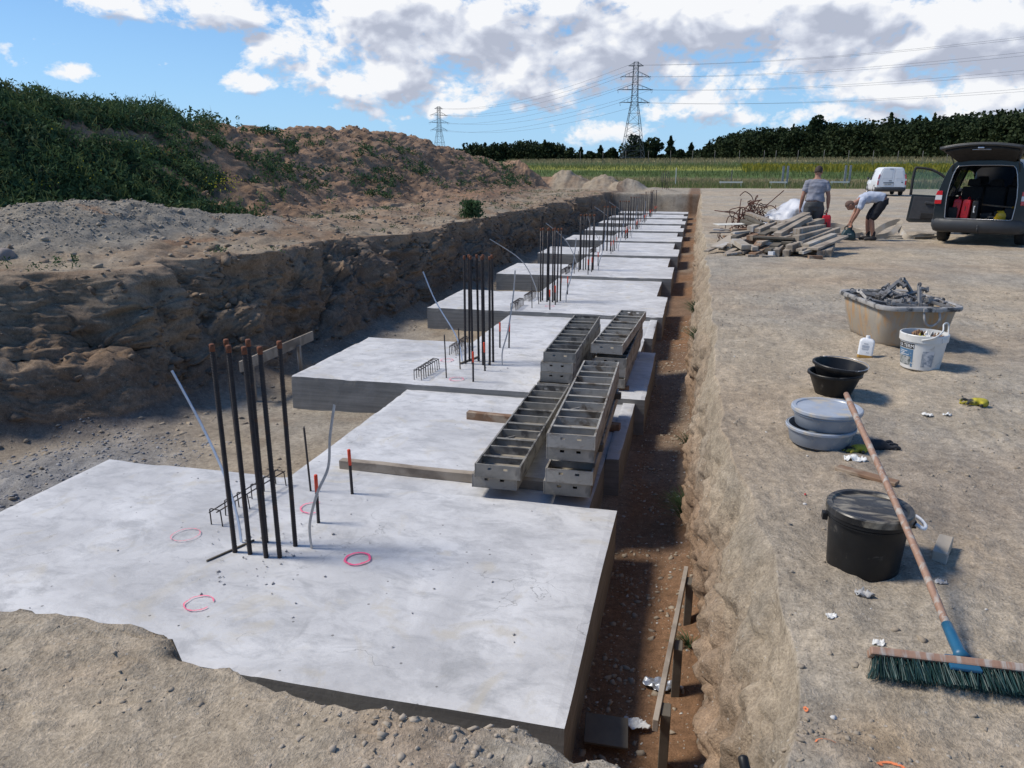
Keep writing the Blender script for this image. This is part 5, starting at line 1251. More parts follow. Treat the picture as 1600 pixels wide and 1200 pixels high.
        MB().box((.62, .01, .86), (.11, .012, .05)).build('badge', M['trim'], root); MB().box((.60, .01, .97), (.16, .012, .018)).build('badge', M['silver'], root)
    for s in (-1, 1):
        lr = thing_child('tail_light', root, (s*.83, .03, 1.0))
        if open_rear:
            for nm, mt, z0, z1 in (('upper_lens', 'lamp_red', .06, .15), ('clear_lens', 'lamp_clear', -.045, .058), ('lower_lens', 'lamp_red', -.13, -.047)):
                m = MB(); m.v = [Vector(p) for p in ((s*.045-.0, -.02, z0), (-s*.09, -.035, z0), (-s*.09+s*.25*max(0, 0), -.035, z1), (s*(.045-.25*max(0, z1-.03)), -.02, z1), (s*.06, .16, z0), (-s*.09, .05, z0), (-s*.09, .05, z1), (s*(.06-.25*max(0, z1-.03)), .16, z1))]
                m.f = [[0, 1, 2, 3], [7, 6, 5, 4], [0, 4, 5, 1], [1, 5, 6, 2], [2, 6, 7, 3], [3, 7, 4, 0]]; m.build(nm, M[mt], lr, bevel=.006)
        else:
            for nm, mt, z0, z1, dx in (('upper_lens', 'lamp_red', .08, .36, -.06), ('clear_lens', 'lamp_clear', -.04, .075, 0), ('lower_lens', 'lamp_red', -.30, -.045, 0)):
                MB().bar((s*(.0+dx*0), .01, z0), (s*(.0+dx), .01, z1), .07, .07).build(nm, M[mt], lr, bevel=.008)
        bar = MB()
    # bumper as a wrapped band
    rg_ = []
    for z, w_, y_ in ((.26, .80, .05), (.29, .86, -.01), (.40, .905, -.045), (.52, .905, -.04), (.56, .885, .0), (.565, .84, .06)):
        rg_.append([(-w_, .55, z), (-w_-.002, .3, z), (-w_+.01, y_+.12, z), (-w_+.09, y_+.03, z), (-w_*.5, y_-.005, z), (0, y_-.012, z), (w_*.5, y_-.005, z), (w_-.09, y_+.03, z), (w_-.01, y_+.12, z), (w_+.002, .3, z), (w_, .55, z)])
    m = MB(); n = 11
    for r_ in rg_: m.v += [Vector(p) for p in r_]
    for i in range(5):
        for k in range(n-1): m.f.append([i*n+k, i*n+k+1, (i+1)*n+k+1, (i+1)*n+k])
    o = m.build('bumper', M['trim'], root, auto=50); md = o.modifiers.new('t', 'SOLIDIFY'); md.thickness = .03
    MB().box((0, 2.2, .32), (1.5, 3.9, .10)).build('underbody', M['interior'], root)
    for (x, y) in ((-.76, .86), (.76, .86), (-.76, 3.52), (.76, 3.52)): wheel(root, x, y)
    for s in (-1, 1): MB().bar((s*.905, 3.0, 1.08), (s*1.02, 2.98, 1.09), .16, .17).build('mirror', M['trim'], root, bevel=.03, seg=3)
    for s in (-1, 1):
        for y in (.86, 3.52):
            m = MB(); pts = [(s*.895, y+.36*math.cos(a), .32+.36*math.sin(a)) for a in np.linspace(-.1, math.pi+.1, 16)]; m.tube(pts, .022, 6); m.build('arch_trim', M['trim'], root, smooth=True)
    return root
van = make_van('estate_car', 'dark blue grey estate car with raised tailgate, open front door and tools inside', (5.95, 18.35, gz(5.95, 18.4)), R(-27), M['paint_dark'], True)
wv = make_van('delivery_van', 'white delivery van seen from behind, parked at the far side of the yard', (12.45, 55.0, float(hb(12, 55.))+.02), R(-2), M['paint_white'], False)
# towing hook
MB().tube([(.05, .02, .30), (.05, -.10, .30), (.05, -.13, .34), (.05, -.13, .40)], .014, 8).build('tow_hook', M['trim'], van, smooth=True)
MB().lathe([(0, -.025), (.018, -.018), (.025, 0), (.018, .018), (0, .025)], 14, Matrix.Translation((.05, -.13, .42))).build('hook_ball', M['trim'], van, smooth=True)
# front left door, swung open
dr = thing_child('front_door', van, (-.90, 3.02, 0)); dr.rotation_euler = (0, 0, R(-80)); dr.scale = (1, 1.1, 1)
# local: hinge at origin, door runs back along -y, outside is -x
low = [(0, .30), (-.02, .95), (-1.02, 1.0), (-1.07, .34), (-1.0, .29)]
M['doorcard'] = pm('door card', (.035, .037, .042), (.05, .052, .058), 8, .7); M['doorpaint'] = M['paint_dark']
m = MB(); m.prism([(y_, z) for y_, z in low], -.035, .02, Matrix(((0, 1, 0, 0), (1, 0, 0, 0), (0, 0, 1, 0), (0, 0, 0, 1)))); dp = m.build('door_panel', M['paint_dark'], dr, bevel=.015, seg=2)
m = MB(); m.prism([(-.05, .34), (-.08, .90), (-.97, .95), (-1.01, .38)], .0205, .045, Matrix(((0, 1, 0, 0), (1, 0, 0, 0), (0, 0, 1, 0), (0, 0, 0, 1)))); m.build('door_card', M['doorcard'], dr, bevel=.012, seg=2)
MB().bar((.07, -.12, .74), (.07, -.72, .80), .05, .06).build('armrest', M['doorcard'], dr, bevel=.015, seg=2)
MB().bar((.06, -.10, .45), (.06, -.78, .47), .045, .14).build('door_pocket', M['interior'], dr, bevel=.012, seg=2)
MB().box((.06, -.38, .87), (.02, .06, .02)).build('door_pull', M['silver'], dr, bevel=.005)
fr = [(-.01, .93), (-.10, 1.08), (-.30, 1.33), (-.52, 1.52), (-.72, 1.62), (-.95, 1.66), (-1.02, 1.64), (-1.045, 1.4), (-1.045, .98)]
m = MB(); m.tube([(-.01-.11*max(0, z-1)*1.0, y_, z) for y_, z in cr([Vector((0, a, b)) for a, b in fr], 4) and [(v.y, v.z) for v in cr([Vector((0, a, b)) for a, b in fr], 4)]], .030, 8); m.build('window_frame', M['interior'], dr, smooth=True)
m = MB(); m.v = [Vector((-.01-.11*max(0, z-1), y_, z)) for y_, z in fr]; m.f = [list(range(len(fr)))]; m.build('window', M['glass'], dr)
MB().box((-.04, -.16, 1.08), (.18, .07, .15)).build('mirror', M['interior'], dr, bevel=.03, seg=3); MB().box((-.05, -.199, 1.08), (.13, .006, .11)).build('mirror_glass', M['silver'], dr)
VM = Matrix.Translation(van.location) @ Matrix.Rotation(R(-27), 4, 'Z')
def invan(o, x, y, z, rz=0, rx=0, ry=0):
    v = VM @ Vector((x, y, z)); o.location = v; o.rotation_euler = (rx, ry, R(-27)+rz); return o
def case(name, label, w_, d_, h_, mat):
    r_ = thing(name, label, 'case'); 
    loft([rrect(w_/2-.012, d_/2-.012, .02, 0), rrect(w_/2, d_/2, .025, .012), rrect(w_/2, d_/2, .025, h_*.86), rrect(w_/2*.8, d_/2*.9, .02, h_*.95), rrect(w_/2*.7, d_/2*.85, .02, h_*.955)], True, True).build('body', M[mat], r_, auto=40)
    MB().tube(cr([(0, -d_*.28, h_*.94), (0, -d_*.26, h_*1.05), (0, 0, h_*1.08), (0, d_*.26, h_*1.05), (0, d_*.28, h_*.94)], 5), .011, 8).build('handle', M[mat], r_, smooth=True)
    MB().box((0, -d_/2-.004, h_*.5), (.018, .01, .10)).build('latch', M['ink'], r_, bevel=.002); MB().box((0, -d_/2-.002, h_*.5), (w_*.5, .008, h_*.6)).build('ribbed_panel', M[mat], r_, bevel=.003); return r_
o = case('red_case', 'red plastic case standing leftmost in the load bay of the dark car', .16, .36, .43, 'red'); invan(o, -.50, .42, .562, R(2), 0, R(5))
o = case('red_case', 'red plastic case standing second from the left in the load bay', .16, .36, .42, 'red'); invan(o, -.30, .42, .562, R(-2), 0, R(3))
o = case('black_case', 'narrow black case with white sticker between red case and boards in the load bay', .13, .36, .40, 'blackpl'); invan(o, -.12, .45, .562); MB().box((-.01, -.186, .20), (.03, .004, .14)).build('sticker', M['cleanwhite'], o)
def helmet(mat, label, x, y, z, rx, rz):
    r_ = thing('safety_helmet', label, 'helmet'); MB().lathe([(.135, 0), (.132, .03), (.118, .08), (.085, .125), (.04, .148), (0, .152)], 24, None, False, 1, .82).build('shell', M[mat], r_, smooth=True)
    MB().lathe([(.135, 0), (.155, -.006), (.157, .0), (.136, .006)], 24, None, False, 1, .85).build('brim', M[mat], r_, smooth=True); MB().box((0, .0, .15), (.22, .02, .012)).build('ridge', M[mat], r_, bevel=.004); return invan(r_, x, y, z, rz, rx)
helmet('yellow', 'yellow safety helmet at the front of the load bay, right side', .42, .30, .60, R(25), 0)
M['amberpl'] = pm('orange yellow plastic', (.6, .27, .02), (.5, .2, .02), 8, .4); helmet('amberpl', 'orange yellow safety helmet behind the yellow one in the load bay', .60, .48, .70, R(30), R(40))
o = MB().box((0, 0, 0), (.95, .12, .03)).build('load_board', M['wood_brown'], bevel=.003); invan(o, .18, .75, .83, R(-4), 0, R(5)); tag(o, 'brown board laid across the load bay behind the helmets', 'board')
for i, (x, y, w_, h_) in enumerate([(.08, .62, .22, .12), (.30, .66, .2, .15), (.22, .40, .18, .06)]):
    o = MB().box((0, 0, h_/2), (w_, .2, h_)).build('tool_bag', M['shoe' if i != 2 else 'trim'], bevel=.03, seg=3); invan(o, x, y, .562, R(10*i)); tag(o, ['dark tool bag left of the board in the load bay', 'dark taller bag under the board in the load bay', 'flat dark tool pouch beside the yellow helmet'][i], 'bag')

# ------------------------------------------------------------------ people
def head_mesh(rh=.105, face_seed=1):
    bm = bmesh.new(); bmesh.ops.create_icosphere(bm, subdivisions=4, radius=1)
    for v in bm.verts:
        x, y, z = v.co; X = x*.076; Y = y*.095; Z = z*.115
        if z < 0: X *= 1-.28*(-z)**1.3; Y *= 1-.12*(-z); Y += .012*(-z)*(y > 0)
        Y += .026*math.exp(-((x/.16)**2+((z+.12)/.2)**2))*(y > 0)           # nose
        Y += .006*math.exp(-((x/.5)**2+((z-.12)/.08)**2))*(y > 0)            # brow
        Y -= .009*(math.exp(-(((x-.36)/.16)**2+((z-.02)/.1)**2))+math.exp(-(((x+.36)/.16)**2+((z-.02)/.1)**2)))*(y > 0)   # eye sockets
        Y += .007*math.exp(-((x/.3)**2+((z+.45)/.06)**2))*(y > 0)+.004*math.exp(-((x/.3)**2+((z+.58)/.05)**2))*(y > 0)     # lips
        Y += .012*math.exp(-((x/.3)**2+((z+.88)/.14)**2))*(y > 0)            # chin
        X += math.copysign(.016, x)*math.exp(-(((abs(x)-1)/.25)**2+((y+.05)/.18)**2+(z/.28)**2))   # ears
        v.co = (X, Y, Z)
    return bm
class Flesh(MB):
    """overlapping closed volumes that are then fused into one continuous surface"""
    def limb(s, pts, rs, n=16):
        P_ = [Vector(p) for p in pts]; d0 = (P_[1]-P_[0]).normalized(); d1 = (P_[-1]-P_[-2]).normalized(); q = []; r_ = []
        for t in (.02, .35, .65, .88): q.append(P_[0]-d0*rs[0]*math.sqrt(1-t*t)*.9); r_.append(rs[0]*t)
        for i, p in enumerate(P_):
            q.append(p); r_.append(rs[i])
            if i < len(P_)-1:
                for t in (.33, .66): q.append(p.lerp(P_[i+1], t)); r_.append(mix(rs[i], rs[i+1], t*t*(3-2*t)))
        for t in (.88, .65, .35, .02): q.append(P_[-1]+d1*rs[-1]*math.sqrt(1-t*t)*.9); r_.append(rs[-1]*t)
        return s.tube(q, r_, n)
    def torso(s, rings, n=28):
        P_ = [Vector(c) for c, a, b in rings]; m = len(P_); b0 = len(s.v); X = Vector((1, 0, 0))
        for i, (c, a, b) in enumerate(rings):
            d = (P_[min(i+1, m-1)]-P_[max(i-1, 0)]).normalized(); w_ = d.cross(X).normalized()
            for k in range(n):
                t = 2*math.pi*k/n; ca, sa = math.cos(t), math.sin(t); s.v.append(P_[i]+X*a*math.copysign(abs(ca)**.85, ca)+w_*b*math.copysign(abs(sa)**.85, sa))
        for i in range(m-1):
            for k in range(n): s.f.append([b0+i*n+k, b0+i*n+(k+1) % n, b0+(i+1)*n+(k+1) % n, b0+(i+1)*n+k])
        s.f.append([b0+k for k in range(n-1, -1, -1)]); s.f.append([b0+(m-1)*n+k for k in range(n)]); return s
    def fuse(s, name, mat, voxel=.007, parent=None, smooth=3, extra=None):
        o = s.build(name, M[mat], parent, smooth=True)
        if extra is not None:
            bm = bmesh.new(); bm.from_mesh(o.data); bm.from_mesh(extra); bm.to_mesh(o.data); bm.free()
        md = o.modifiers.new('r', 'REMESH'); md.mode = 'VOXEL'; md.voxel_size = voxel; md.use_smooth_shade = True
        if smooth: m2 = o.modifiers.new('s', 'SMOOTH'); m2.iterations = smooth; m2.factor = .5
        bpy.context.view_layer.update(); ne = bpy.data.meshes.new_from_object(o.evaluated_get(bpy.context.evaluated_depsgraph_get())); o.modifiers.clear(); o.data = ne; ne.materials.clear(); ne.materials.append(M[mat]); return o
def hand(fl, W_, down, fwd, side, curl=.6):
    """palm, four separate fingers of different length and a thumb leaving the side of the palm"""
    d_ = Vector(down).normalized(); n_ = Vector(side); n_ = (n_-d_*n_.dot(d_)).normalized(); f_ = d_.cross(n_); f_ = f_ if f_.dot(Vector(fwd)) > 0 else -f_; W_ = Vector(W_)
    for o_ in (-.022, -.008, .008, .022): fl.limb([W_-d_*.01+f_*o_*.7, W_+d_*.05+f_*o_, W_+d_*.088+f_*o_*1.15], [.015, .0145, .012], 10)
    for i, L_ in enumerate((.068, .078, .073, .056)):
        a = W_+d_*.09+f_*(.033-.0215*i); b = a+d_*L_*.48*(1-curl*.25)+n_*curl*L_*.25; c = b+d_*L_*.30*(1-curl*.7)+n_*curl*L_*.42; e = c+d_*L_*.15*(1-curl)+n_*curl*L_*.1-d_*curl*L_*.12
        fl.limb([a, b, c, e], [.0098, .0090, .0082, .007], 8)
    a = W_+d_*.028+f_*.026; fl.limb([a, a+d_*.028+f_*.024+n_*.012, a+d_*.055+f_*.028+n_*.03, a+d_*.072+f_*.020+n_*.045], [.014, .0125, .0105, .0085], 8)
def person(name, label, T, J, loc, rz, hair, shirt, pants, long_pants, head_rot, hands, hem):
    """T: torso rings from crotch to neck; J: limb joints"""
    fl = Flesh(); fl.torso(T)
    for k in 'LR':
        sh, el_, wr_ = Vector(J['sh'+k]), Vector(J['el'+k]), Vector(J['wr'+k])
        fl.limb([sh, sh.lerp(el_, .45), el_, el_.lerp(wr_, .3), wr_], [.058, .049, .039, .041, .027]); hand(fl, wr_, *hands[k])
        hp, kn, an, to = (Vector(J[q+k]) for q in ('hip', 'kn', 'an', 'to')); he = an+Vector(J['heel'])*1.0
        fl.limb([hp, hp.lerp(kn, .45), kn, kn.lerp(an, .3), an], [.093, .080, .055, .056, .037]); fl.limb([he, an-Vector((0, 0, .035)), to], [.03, .036, .028])
    hb_ = head_mesh(); Mh = Matrix.Translation(J['head']) @ head_rot.to_4x4(); bmesh.ops.transform(hb_, matrix=Mh, verts=hb_.verts); ex = bpy.data.meshes.new('t'); hb_.to_mesh(ex); hb_.free()
    body = fl.fuse(name, 'skin', .0062, None, 2, ex); body.location = loc; body.rotation_euler = (0, 0, rz); tag(body, label, 'person')
    i0, i1 = hem
    g1 = Flesh(); g1.torso([(c, a+.017+(.014 if i <= i0+1 else 0), b+.018+(.016 if i <= i0+1 else 0)) for i, (c, a, b) in enumerate(T) if i0 <= i <= i1])
    for k in 'LR':
        sh, el_ = Vector(J['sh'+k]), Vector(J['el'+k]); g1.limb([sh.lerp(Vector(T[i1-1][0]), .35), sh, sh.lerp(el_, .5)], [.072, .074, .068])
    o = g1.fuse('shirt', shirt, .010, body, 4); shatter(o, .016, 6, 5); shatter(o, .008, 17, 8)
    g2 = Flesh(); g2.torso([(c, a+.009, b+.010) for i, (c, a, b) in enumerate(T) if i <= i0])
    for k in 'LR':
        hp, kn, an = (Vector(J[q+k]) for q in ('hip', 'kn', 'an'))
        if long_pants: g2.limb([hp, hp.lerp(kn, .5), kn, kn.lerp(an, .5), kn.lerp(an, .95)], [.108, .096, .078, .074, .064])
        else: g2.limb([hp, hp.lerp(kn, .5), hp.lerp(kn, .85)], [.110, .102, .094])
    o = g2.fuse('trousers' if long_pants else 'shorts', pants, .010, body, 3); shatter(o, .015, 7, 15); shatter(o, .006, 19, 18)
    for k in 'LR':
        a = Vector(J['an'+k]); t_ = Vector(J['to'+k]); d_ = (t_-a); d_.z = 0; d_.normalize(); b_ = Vector((a.x, a.y, 0)); s_ = Vector((d_.y, -d_.x, 0))
        g3 = Flesh(); g3.limb([b_-d_*.05+Vector((0, 0, .045)), b_+Vector((0, 0, .05)), b_+d_*.10+Vector((0, 0, .045)), b_+d_*.17+Vector((0, 0, .035))], [.043, .046, .045, .036]); g3.limb([b_-d_*.01+Vector((0, 0, .05)), a+Vector((0, 0, .03))], [.045, .045])
        g3.fuse('shoe', 'shoe', .009, body, 2)
        if not long_pants: Flesh().limb([a+Vector((0, 0, .03)), a+Vector((0, 0, .10))], [.045, .047]).fuse('sock', 'shorts', .009, body, 1)
    bm = bmesh.new(); bmesh.ops.create_icosphere(bm, subdivisions=4, radius=1)
    for v in bm.verts:
        x, y, z = v.co; q = 1.06+.03*float(vnoise([x*9], [y*9], [z*9])[0]); v.co = (x*.079*q, y*.099*q-.003, z*.119*q)
    kill = [v for v in bm.verts if v.co.z < (.035 if v.co.y > -.02 else -.045) or (v.co.y > .055 and v.co.z < .07)]
    bmesh.ops.delete(bm, geom=kill, context='VERTS'); bmesh.ops.transform(bm, matrix=Mh, verts=bm.verts)
    me = bpy.data.meshes.new('hair'); bm.to_mesh(me); bm.free(); me.materials.append(M[hair]); o = bpy.data.objects.new('hair', me); COL.objects.link(o); o.parent = body; md = o.modifiers.new('t', 'SOLIDIFY'); md.thickness = .008
    for p in me.polygons: p.use_smooth = True
    for s in (-1, 1):
        e_ = MB().lathe([(0, -.011), (.008, -.008), (.011, 0), (.008, .008), (0, .011)], 12, Mh @ Matrix.Translation((s*.029, .079, .004))).build('eye', M['cleanwhite'], body, smooth=True)
        MB().lathe([(0, -.006), (.006, 0), (0, .006)], 10, Mh @ Matrix.Translation((s*.029, .087, .004))).build('pupil', M['ink'], e_, smooth=True)
    return body
def rings(path, W_): return [(p, a, b) for p, (a, b) in zip(path, W_)]
WID = [(.12, .09), (.168, .118), (.158, .112), (.150, .103), (.165, .112), (.182, .118), (.165, .098), (.105, .075), (.060, .060), (.056, .058), (.05, .055)]
T1 = rings([(0, 0, .81), (0, -.01, .90), (0, -.0, .99), (0, .01, 1.09), (.005, .02, 1.20), (.01, .025, 1.31), (.012, .035, 1.385), (.015, .045, 1.43), (.018, .055, 1.47), (.02, .07, 1.53), (.022, .08, 1.58)], WID)
T2 = rings([(0, -.08, .81), (0, -.15, .875), (0, -.13, .945), (0, -.03, .985), (0, .10, .99), (0, .22, .97), (0, .30, .94), (0, .35, .92), (0, .39, .90), (0, .44, .865), (0, .49, .835)], WID)
J1 = dict(pelvis=(0, 0, .93), waist=(0, .01, 1.10), chest=(.01, .03, 1.29), neck0=(.015, .045, 1.44), neck1=(.02, .06, 1.50), skull=(.02, .075, 1.58), head=(.025, .085, 1.595),
          shL=(-.17, .03, 1.375), elL=(-.235, .0, 1.10), wrL=(-.265, .06, .86), shR=(.19, .03, 1.375), elR=(.26, .0, 1.11), wrR=(.275, .03, .87),
          hipL=(-.09, 0, .87), hipR=(.09, 0, .87), knL=(-.12, .03, .47), knR=(.11, .06, .48), anL=(-.13, -.02, .085), anR=(.12, .04, .085), heel=(0, -.04, -.045), toL=(-.15, .12, .035), toR=(.14, .18, .035))
p1 = person('person', 'man seen from behind in grey striped T-shirt and dark trousers, carrying a red case', T1, J1, (2.42, 17.05, gz(2.4, 17)), R(-4), 'hair', 'shirt1', 'trousers', True, Euler((R(-16), 0, R(-22))).to_matrix(),
            {'L': ((0, .1, -1), (0, 1, 0), (1, 0, 0), .55), 'R': ((0, 0, -1), (0, 1, 0), (-1, 0, 0), 1.1)}, (2, 7))
o = case('red_case', 'red plastic case carried in the right hand of the man in the grey shirt', .17, .36, .42, 'red'); o.location = (2.42+.285, 17.05+.03-.02, gz(2.4, 17)+.325); o.rotation_euler = (0, R(-3), R(-6))
J2 = dict(pelvis=(0, -.14, .91), waist=(0, .04, .985), chest=(0, .25, .965), neck0=(0, .40, .905), neck1=(0, .45, .875), skull=(0, .52, .83), head=(0, .555, .80),
          shL=(-.165, .34, .90), elL=(-.17, .42, .63), wrL=(-.10, .50, .42), shR=(.165, .34, .90), elR=(.17, .40, .63), wrR=(.10, .50, .42),
          hipL=(-.09, -.12, .86), hipR=(.09, -.12, .86), knL=(-.12, .08, .48), knR=(.12, .10, .48), anL=(-.12, .0, .085), anR=(.12, .06, .085), heel=(0, -.04, -.045), toL=(-.13, .15, .035), toR=(.13, .21, .035))
p2 = person('person', 'man bending forward in pale T-shirt and black shorts over a machine on the ground', T2, J2, (4.10, 19.35, gz(4.1, 19.3)), R(92), 'hair2', 'shirt2', 'shorts', False, Euler((R(-62), R(4), 0)).to_matrix(),
            {'L': ((.2, .1, -1), (1, 0, 0), (0, .3, -.5), .8), 'R': ((-.2, .1, -1), (-1, 0, 0), (0, .3, -.5), .8)}, (2, 7))
mx, my = 3.58, 19.35; mc = thing('power_tool', 'dark green power tool with flat base plate held by the bending man', 'power tool', (mx, my, gz(mx, my)-.002))
MB().box((0, 0, .012), (.42, .26, .02)).build('base_plate', M['trim'], mc, bevel=.006); loft([rrect(.15, .11, .03, .023), rrect(.16, .12, .04, .05), rrect(.14, .11, .04, .17), rrect(.10, .08, .04, .24)], True, True).build('housing', M['tool'], mc, auto=40)
MB().lathe([(0, 0), (.055, 0), (.055, .10), (.04, .12), (0, .12)], 20, Matrix.Translation((.02, 0, .24))).build('motor', M['tool'], mc, auto=40)
MB().tube(cr([(-.08, 0, .22), (-.09, 0, .30), (-.02, 0, .335), (.06, 0, .34), (.07, 0, .30)], 5), .013, 8).build('handle', M['blackpl'], mc, smooth=True); MB().box((-.0, -.122, .15), (.09, .004, .02)).build('sticker', M['silver'], mc)
o = MB().tube(cr([(3.42, 19.35, .08), (3.25, 19.2, .10), (3.05, 19.0, .04), (2.8, 18.2, .02), (2.7, 17.4, .02)], 6), .012, 6).build('power_cable', M['blackpl'], smooth=True); tag(o, 'black cable running from the green power tool toward the timber heap', 'cable')
# ------------------------------------------------------------------ plants, far things
def leaf_mat(name, c1, c2, c3=None, trans=.25, rough=.6):
    m, nt, b = new_mat(name); N = NT(nt); tc = N.n('ShaderNodeTexCoord').outputs['Object']
    wn = N.n('ShaderNodeNewGeometry'); rnd = wn.outputs['Random Per Island']
    c = N.mixc(rnd, c1, c2); c = N.mixc(N.math('MULTIPLY', N.maprange(N.noise(tc, .35 if trans < .2 else 1.2, 4, .6), .45, .7), .7), c, c3 or c1)
    N.l(c, b.inputs['Base Color']); b.inputs['Roughness'].default_value = rough; b.inputs['Specular IOR Level'].default_value = .05
    if trans: 
        tl = N.n('ShaderNodeBsdfTranslucent'); N.l(c, tl.inputs[0]); mx = N.n('ShaderNodeMixShader'); mx.inputs[0].default_value = trans; out_ = [n for n in nt.nodes if n.type == 'OUTPUT_MATERIAL'][0]
        N.l(b.outputs[0], mx.inputs[1]); N.l(tl.outputs[0], mx.inputs[2]); N.l(mx.outputs[0], out_.inputs[0])
    return m
M['leaf_wood'] = leaf_mat('dark wood foliage', (.018, .03, .014), (.035, .05, .022), (.05, .062, .024), .12)
M['leaf_tree'] = leaf_mat('tree foliage', (.02, .034, .016), (.034, .052, .024), (.05, .06, .026), .12)
M['bark'] = pm('bark', (.09, .075, .06), (.06, .05, .04), 5, .9, bump=.5)
M['weed'] = leaf_mat('weeds', (.045, .085, .04), (.09, .15, .065), (.04, .08, .05), .25)
M['weed_yellow'] = leaf_mat('yellow flowers', (.55, .5, .05), (.45, .42, .05), None, .2)
M['grass_tan'] = leaf_mat('dry grass', (.30, .25, .13), (.38, .32, .18), (.2, .2, .08), .2); M['grass_green'] = leaf_mat('green grass', (.14, .18, .06), (.19, .23, .08), (.22, .2, .1), .2)
M['grass_yellow'] = leaf_mat('goldenrod', (.42, .34, .04), (.3, .28, .06), (.15, .19, .05), .2)
def quads(centres, size, g_, aspect=1.0, up=0.0):
    """leaf sized quads with free orientation; returns V,F"""
    n = len(centres); a = g_.normal(size=(n, 3)); a /= np.linalg.norm(a, axis=1, keepdims=True)
    b = g_.normal(size=(n, 3)); b[:, 2] += up; b -= a*(a*b).sum(1, keepdims=True); b /= np.linalg.norm(b, axis=1, keepdims=True)
    s = (size*(.6+.8*g_.random(n)))[:, None] if not hasattr(size, '__len__') else size[:, None]
    c = np.asarray(centres); V = np.stack([c-a*s-b*s*aspect, c+a*s-b*s*aspect*.7, c+a*s*.6+b*s*aspect, c-a*s*.7+b*s*aspect*.8], 1)
    F = np.arange(4*n).reshape(n, 4); return V.reshape(-1, 3), F
def crown_pts(cx, cy, z0, w_, h_, n, g_, kind='round', lumps=9):
    P_ = []
    if kind == 'conifer':
        t = g_.random(n)**.75; z = z0+h_*(1-t); r_ = w_*.5*(t*.95+.04)*(.75+.35*np.sin(z*5.5/h_*4+g_.random())); a = g_.uniform(0, 6.28, n); rr = r_*np.sqrt(g_.random(n)*.6+.4)
        return np.stack([cx+rr*np.cos(a), cy+rr*np.sin(a), z-.15*rr], 1)
    L = []
    for k in range(lumps):
        a = g_.uniform(0, 6.28); q = g_.random()**.6; zz = g_.random(); env = math.sin(math.pi*min(1, .18+.74*zz))
        L.append((cx+math.cos(a)*q*w_*.34*env, cy+math.sin(a)*q*w_*.34*env, z0+h_*(.12+.74*zz), (.16+.13*g_.random())*min(w_, h_)*(.7+.5*env)))
    L = np.array(L); k = g_.integers(0, len(L), n); d_ = g_.normal(size=(n, 3)); d_ /= np.linalg.norm(d_, axis=1, keepdims=True)
    rr = L[k, 3]*(.55+.5*g_.random(n)**.5); p = L[k, :3]+d_*rr[:, None]*np.array([1, 1, .85]); return p
def tree(label, x, y, h_, w_, kind, seed, n=900, group='single trees before the distant wood', leaf=.22):
    g_ = np.random.default_rng(seed); z = float(hb(x, y)); r_ = thing('tree' if kind != 'conifer' else 'conifer', label, 'tree', (x, y, z), 0, group)
    m = MB(); tp = h_*(.9 if kind == 'conifer' else .6); m.tube([(0, 0, -.3), (.02*h_*.3, 0, tp*.4), (.0, .02*h_, tp)], [h_*.028, h_*.02, h_*.006], 7)
    for k in range(7):
        a = k*2.4; zz = tp*(.35+.08*k); m.tube([(0, 0, zz), (math.cos(a)*w_*.2, math.sin(a)*w_*.2, zz+h_*.10), (math.cos(a)*w_*.33, math.sin(a)*w_*.33, zz+h_*.2)], [h_*.011, h_*.007, h_*.003], 5)
    m.build('trunk', M['bark'], r_, smooth=True)
    p = crown_pts(0, 0, h_*.10 if kind == 'conifer' else h_*.16, w_, h_*(.9 if kind == 'conifer' else .84), n, g_, kind, 14); V, F = quads(p, leaf, g_)
    np_mesh('crown', V, F, M['leaf_tree'], r_); return r_
def dirpx(px, D):
    k = (px-800)/fpx_; # direction on the ground for a column of the photograph, turned into a place once
    f_ = Vector((-math.sin(yaw_), math.cos(yaw_))); r_ = Vector((math.cos(yaw_), math.sin(yaw_))); v = f_*1.03+r_*k; v = v/v.length*D; return v.x, v.y
fpx_ = 1160.; yaw_ = math.atan(290/math.hypot(329, fpx_))
HZ = 271
def htop(px, py, D, z0): return 1.55+(HZ-py)/1206*D*.985-z0
# wood: right block and left belt, one mass each
def wood(name, label, spec, seed, leaf, npc):
    g_ = np.random.default_rng(seed); PP = []
    for (px, py, D) in spec:
        x, y = dirpx(px, D); z0 = float(hb(x, y))-.3; h_ = htop(px, py, D, z0); w_ = h_*g_.uniform(.7, 1.05)
        PP.append(crown_pts(x, y, z0+.0, w_, h_, npc, g_, 'round' if g_.random() < .8 else 'conifer', 12))
        # undergrowth reaching the ground
        q = g_.normal(size=(npc//3, 3))*np.array([w_*.35, w_*.35, h_*.16])+np.array([x, y, z0+h_*.18]); PP.append(q)
    p = np.concatenate(PP); V, F = quads(p, leaf, g_); o = np_mesh(name, V, F, M['leaf_wood']); return tag(o, kind='stuff')
g_ = np.random.default_rng(77)
def skyline(pts, px): return float(np.interp(px, [a for a, b in pts], [b for a, b in pts]))
SKR = [(1085, 238), (1100, 226), (1115, 212), (1135, 205), (1170, 201), (1200, 198), (1240, 196), (1280, 192), (1340, 193), (1400, 192), (1450, 189), (1500, 187), (1560, 184), (1620, 182), (1900, 176)]
spec = []
for px in np.arange(1092, 1760, 6.3):
    for row in range(3):
        D = (205-(px-1090)*.10)+row*9+g_.uniform(-3, 3); D = max(D, 140+row*9); spec.append((px+g_.uniform(-4, 4), skyline(SKR, px)+g_.normal(0, 2.2)+(12 if row == 0 else 8.5-row), D))
wood('wood_right', '', spec, 5, .21, 560)
SKL = [(560, 236), (690, 232), (720, 226), (745, 219), (770, 222), (800, 219), (830, 217), (850, 214), (870, 222), (893, 230), (900, 240)]
spec = []
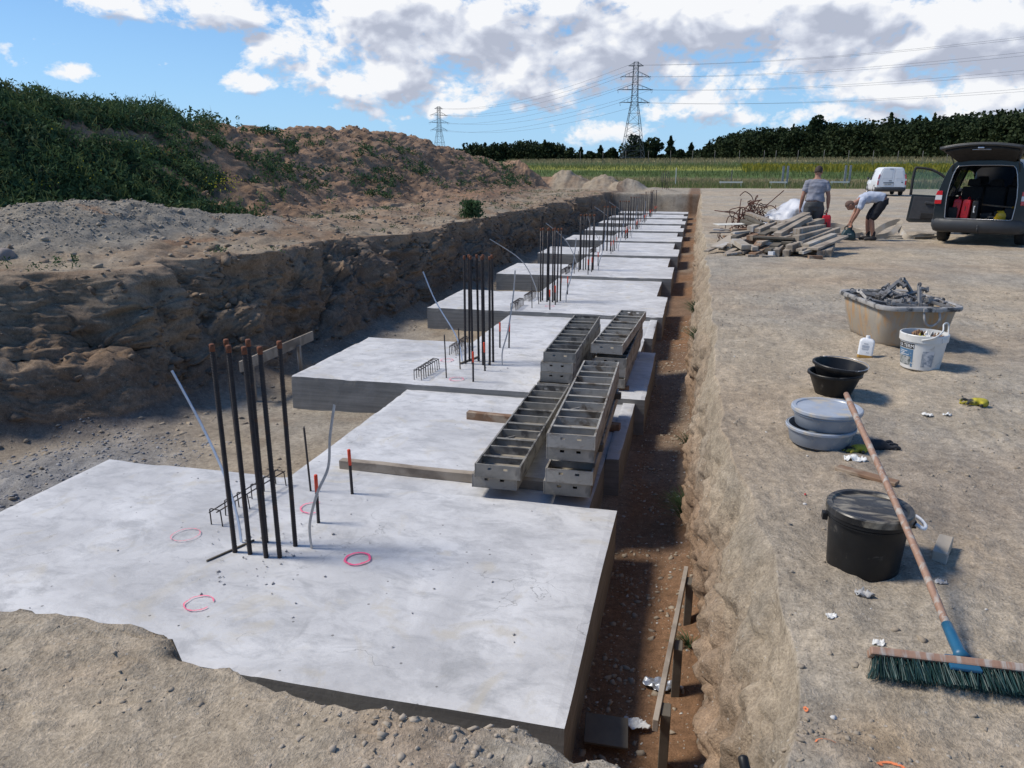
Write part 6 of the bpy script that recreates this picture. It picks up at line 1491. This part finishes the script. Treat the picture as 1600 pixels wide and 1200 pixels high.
for px in np.arange(600, 896, 5.5):
    for row in range(2): spec.append((px+g_.uniform(-3, 3), skyline(SKL, px)+g_.normal(0, 2.2)+(8 if row == 0 else 5), 262+row*10+g_.uniform(-4, 4)))
for px in np.arange(893, 1100, 6): spec.append((px, 243+g_.normal(0, 2.2), 268+g_.uniform(-4, 4)))
wood('wood_left', '', spec, 6, .30, 420)
TR = [(906, 232, 258, 4.6, 'conifer', 'dark conifer standing first right of the left wood belt'), (921, 238, 256, 4.5, 'round', 'low round tree right of the first conifer'), (936, 229, 254, 5.5, 'conifer', 'broad conifer midway between the wood belt and the large pylon'), (953, 233, 252, 4.5, 'round', 'ragged thin tree just left of the large pylon'),
      (988, 214, 246, 9.5, 'round', 'tall round tree standing behind the large pylon'), (1016, 217, 248, 9.5, 'round', 'broad round tree just right of the large pylon'), (1000, 224, 243, 9, 'round', 'rounded tree filling the gap behind the pylon legs'), (1043, 216, 240, 5.8, 'conifer', 'tall pointed conifer right of the round trees'), (1058, 236, 238, 4.5, 'round', 'low bushy tree between two conifers'), (1075, 226, 236, 5.0, 'conifer', 'pointed conifer before the right wood begins'),
      (1090, 234, 232, 4.5, 'round', 'small tree at the left foot of the right wood'), (1102, 226, 228, 5.2, 'conifer', 'conifer touching the left end of the right wood'), (1263, 187, 192, 5.0, 'round', 'thin crowned tree rising above the right wood'), (1376, 190, 186, 4, 'conifer', 'pointed tree top rising above the middle of the right wood')]
for i, (px, py, D, w_, kd, lb_) in enumerate(TR):
    x, y = dirpx(px, D); tree(lb_, x, y, htop(px, py, D, float(hb(x, y))), w_, kd, 300+i, 1300, leaf=.30)

# meadow grass, one mass per kind of plant
def blades(name, mat, bands, n, h_, seed, w_=.02, lean=.25, xr=(-26, 62), heads=0):
    g_ = np.random.default_rng(seed); B = np.array(bands); k = g_.integers(0, len(B), n)
    yb = g_.uniform(B[k, 0], B[k, 1]); x = g_.uniform(xr[0], xr[1], n); x = x*(.65+yb/150*.75); y = yb-.10*x-2.0*fbm(x*.06, yb*.1, None, 3, 110)
    ok = (y > 76.5+.8*fbm(x*.3, 0*x, None, 3, 111)); x, y = x[ok], y[ok]; n = len(x); z = hb(x, y)
    H = h_*(.5+.8*g_.random(n)); a = g_.uniform(0, 3.14, n); W = w_*(y/60); dx, dy = np.cos(a)*W, np.sin(a)*W*.4; lx, ly = g_.normal(0, lean, n)*H, g_.normal(0, lean, n)*H
    V = np.stack([np.stack([x-dx, y-dy, z-.03], 1), np.stack([x+dx, y+dy, z-.03], 1), np.stack([x+lx+dx*.7, y+ly, z+H], 1), np.stack([x+lx-dx*.7, y+ly, z+H*.94], 1)], 1)
    o = np_mesh(name, V.reshape(-1, 3), np.arange(4*n).reshape(n, 4), mat); return tag(o, kind='stuff')
blades('meadow_grass', M['grass_green'], [(75, 84), (80, 86), (75, 79), (98, 108), (112, 120)], 26000, .42, 21)
blades('dry_grass', M['grass_tan'], [(82, 94), (86, 92), (126, 146), (120, 146), (76, 84)], 26000, .45, 22)
blades('goldenrod', M['grass_yellow'], [(108, 118), (112, 117)], 9000, .6, 23, .045, xr=(5, 62))
# fence posts in the meadow
fp = MB().tube([(0, 0, -.2), (0, 0, 2.0)], .032, 6).build('fence_post', M['postdark'], smooth=True); first = True
for i, px in enumerate([1044, 1078, 1112, 1150, 1188, 1206, 1240, 1280, 1318, 1356, 1394, 1432, 1470, 1010, 975, 940, 905, 1500, 1540, 1580]):
    x, y = dirpx(px, 128-(px-1000)*.012); o = fp if first else dup(fp); first = False; o.location = (x, y, float(hb(x, y))); tag(o, 'thin wooden post of the fence line below the wood', 'fence post', 'thin posts of the meadow fence')
pp = thing('post_pair', 'grey post pair at the yard edge, just left of the man in grey', 'fence post', (8.6, 82, float(hb(8.6, 82)))); 
for s in (-1, 1): MB().box((s*.22, 0, .95), (.2, .14, 2.1)).build('post', M['postgrey'], pp, bevel=.01)
dup(pp, loc=(14.8, 84, float(hb(14.8, 84))), label='grey post pair at the yard edge, between the white van and the men')
def goal(label, x, y, w_, n=2):
    r_ = thing('batter_board', label, 'batter board', (x, y, float(hb(x, y))), 0, 'pale batter boards at the far yard edge')
    for s in (-1, 1): MB().box((s*w_/2, 0, .3), (.07, .07, .7)).build('stake', M['stake_white'], r_)
    MB().box((0, -.055, .55), (w_+.3, .035, .14)).build('board', M['stake_white'], r_)
goal('pale batter board left of the man in grey, far yard edge', 3.2, 77.5, 1.9); goal('pale batter board just left of the first grey post pair', 7.6, 78, 1.3); goal('pale batter board just left of the second grey post pair', 13.3, 79, 1.4)
o = MB().box((0, 0, .9), (.09, .09, 2.0)).build('stake', M['stake_white']); o.location = (-2.1, 79, float(hb(-2, 79))); tag(o, 'tall white stake right of the far bar cluster', 'stake')
o = MB().box((0, 0, .8), (.08, .08, 1.8)).build('stake', M['postdark']); o.location = (3.3, 79.3, float(hb(3, 79))); tag(o, 'thin pole behind the leftmost far batter board', 'stake')

# pylons and lines
def pylon(label, x, y, rz, H_=30.):
    r_ = thing('pylon', label, 'pylon', (x, y, float(hb(x, y))-.1), rz, 'lattice pylons of the power line'); s_ = H_/30
    lv = [(0, 3.6), (4.2, 3.05), (8.5, 2.45), (12.2, 1.95), (15.2, 1.5), (17.6, 1.12), (18.6, .98), (20.4, .9), (22.3, .85), (24.2, .8), (26.0, .76), (28.0, .72), (29.0, .66), (30, .62)]
    C4 = ((-1, -1), (1, -1), (1, 1), (-1, 1)); rl = .06
    body = MB()
    for i in range(len(lv)-1):
        (z0, w0), (z1, w1) = lv[i], lv[i+1]
        for k in range(4):
            a, b = C4[k], C4[(k+1) % 4]; p = lambda c, z, w_: Vector((c[0]*w_, c[1]*w_, z))*s_
            body.bar(p(a, z0, w0), p(a, z1, w1), rl*2*s_, rl*2*s_)
            nsub = 2 if z1-z0 > 3 else 1
            for q in range(nsub):
                za, zb = mix(z0, z1, q/nsub), mix(z0, z1, (q+1)/nsub); wa, wb2 = mix(w0, w1, q/nsub), mix(w0, w1, (q+1)/nsub)
                if i == 0 and q == 0:
                    mid = (p(a, zb, wb2)+p(b, zb, wb2))/2; body.bar(p(a, za, wa), mid, .08*s_, .08*s_); body.bar(p(b, za, wa), mid, .08*s_, .08*s_); body.bar(p(a, zb, wb2), p(b, zb, wb2), .1*s_, .1*s_)
                else: body.bar(p(a, za, wa), p(b, zb, wb2), .055*s_, .055*s_); body.bar(p(b, za, wa), p(a, zb, wb2), .055*s_, .055*s_)
            body.bar(p(a, z1, w1), p(b, z1, w1), .07*s_, .07*s_)
    body.build('tower_body', M['pylon'], r_)
    for (z, hw, arm) in ((18.4, .98, 4.4), (22.1, .85, 5.2), (25.8, .76, 4.4), (28.9, .66, 2.3)):
        m = MB(); hgt = 1.5 if arm > 3 else .9
        for s in (-1, 1):
            tip = Vector((s*arm, 0, z))*s_
            for t in (-1, 1):
                m.bar(Vector((s*hw, t*hw, z))*s_, tip, .12*s_, .14*s_); m.bar(Vector((s*hw, t*hw, z+hgt))*s_, tip, .08*s_, .08*s_)
                for q in (.33, .66): a_ = Vector((s*hw, t*hw, z))*s_; m.bar(a_.lerp(tip, q), (Vector((s*hw, t*hw, z+hgt))*s_).lerp(tip, q), .05*s_, .05*s_)
            for q in (.3, .6, .85): a_ = (Vector((s*hw, hw, z))*s_).lerp(tip, q); b_ = (Vector((s*hw, -hw, z))*s_).lerp(tip, q); m.bar(a_, b_, .06*s_, .06*s_)
        m.build('crossarm', M['pylon'], r_)
        if arm > 3:
            for s in (-1, 1):
                m = MB(); pts = [Vector((s*arm, t*1.5, z-.1-.9*(1-t*t)))*s_ for t in np.linspace(-1, 1, 9)]; m.tube(pts, .03, 5); m.build('jumper', M['wire'], r_, smooth=True)
                m = MB(); m.tube([Vector((s*arm, -1.5, z-.1))*s_, Vector((s*arm, 0, z))*s_, Vector((s*arm, 1.5, z-.1))*s_], .09*s_, 6); m.build('insulator', M['trim'], r_, smooth=True)
    return r_
x1, y1 = dirpx(985, 232); x2, y2 = dirpx(689, 395); x3, y3 = dirpx(2300, 190)
P1 = (x1, y1, R(14)); P2 = (x2, y2, R(40)); P3 = (x3, y3, R(-10))
pylon('large lattice pylon standing in front of the round trees', *P1, H_=28); pylon('small distant lattice pylon beyond the earth mound', *P2, H_=28.5); pylon('nearest lattice pylon, carrying the lines beyond the right picture edge', *P3, H_=28)
def att(P_, H_, s, z, arm): c, sn = math.cos(P_[2]), math.sin(P_[2]); k = H_/30; return Vector((P_[0]+c*s*arm*k, P_[1]+sn*s*arm*k, float(hb(P_[0], P_[1]))+z*k))
for (A_, B2, nm, ha, hb2) in ((P2, P1, 'between the two pylons', 28.5, 28), (P1, P3, 'from the large pylon to the right picture edge', 28, 28)):
    for j, (z, arm, zz) in enumerate([(18.3, 4.4, 'lowest'), (22, 5.2, 'middle'), (25.7, 4.4, 'upper'), (29, 2.3, 'top')]):
        for s, sd in ((-1, 'left arm'), (1, 'right arm')):
            a, b = att(A_, ha, s, z, arm), att(B2, hb2, s, z, arm); sag = (a-b).length*.022; pts = [a.lerp(b, t)-Vector((0, 0, 4*sag*t*(1-t))) for t in np.linspace(0, 1, 26)]
            o = MB().tube(pts, .030 if nm[0] == 'b' else .022, 4).build('power_line', M['wire'], smooth=True); tag(o, f'overhead line {nm}, {zz} level, {sd}', 'power line', 'overhead lines hung between the pylons')

# ------------------------------------------------------------------ weeds on the mound
Pf = P.reshape(-1, 3); Nf = PN.reshape(-1, 3); MDf = PMD.reshape(-1); Kf = PK.reshape(-1); GVf = PGV.reshape(-1)
g_ = np.random.default_rng(31)
def scatter(mask, n, wgt=None):
    idx = np.where(mask)[0]; p = None if wgt is None else wgt[idx]/wgt[idx].sum(); return Pf[g_.choice(idx, n, p=p)]
def leaves_at(base, n_per, H_, spread, leaf, mat, name, kind='stuff', parent=None, upw=.7, loc=None, asp=2.4):
    n = len(base); q = np.repeat(base, n_per, 0); N_ = len(q); hh = H_[:, None].repeat(n_per, 1).ravel() if hasattr(H_, '__len__') else np.full(N_, H_)
    t = g_.random(N_); a = g_.uniform(0, 6.28, N_); rr = spread*np.sqrt(g_.random(N_))*(1-.5*t)*hh; c = q+np.stack([rr*np.cos(a), rr*np.sin(a), t*hh], 1)
    V, F = quads(c, leaf, g_, asp, upw); o = np_mesh(name, V, F, mat, parent)
    if kind: tag(o, kind=kind)
    return o
X_, Y_, Z_ = Pf.T
n1 = fbm(X_*.28, Y_*.28, None, 3, 201); fade = ss(25.5, 15, Y_+1.2*(X_+14)*.6+2.5*n1)
dens = (MDf > .02)*(X_ > -18.5)*(Y_ > 8)*(Y_ < 62); area = np.maximum(.0072*Y_, .0105)*.045*1.15
patch = ss(.05, .35, fbm(X_*.8, Y_*.8, None, 3, 202)+.9*fade-.28)
b_ = scatter(dens > 0, 11000, dens*patch*area*fade+1e-12)
leaves_at(b_, 11, .16+.30*g_.random(len(b_)), .75, .020, M['weed'], 'weeds')
b2 = scatter(dens > 0, 3800, dens*patch*area*fade+1e-12); leaves_at(b2, 6, .25+.35*g_.random(len(b2)), .3, .006, M['grass_green'], 'wild_grass', upw=4., asp=15)
M['weed_light'] = leaf_mat('light weeds', (.09, .13, .05), (.15, .19, .08), (.12, .12, .06)); b3 = scatter(dens > 0, 1500, dens*patch*area*fade*ss(.1, .4, fbm(X_*.6, Y_*.6, None, 2, 219))+1e-12); leaves_at(b3, 10, .25+.25*g_.random(len(b3)), .6, .013, M['weed_light'], 'light_weeds')
b_ = scatter((dens > 0) & (MDf > .85), 200, dens*fade*area+1e-12); leaves_at(b_, 26, .3+.35*g_.random(len(b_)), .22, .020, M['weed'], 'tall_weeds')
# thinner clumps farther along
cl_ = scatter((dens > 0) & (Y_ > 19) & (MDf > .12) & (MDf < .9), 230, area*ss(-.1, .3, fbm(X_*.9, Y_*.6, None, 3, 210))); 
c2_ = np.repeat(cl_, 9, 0)+g_.normal(0, .20, (230*9, 3))*np.array([1, 1.3, .25]); c2_[:, 2] -= .05; leaves_at(c2_, 7, .22, .6, .022, M['weed'], 'weed_clumps')
cf = scatter((dens > 0) & (fade > .35) & (MDf < .75), 26, None); cc = np.concatenate([np.array([[-11.9, 17.6, 1.0]]).repeat(5, 0), cf[:14]]); f_ = np.repeat(cc, 22, 0)+g_.normal(0, .22, (len(cc)*22, 3))*np.array([1, 1, .5])+np.array([0, 0, .30])
V, F = quads(f_, .014, g_); tag(np_mesh('yellow_flowers', V, F, M['weed_yellow']), kind='stuff')
b_ = scatter((Kf == 0) & (MDf <= .02) & (X_ > -12) & (Y_ > 7) & (Y_ < 55) & (GVf < .3), 110, area); b_ = np.repeat(b_, 8, 0)+g_.normal(0, .14, (110*8, 3))*np.array([1, 1, .1]); leaves_at(b_, 7, .11, .8, .009, M['weed'], 'bank_weeds')
def tuft(x, y, z, h_, r_, n, label, mat='weed', lean=(0, 0)):
    a = g_.uniform(0, 6.28, n); q = g_.random(n); V = []; F = []
    for i in range(n):
        L_ = h_*(.5+.7*g_.random()); bx, by = r_*.25*q[i]*math.cos(a[i]), r_*.25*q[i]*math.sin(a[i]); ex, ey = bx+r_*math.cos(a[i])*q[i]+lean[0], by+r_*math.sin(a[i])*q[i]+lean[1]; w_ = .0035
        px_, py_ = -math.sin(a[i])*w_, math.cos(a[i])*w_; b0 = len(V)
        for t, ww in ((0, 1), (.5, .9), (.85, .6), (1, .1)): V += [(bx+(ex-bx)*t**1.6-px_*ww, by+(ey-by)*t**1.6-py_*ww, L_*(t-.35*t*t)), (bx+(ex-bx)*t**1.6+px_*ww, by+(ey-by)*t**1.6+py_*ww, L_*(t-.35*t*t))]
        for k in range(3): F.append((b0+2*k, b0+2*k+1, b0+2*k+3, b0+2*k+2))
    o = np_mesh('grass_tuft', V, F, M[mat], loc=(x, y, z)); return tag(o, label, 'grass tuft')
tuft(.12, 6.2, -1.42, .34, .22, 230, 'green grass tuft at the foot of the right trench wall, left of the grey tubs', lean=(-.08, 0)); tuft(.18, 9.4, -.55, .34, .20, 160, 'green grass tuft growing out of the right trench wall beyond the thin batter board', lean=(-.1, 0)); tuft(.14, 4.35, -1.42, .12, .1, 45, 'small grass tuft beside the long batter board', lean=(-.04, 0))
tuft(.14, 11.0, -.45, .3, .2, 160, 'grass tuft high in the right trench wall, farther away', lean=(-.1, 0)); tuft(.10, 8.0, -1.4, .22, .16, 90, 'low grass tuft at the trench foot near the thin batter board', lean=(-.05, 0))
b1 = thing('bush', 'dark green weed bush on the rim of the left pit wall', 'bush', (-6.7, 22.5, .25)); leaves_at(g_.normal(0, .13, (45, 3))*np.array([1, 1, .05]), 26, .5, .35, .018, M['weed'], 'foliage', None, b1); MB().tube([(0, 0, -.1), (.02, 0, .5)], .012, 5).build('stem', M['bark'], b1)

# ------------------------------------------------------------------ stones and clods
rs = (Kf == 4) & (X_ < 9) & (Y_ > 1.3) & (Y_ < 26); A_ = np.maximum(.0072*Y_, .0105)*.018
M['clod'] = pm('soil clods', (.36, .30, .225), (.27, .22, .165), 9, .95, bump=.5, bscale=60, bd=.004); M['pebble'] = pm('pebbles', (.40, .35, .28), (.24, .2, .155), 11, .85); M['chip'] = pm('pale mortar chips', (.6, .58, .54), (.5, .48, .45), 11, .9)
wl_ = ss(.1, .5, fbm(X_*1.5+9, Y_*1.5, None, 2, 27))*ss(1.1, 1.6, X_)+.12+.8*ss(.2, .5, fbm(X_*2.2, Y_*2.2, None, 2, 205))
tag(crumbs('soil_clods', scatter(rs & (Y_ < 12), 6500, wl_*A_), .003, .018, M['clod'], 51, .6), kind='stuff')
tag(crumbs('pebbles', scatter(rs, 3200, A_*(.3+wl_)), .002, .011, M['pebble'], 52, .6), kind='stuff')
tag(crumbs('mortar_chips', scatter(rs, 200, A_), .004, .016, M['chip'], 53, .5), kind='stuff')
fg = (Y_ < 2.0) & (Y_ > 1.2) & (X_ < .6) & (X_ > -3) & (Z_ > -.1)
tag(crumbs('near_clods', scatter(fg, 420, ss(.0, .5, fbm(X_*4, Y_*5, None, 2, 206))+.08), 0.003, .013, M['clod'], 54, .6), kind='stuff')
fl_ = (Kf == 2) & (Z_ < -1.2); ft = fl_ & (X_ > -.5) & (Y_ < 16); tag(crumbs('trench_debris', scatter(ft, 2600, A_*(.4+ss(-.1, .4, fbm(X_*3, Y_*2, None, 2, 207)))), .004, .032, M['clod'], 55, .5), kind='stuff'); tag(crumbs('trench_chips', scatter(ft, 420, A_), .004, .020, M['chip'], 56, .5), kind='stuff')
chk = (Y_ < 1.80) & (Y_ > 1.45) & (X_ < .2) & (X_ > -1.1) & (Z_ > -.06); tag(crumbs('edge_chunks', scatter(chk, 260, None), .003, .017, pm('dry crust', (.43, .36, .28), (.36, .30, .23), 9, .95, bump=.6), 72, .7), kind='stuff')
fz = fl_ & (X_ < -3.4) & (Y_ < 30); tag(crumbs('pit_debris', scatter(fz, 1500, A_*(.15+2*ss(-4.9, -5.9, X_)+ss(.2, .5, fbm(X_*1.5, Y_*1.5, None, 2, 208)))), .006, .05, M['clod'], 57, .5), kind='stuff')
gv_ = (Kf == 0) & (GVf > .12); tag(crumbs('gravel', scatter(gv_, 5500, GVf*A_), .008, .035, M['pebble'], 58, .7), kind='stuff')
lw_ = (Kf == 0) & (MDf <= .03) & (X_ > -12) & (Y_ > 6) & (Y_ < 50); tag(crumbs('bank_clods', scatter(lw_, 3500, A_), .012, .07, M['clod'], 59, .6), kind='stuff')
mm = (MDf > .03) & (X_ > -17.5) & (Y_ > 12) & (Y_ < 60); tag(crumbs('mound_clods', scatter(mm, 5000, A_), .015, .10, M['clod_m'] if 'clod_m' in M else pm('mound clods', (.33, .22, .15), (.26, .17, .115), 9, .95), 60, .6), kind='stuff')
wc = (Kf == 1) & (Y_ > 5) & (Y_ < 45); lip = ((Kf == 0) & (X_ > -9.6) & (GVf < .35) | (Kf == 1)) & (Y_ > 5) & (Y_ < 40) & (MDf < .02); tag(crumbs('broken_clods', scatter(lip, 1500, A_*(.1+ss(0, .4, fbm(X_*1.3, Y_*1.3, Z_*1.3, 3, 211)))), .02, .12, pm('broken soil', (.25, .185, .13), (.16, .12, .085), 7, .95, bump=.8, bscale=25, bd=.02), 71, .7), kind='stuff')
tag(crumbs('wall_clods', scatter(wc, 2200, A_), .015, .09, pm('dark clods', (.17, .125, .09), (.12, .09, .065), 9, .95), 61, .6), kind='stuff')
slm = fl_ & (np.abs(X_+6.1) < 1.0) & (np.abs(Y_-5.2) < 2.0); tag(crumbs('slurry_lumps', scatter(slm, 3500, None), .005, .028, pm('slurry lumps', (.3, .3, .31), (.2, .2, .2), 9, .9), 62, .6), kind='stuff')
# ------------------------------------------------------------------ camera, light, sky
cam_d = bpy.data.cameras.new('camera'); cam = bpy.data.objects.new('camera', cam_d); COL.objects.link(cam)
fpx = 1160.; pitch = math.atan(329/fpx); yaw = math.atan(290/math.hypot(329, fpx))
cam_d.sensor_width = 36; cam_d.lens = 36*fpx/1600; cam_d.clip_start = .05; cam_d.clip_end = 6000
cam.location = (0, 0, 1.55); cam.rotation_euler = (math.pi/2-pitch, 0, yaw)
scene.camera = cam
SUN_EL, SUN_AZ = R(50), R(-98)          # azimuth measured from +y towards +x
sd = Vector((math.sin(SUN_AZ)*math.cos(SUN_EL), math.cos(SUN_AZ)*math.cos(SUN_EL), math.sin(SUN_EL)))
sun_d = bpy.data.lights.new('sun', 'SUN'); sun_d.energy = 2.7; sun_d.angle = R(13); sun_d.color = (1, .92, .80)
sun = bpy.data.objects.new('sun', sun_d); COL.objects.link(sun); sun.rotation_euler = sd.to_track_quat('Z', 'Y').to_euler(); sun.location = (-20, 20, 30)

w = bpy.data.worlds.new('World'); scene.world = w; w.use_nodes = True
nt = w.node_tree; nt.nodes.clear(); N = NT(nt)
out = N.n('ShaderNodeOutputWorld'); bg = N.n('ShaderNodeBackground'); N.l(bg.outputs[0], out.inputs[0])
sky = N.n('ShaderNodeTexSky'); sky.sky_type = 'NISHITA'; sky.sun_disc = False; sky.sun_elevation = SUN_EL; sky.sun_rotation = SUN_AZ
sky.air_density = 1.0; sky.dust_density = .6; sky.ozone_density = 2.0
geo = N.n('ShaderNodeTexCoord'); sep = N.n('ShaderNodeSeparateXYZ'); N.l(geo.outputs['Generated'], sep.inputs[0])
az = N.math('ARCTAN2', sep.outputs[0], sep.outputs[1]); el = N.math('ARCSINE', sep.outputs[2])
def pix(px, py):
    v = Vector(((px-800)/fpx, (600-py)/fpx, -1.)); v = cam.rotation_euler.to_matrix() @ v; v.normalize()
    return math.atan2(v.x, v.y), math.asin(v.z)
# cloud masses: centre and half size as directions in the sky, weight
blobs = [(700, 40, 290, 75, 1.0), (900, 90, 240, 75, .9), (1150, 20, 330, 70, 1.0), (1500, 50, 300, 70, 1.0), (1250, 120, 260, 60, .72),
         (1480, 140, 220, 50, .85), (470, 80, 95, 40, .95), (620, 130, 130, 45, .95), (690, 168, 120, 18, .7), (810, 172, 26, 14, .9), (1090, 165, 130, 36, .7),
         (640, 182, 26, 8, .6), (350, 15, 85, 34, .95), (185, 6, 90, 24, .85), (122, 111, 30, 13, .9), (395, 126, 48, 15, .85), (270, 187, 32, 10, .8), (55, 165, 26, 9, .75),
         (1300, 175, 200, 22, .8), (960, 205, 110, 22, .62), (1560, 185, 130, 22, .7), (700, -170, 500, 120, .8), (1500, -200, 500, 160, .8), (2300, 0, 500, 160, .8), (-500, 60, 260, 60, .7), (-900, -200, 400, 120, .7)]
def density(azs, els):
    cb = N.n('ShaderNodeCombineXYZ'); N.l(azs, cb.inputs[0]); N.l(N.math('MULTIPLY', els, 1.5), cb.inputs[1])
    n1 = N.noise(cb.outputs[0], 11, 10, .60, .3); n2 = N.noise(cb.outputs[0], 32, 7, .62, .5); n3 = N.noise(cb.outputs[0], 95, 4, .6); nl = N.noise(cb.outputs[0], 11, 3, .5, .3)
    tot = None
    for (px, py, sx, sy, wt) in blobs:
        a0, e0 = pix(px, py); sa = sx/1250.; se = sy/1250.
        da = N.math('DIVIDE', N.math('SUBTRACT', azs, a0), sa); de = N.math('DIVIDE', N.math('SUBTRACT', els, e0), se)
        r2 = N.math('ADD', N.math('MULTIPLY', da, da), N.math('MULTIPLY', de, de))
        g = N.math('MULTIPLY', N.math('EXPONENT', N.math('MULTIPLY', r2, -.8)), wt)
        tot = g if tot is None else N.math('MAXIMUM', tot, g)
    d = N.math('ADD', tot, N.math('MULTIPLY', N.math('SUBTRACT', n1, .5), 2.2))
    d = N.math('ADD', d, N.math('MULTIPLY', N.math('SUBTRACT', n2, .5), .95))
    d = N.math('ADD', d, N.math('MULTIPLY', N.math('SUBTRACT', n3, .5), .45)); sm = N.math('ADD', tot, N.math('MULTIPLY', N.math('SUBTRACT', nl, .5), 1.9)); sm = N.math('ADD', sm, N.math('MULTIPLY', N.math('SUBTRACT', n2, .5), .16))
    return d, sm
d0, s0 = density(az, el)
d1, s1 = density(N.math('SUBTRACT', az, .012), N.math('ADD', el, .02))
cover = N.maprange(d0, .40, .70)
cover = N.math('MULTIPLY', cover, N.maprange(el, -.01, .05))
lit = N.math('ADD', N.math('ADD', N.math('MULTIPLY', N.math('SUBTRACT', s0, s1), 2.0), N.math('MULTIPLY', N.math('SUBTRACT', d0, d1), .55)), N.math('SUBTRACT', 1.0, N.maprange(s1, .55, 1.45, 0, .5)))
gb = None
for (px, py, sx, sy, wt) in [(860, 55, 190, 42, .62), (1010, 95, 150, 40, .6), (700, 120, 110, 18, .3), (1530, 35, 220, 45, .5), (1250, 75, 200, 26, .4), (640, 95, 80, 20, .2), (330, 30, 60, 12, .3), (850, 140, 110, 16, .4), (1450, 125, 90, 14, .3), (1120, 190, 60, 10, .3)]:
    a0, e0 = pix(px, py); da = N.math('DIVIDE', N.math('SUBTRACT', az, a0), sx/1250.); de = N.math('DIVIDE', N.math('SUBTRACT', el, e0), sy/1250.)
    g_s = N.math('MULTIPLY', N.math('EXPONENT', N.math('MULTIPLY', N.math('ADD', N.math('MULTIPLY', da, da), N.math('MULTIPLY', de, de)), -.8)), wt*1.05)
    gb = g_s if gb is None else N.math('MAXIMUM', gb, g_s)
lit = N.math('SUBTRACT', lit, gb, clamp=True)
ccol = N.ramp(lit, [(0, (.33, .36, .44)), (.3, (.40, .43, .51)), (.6, (.50, .53, .60)), (.85, (.59, .61, .655)), (1, (.66, .67, .69))])
skyc = N.mixc(1.0, sky.outputs[0], (.043, .067, .092), 'MULTIPLY')
haze = N.maprange(el, .0, .30, .70, 0)
skyc = N.mixc(haze, skyc, (.34, .54, .78))
col = N.mixc(cover, skyc, ccol)
# strength stays that of a physical sky: colours above are already scaled by it
col = N.mixc(1.0, col, (10., 10., 10.), 'MULTIPLY')
N.l(col, bg.inputs[0]); bg.inputs[1].default_value = .1
scene.view_settings.view_transform = 'Standard'; scene.view_settings.look = 'None'; scene.view_settings.exposure = .5; scene.view_settings.gamma = 1
scene.render.resolution_x = 1024; scene.render.resolution_y = 768
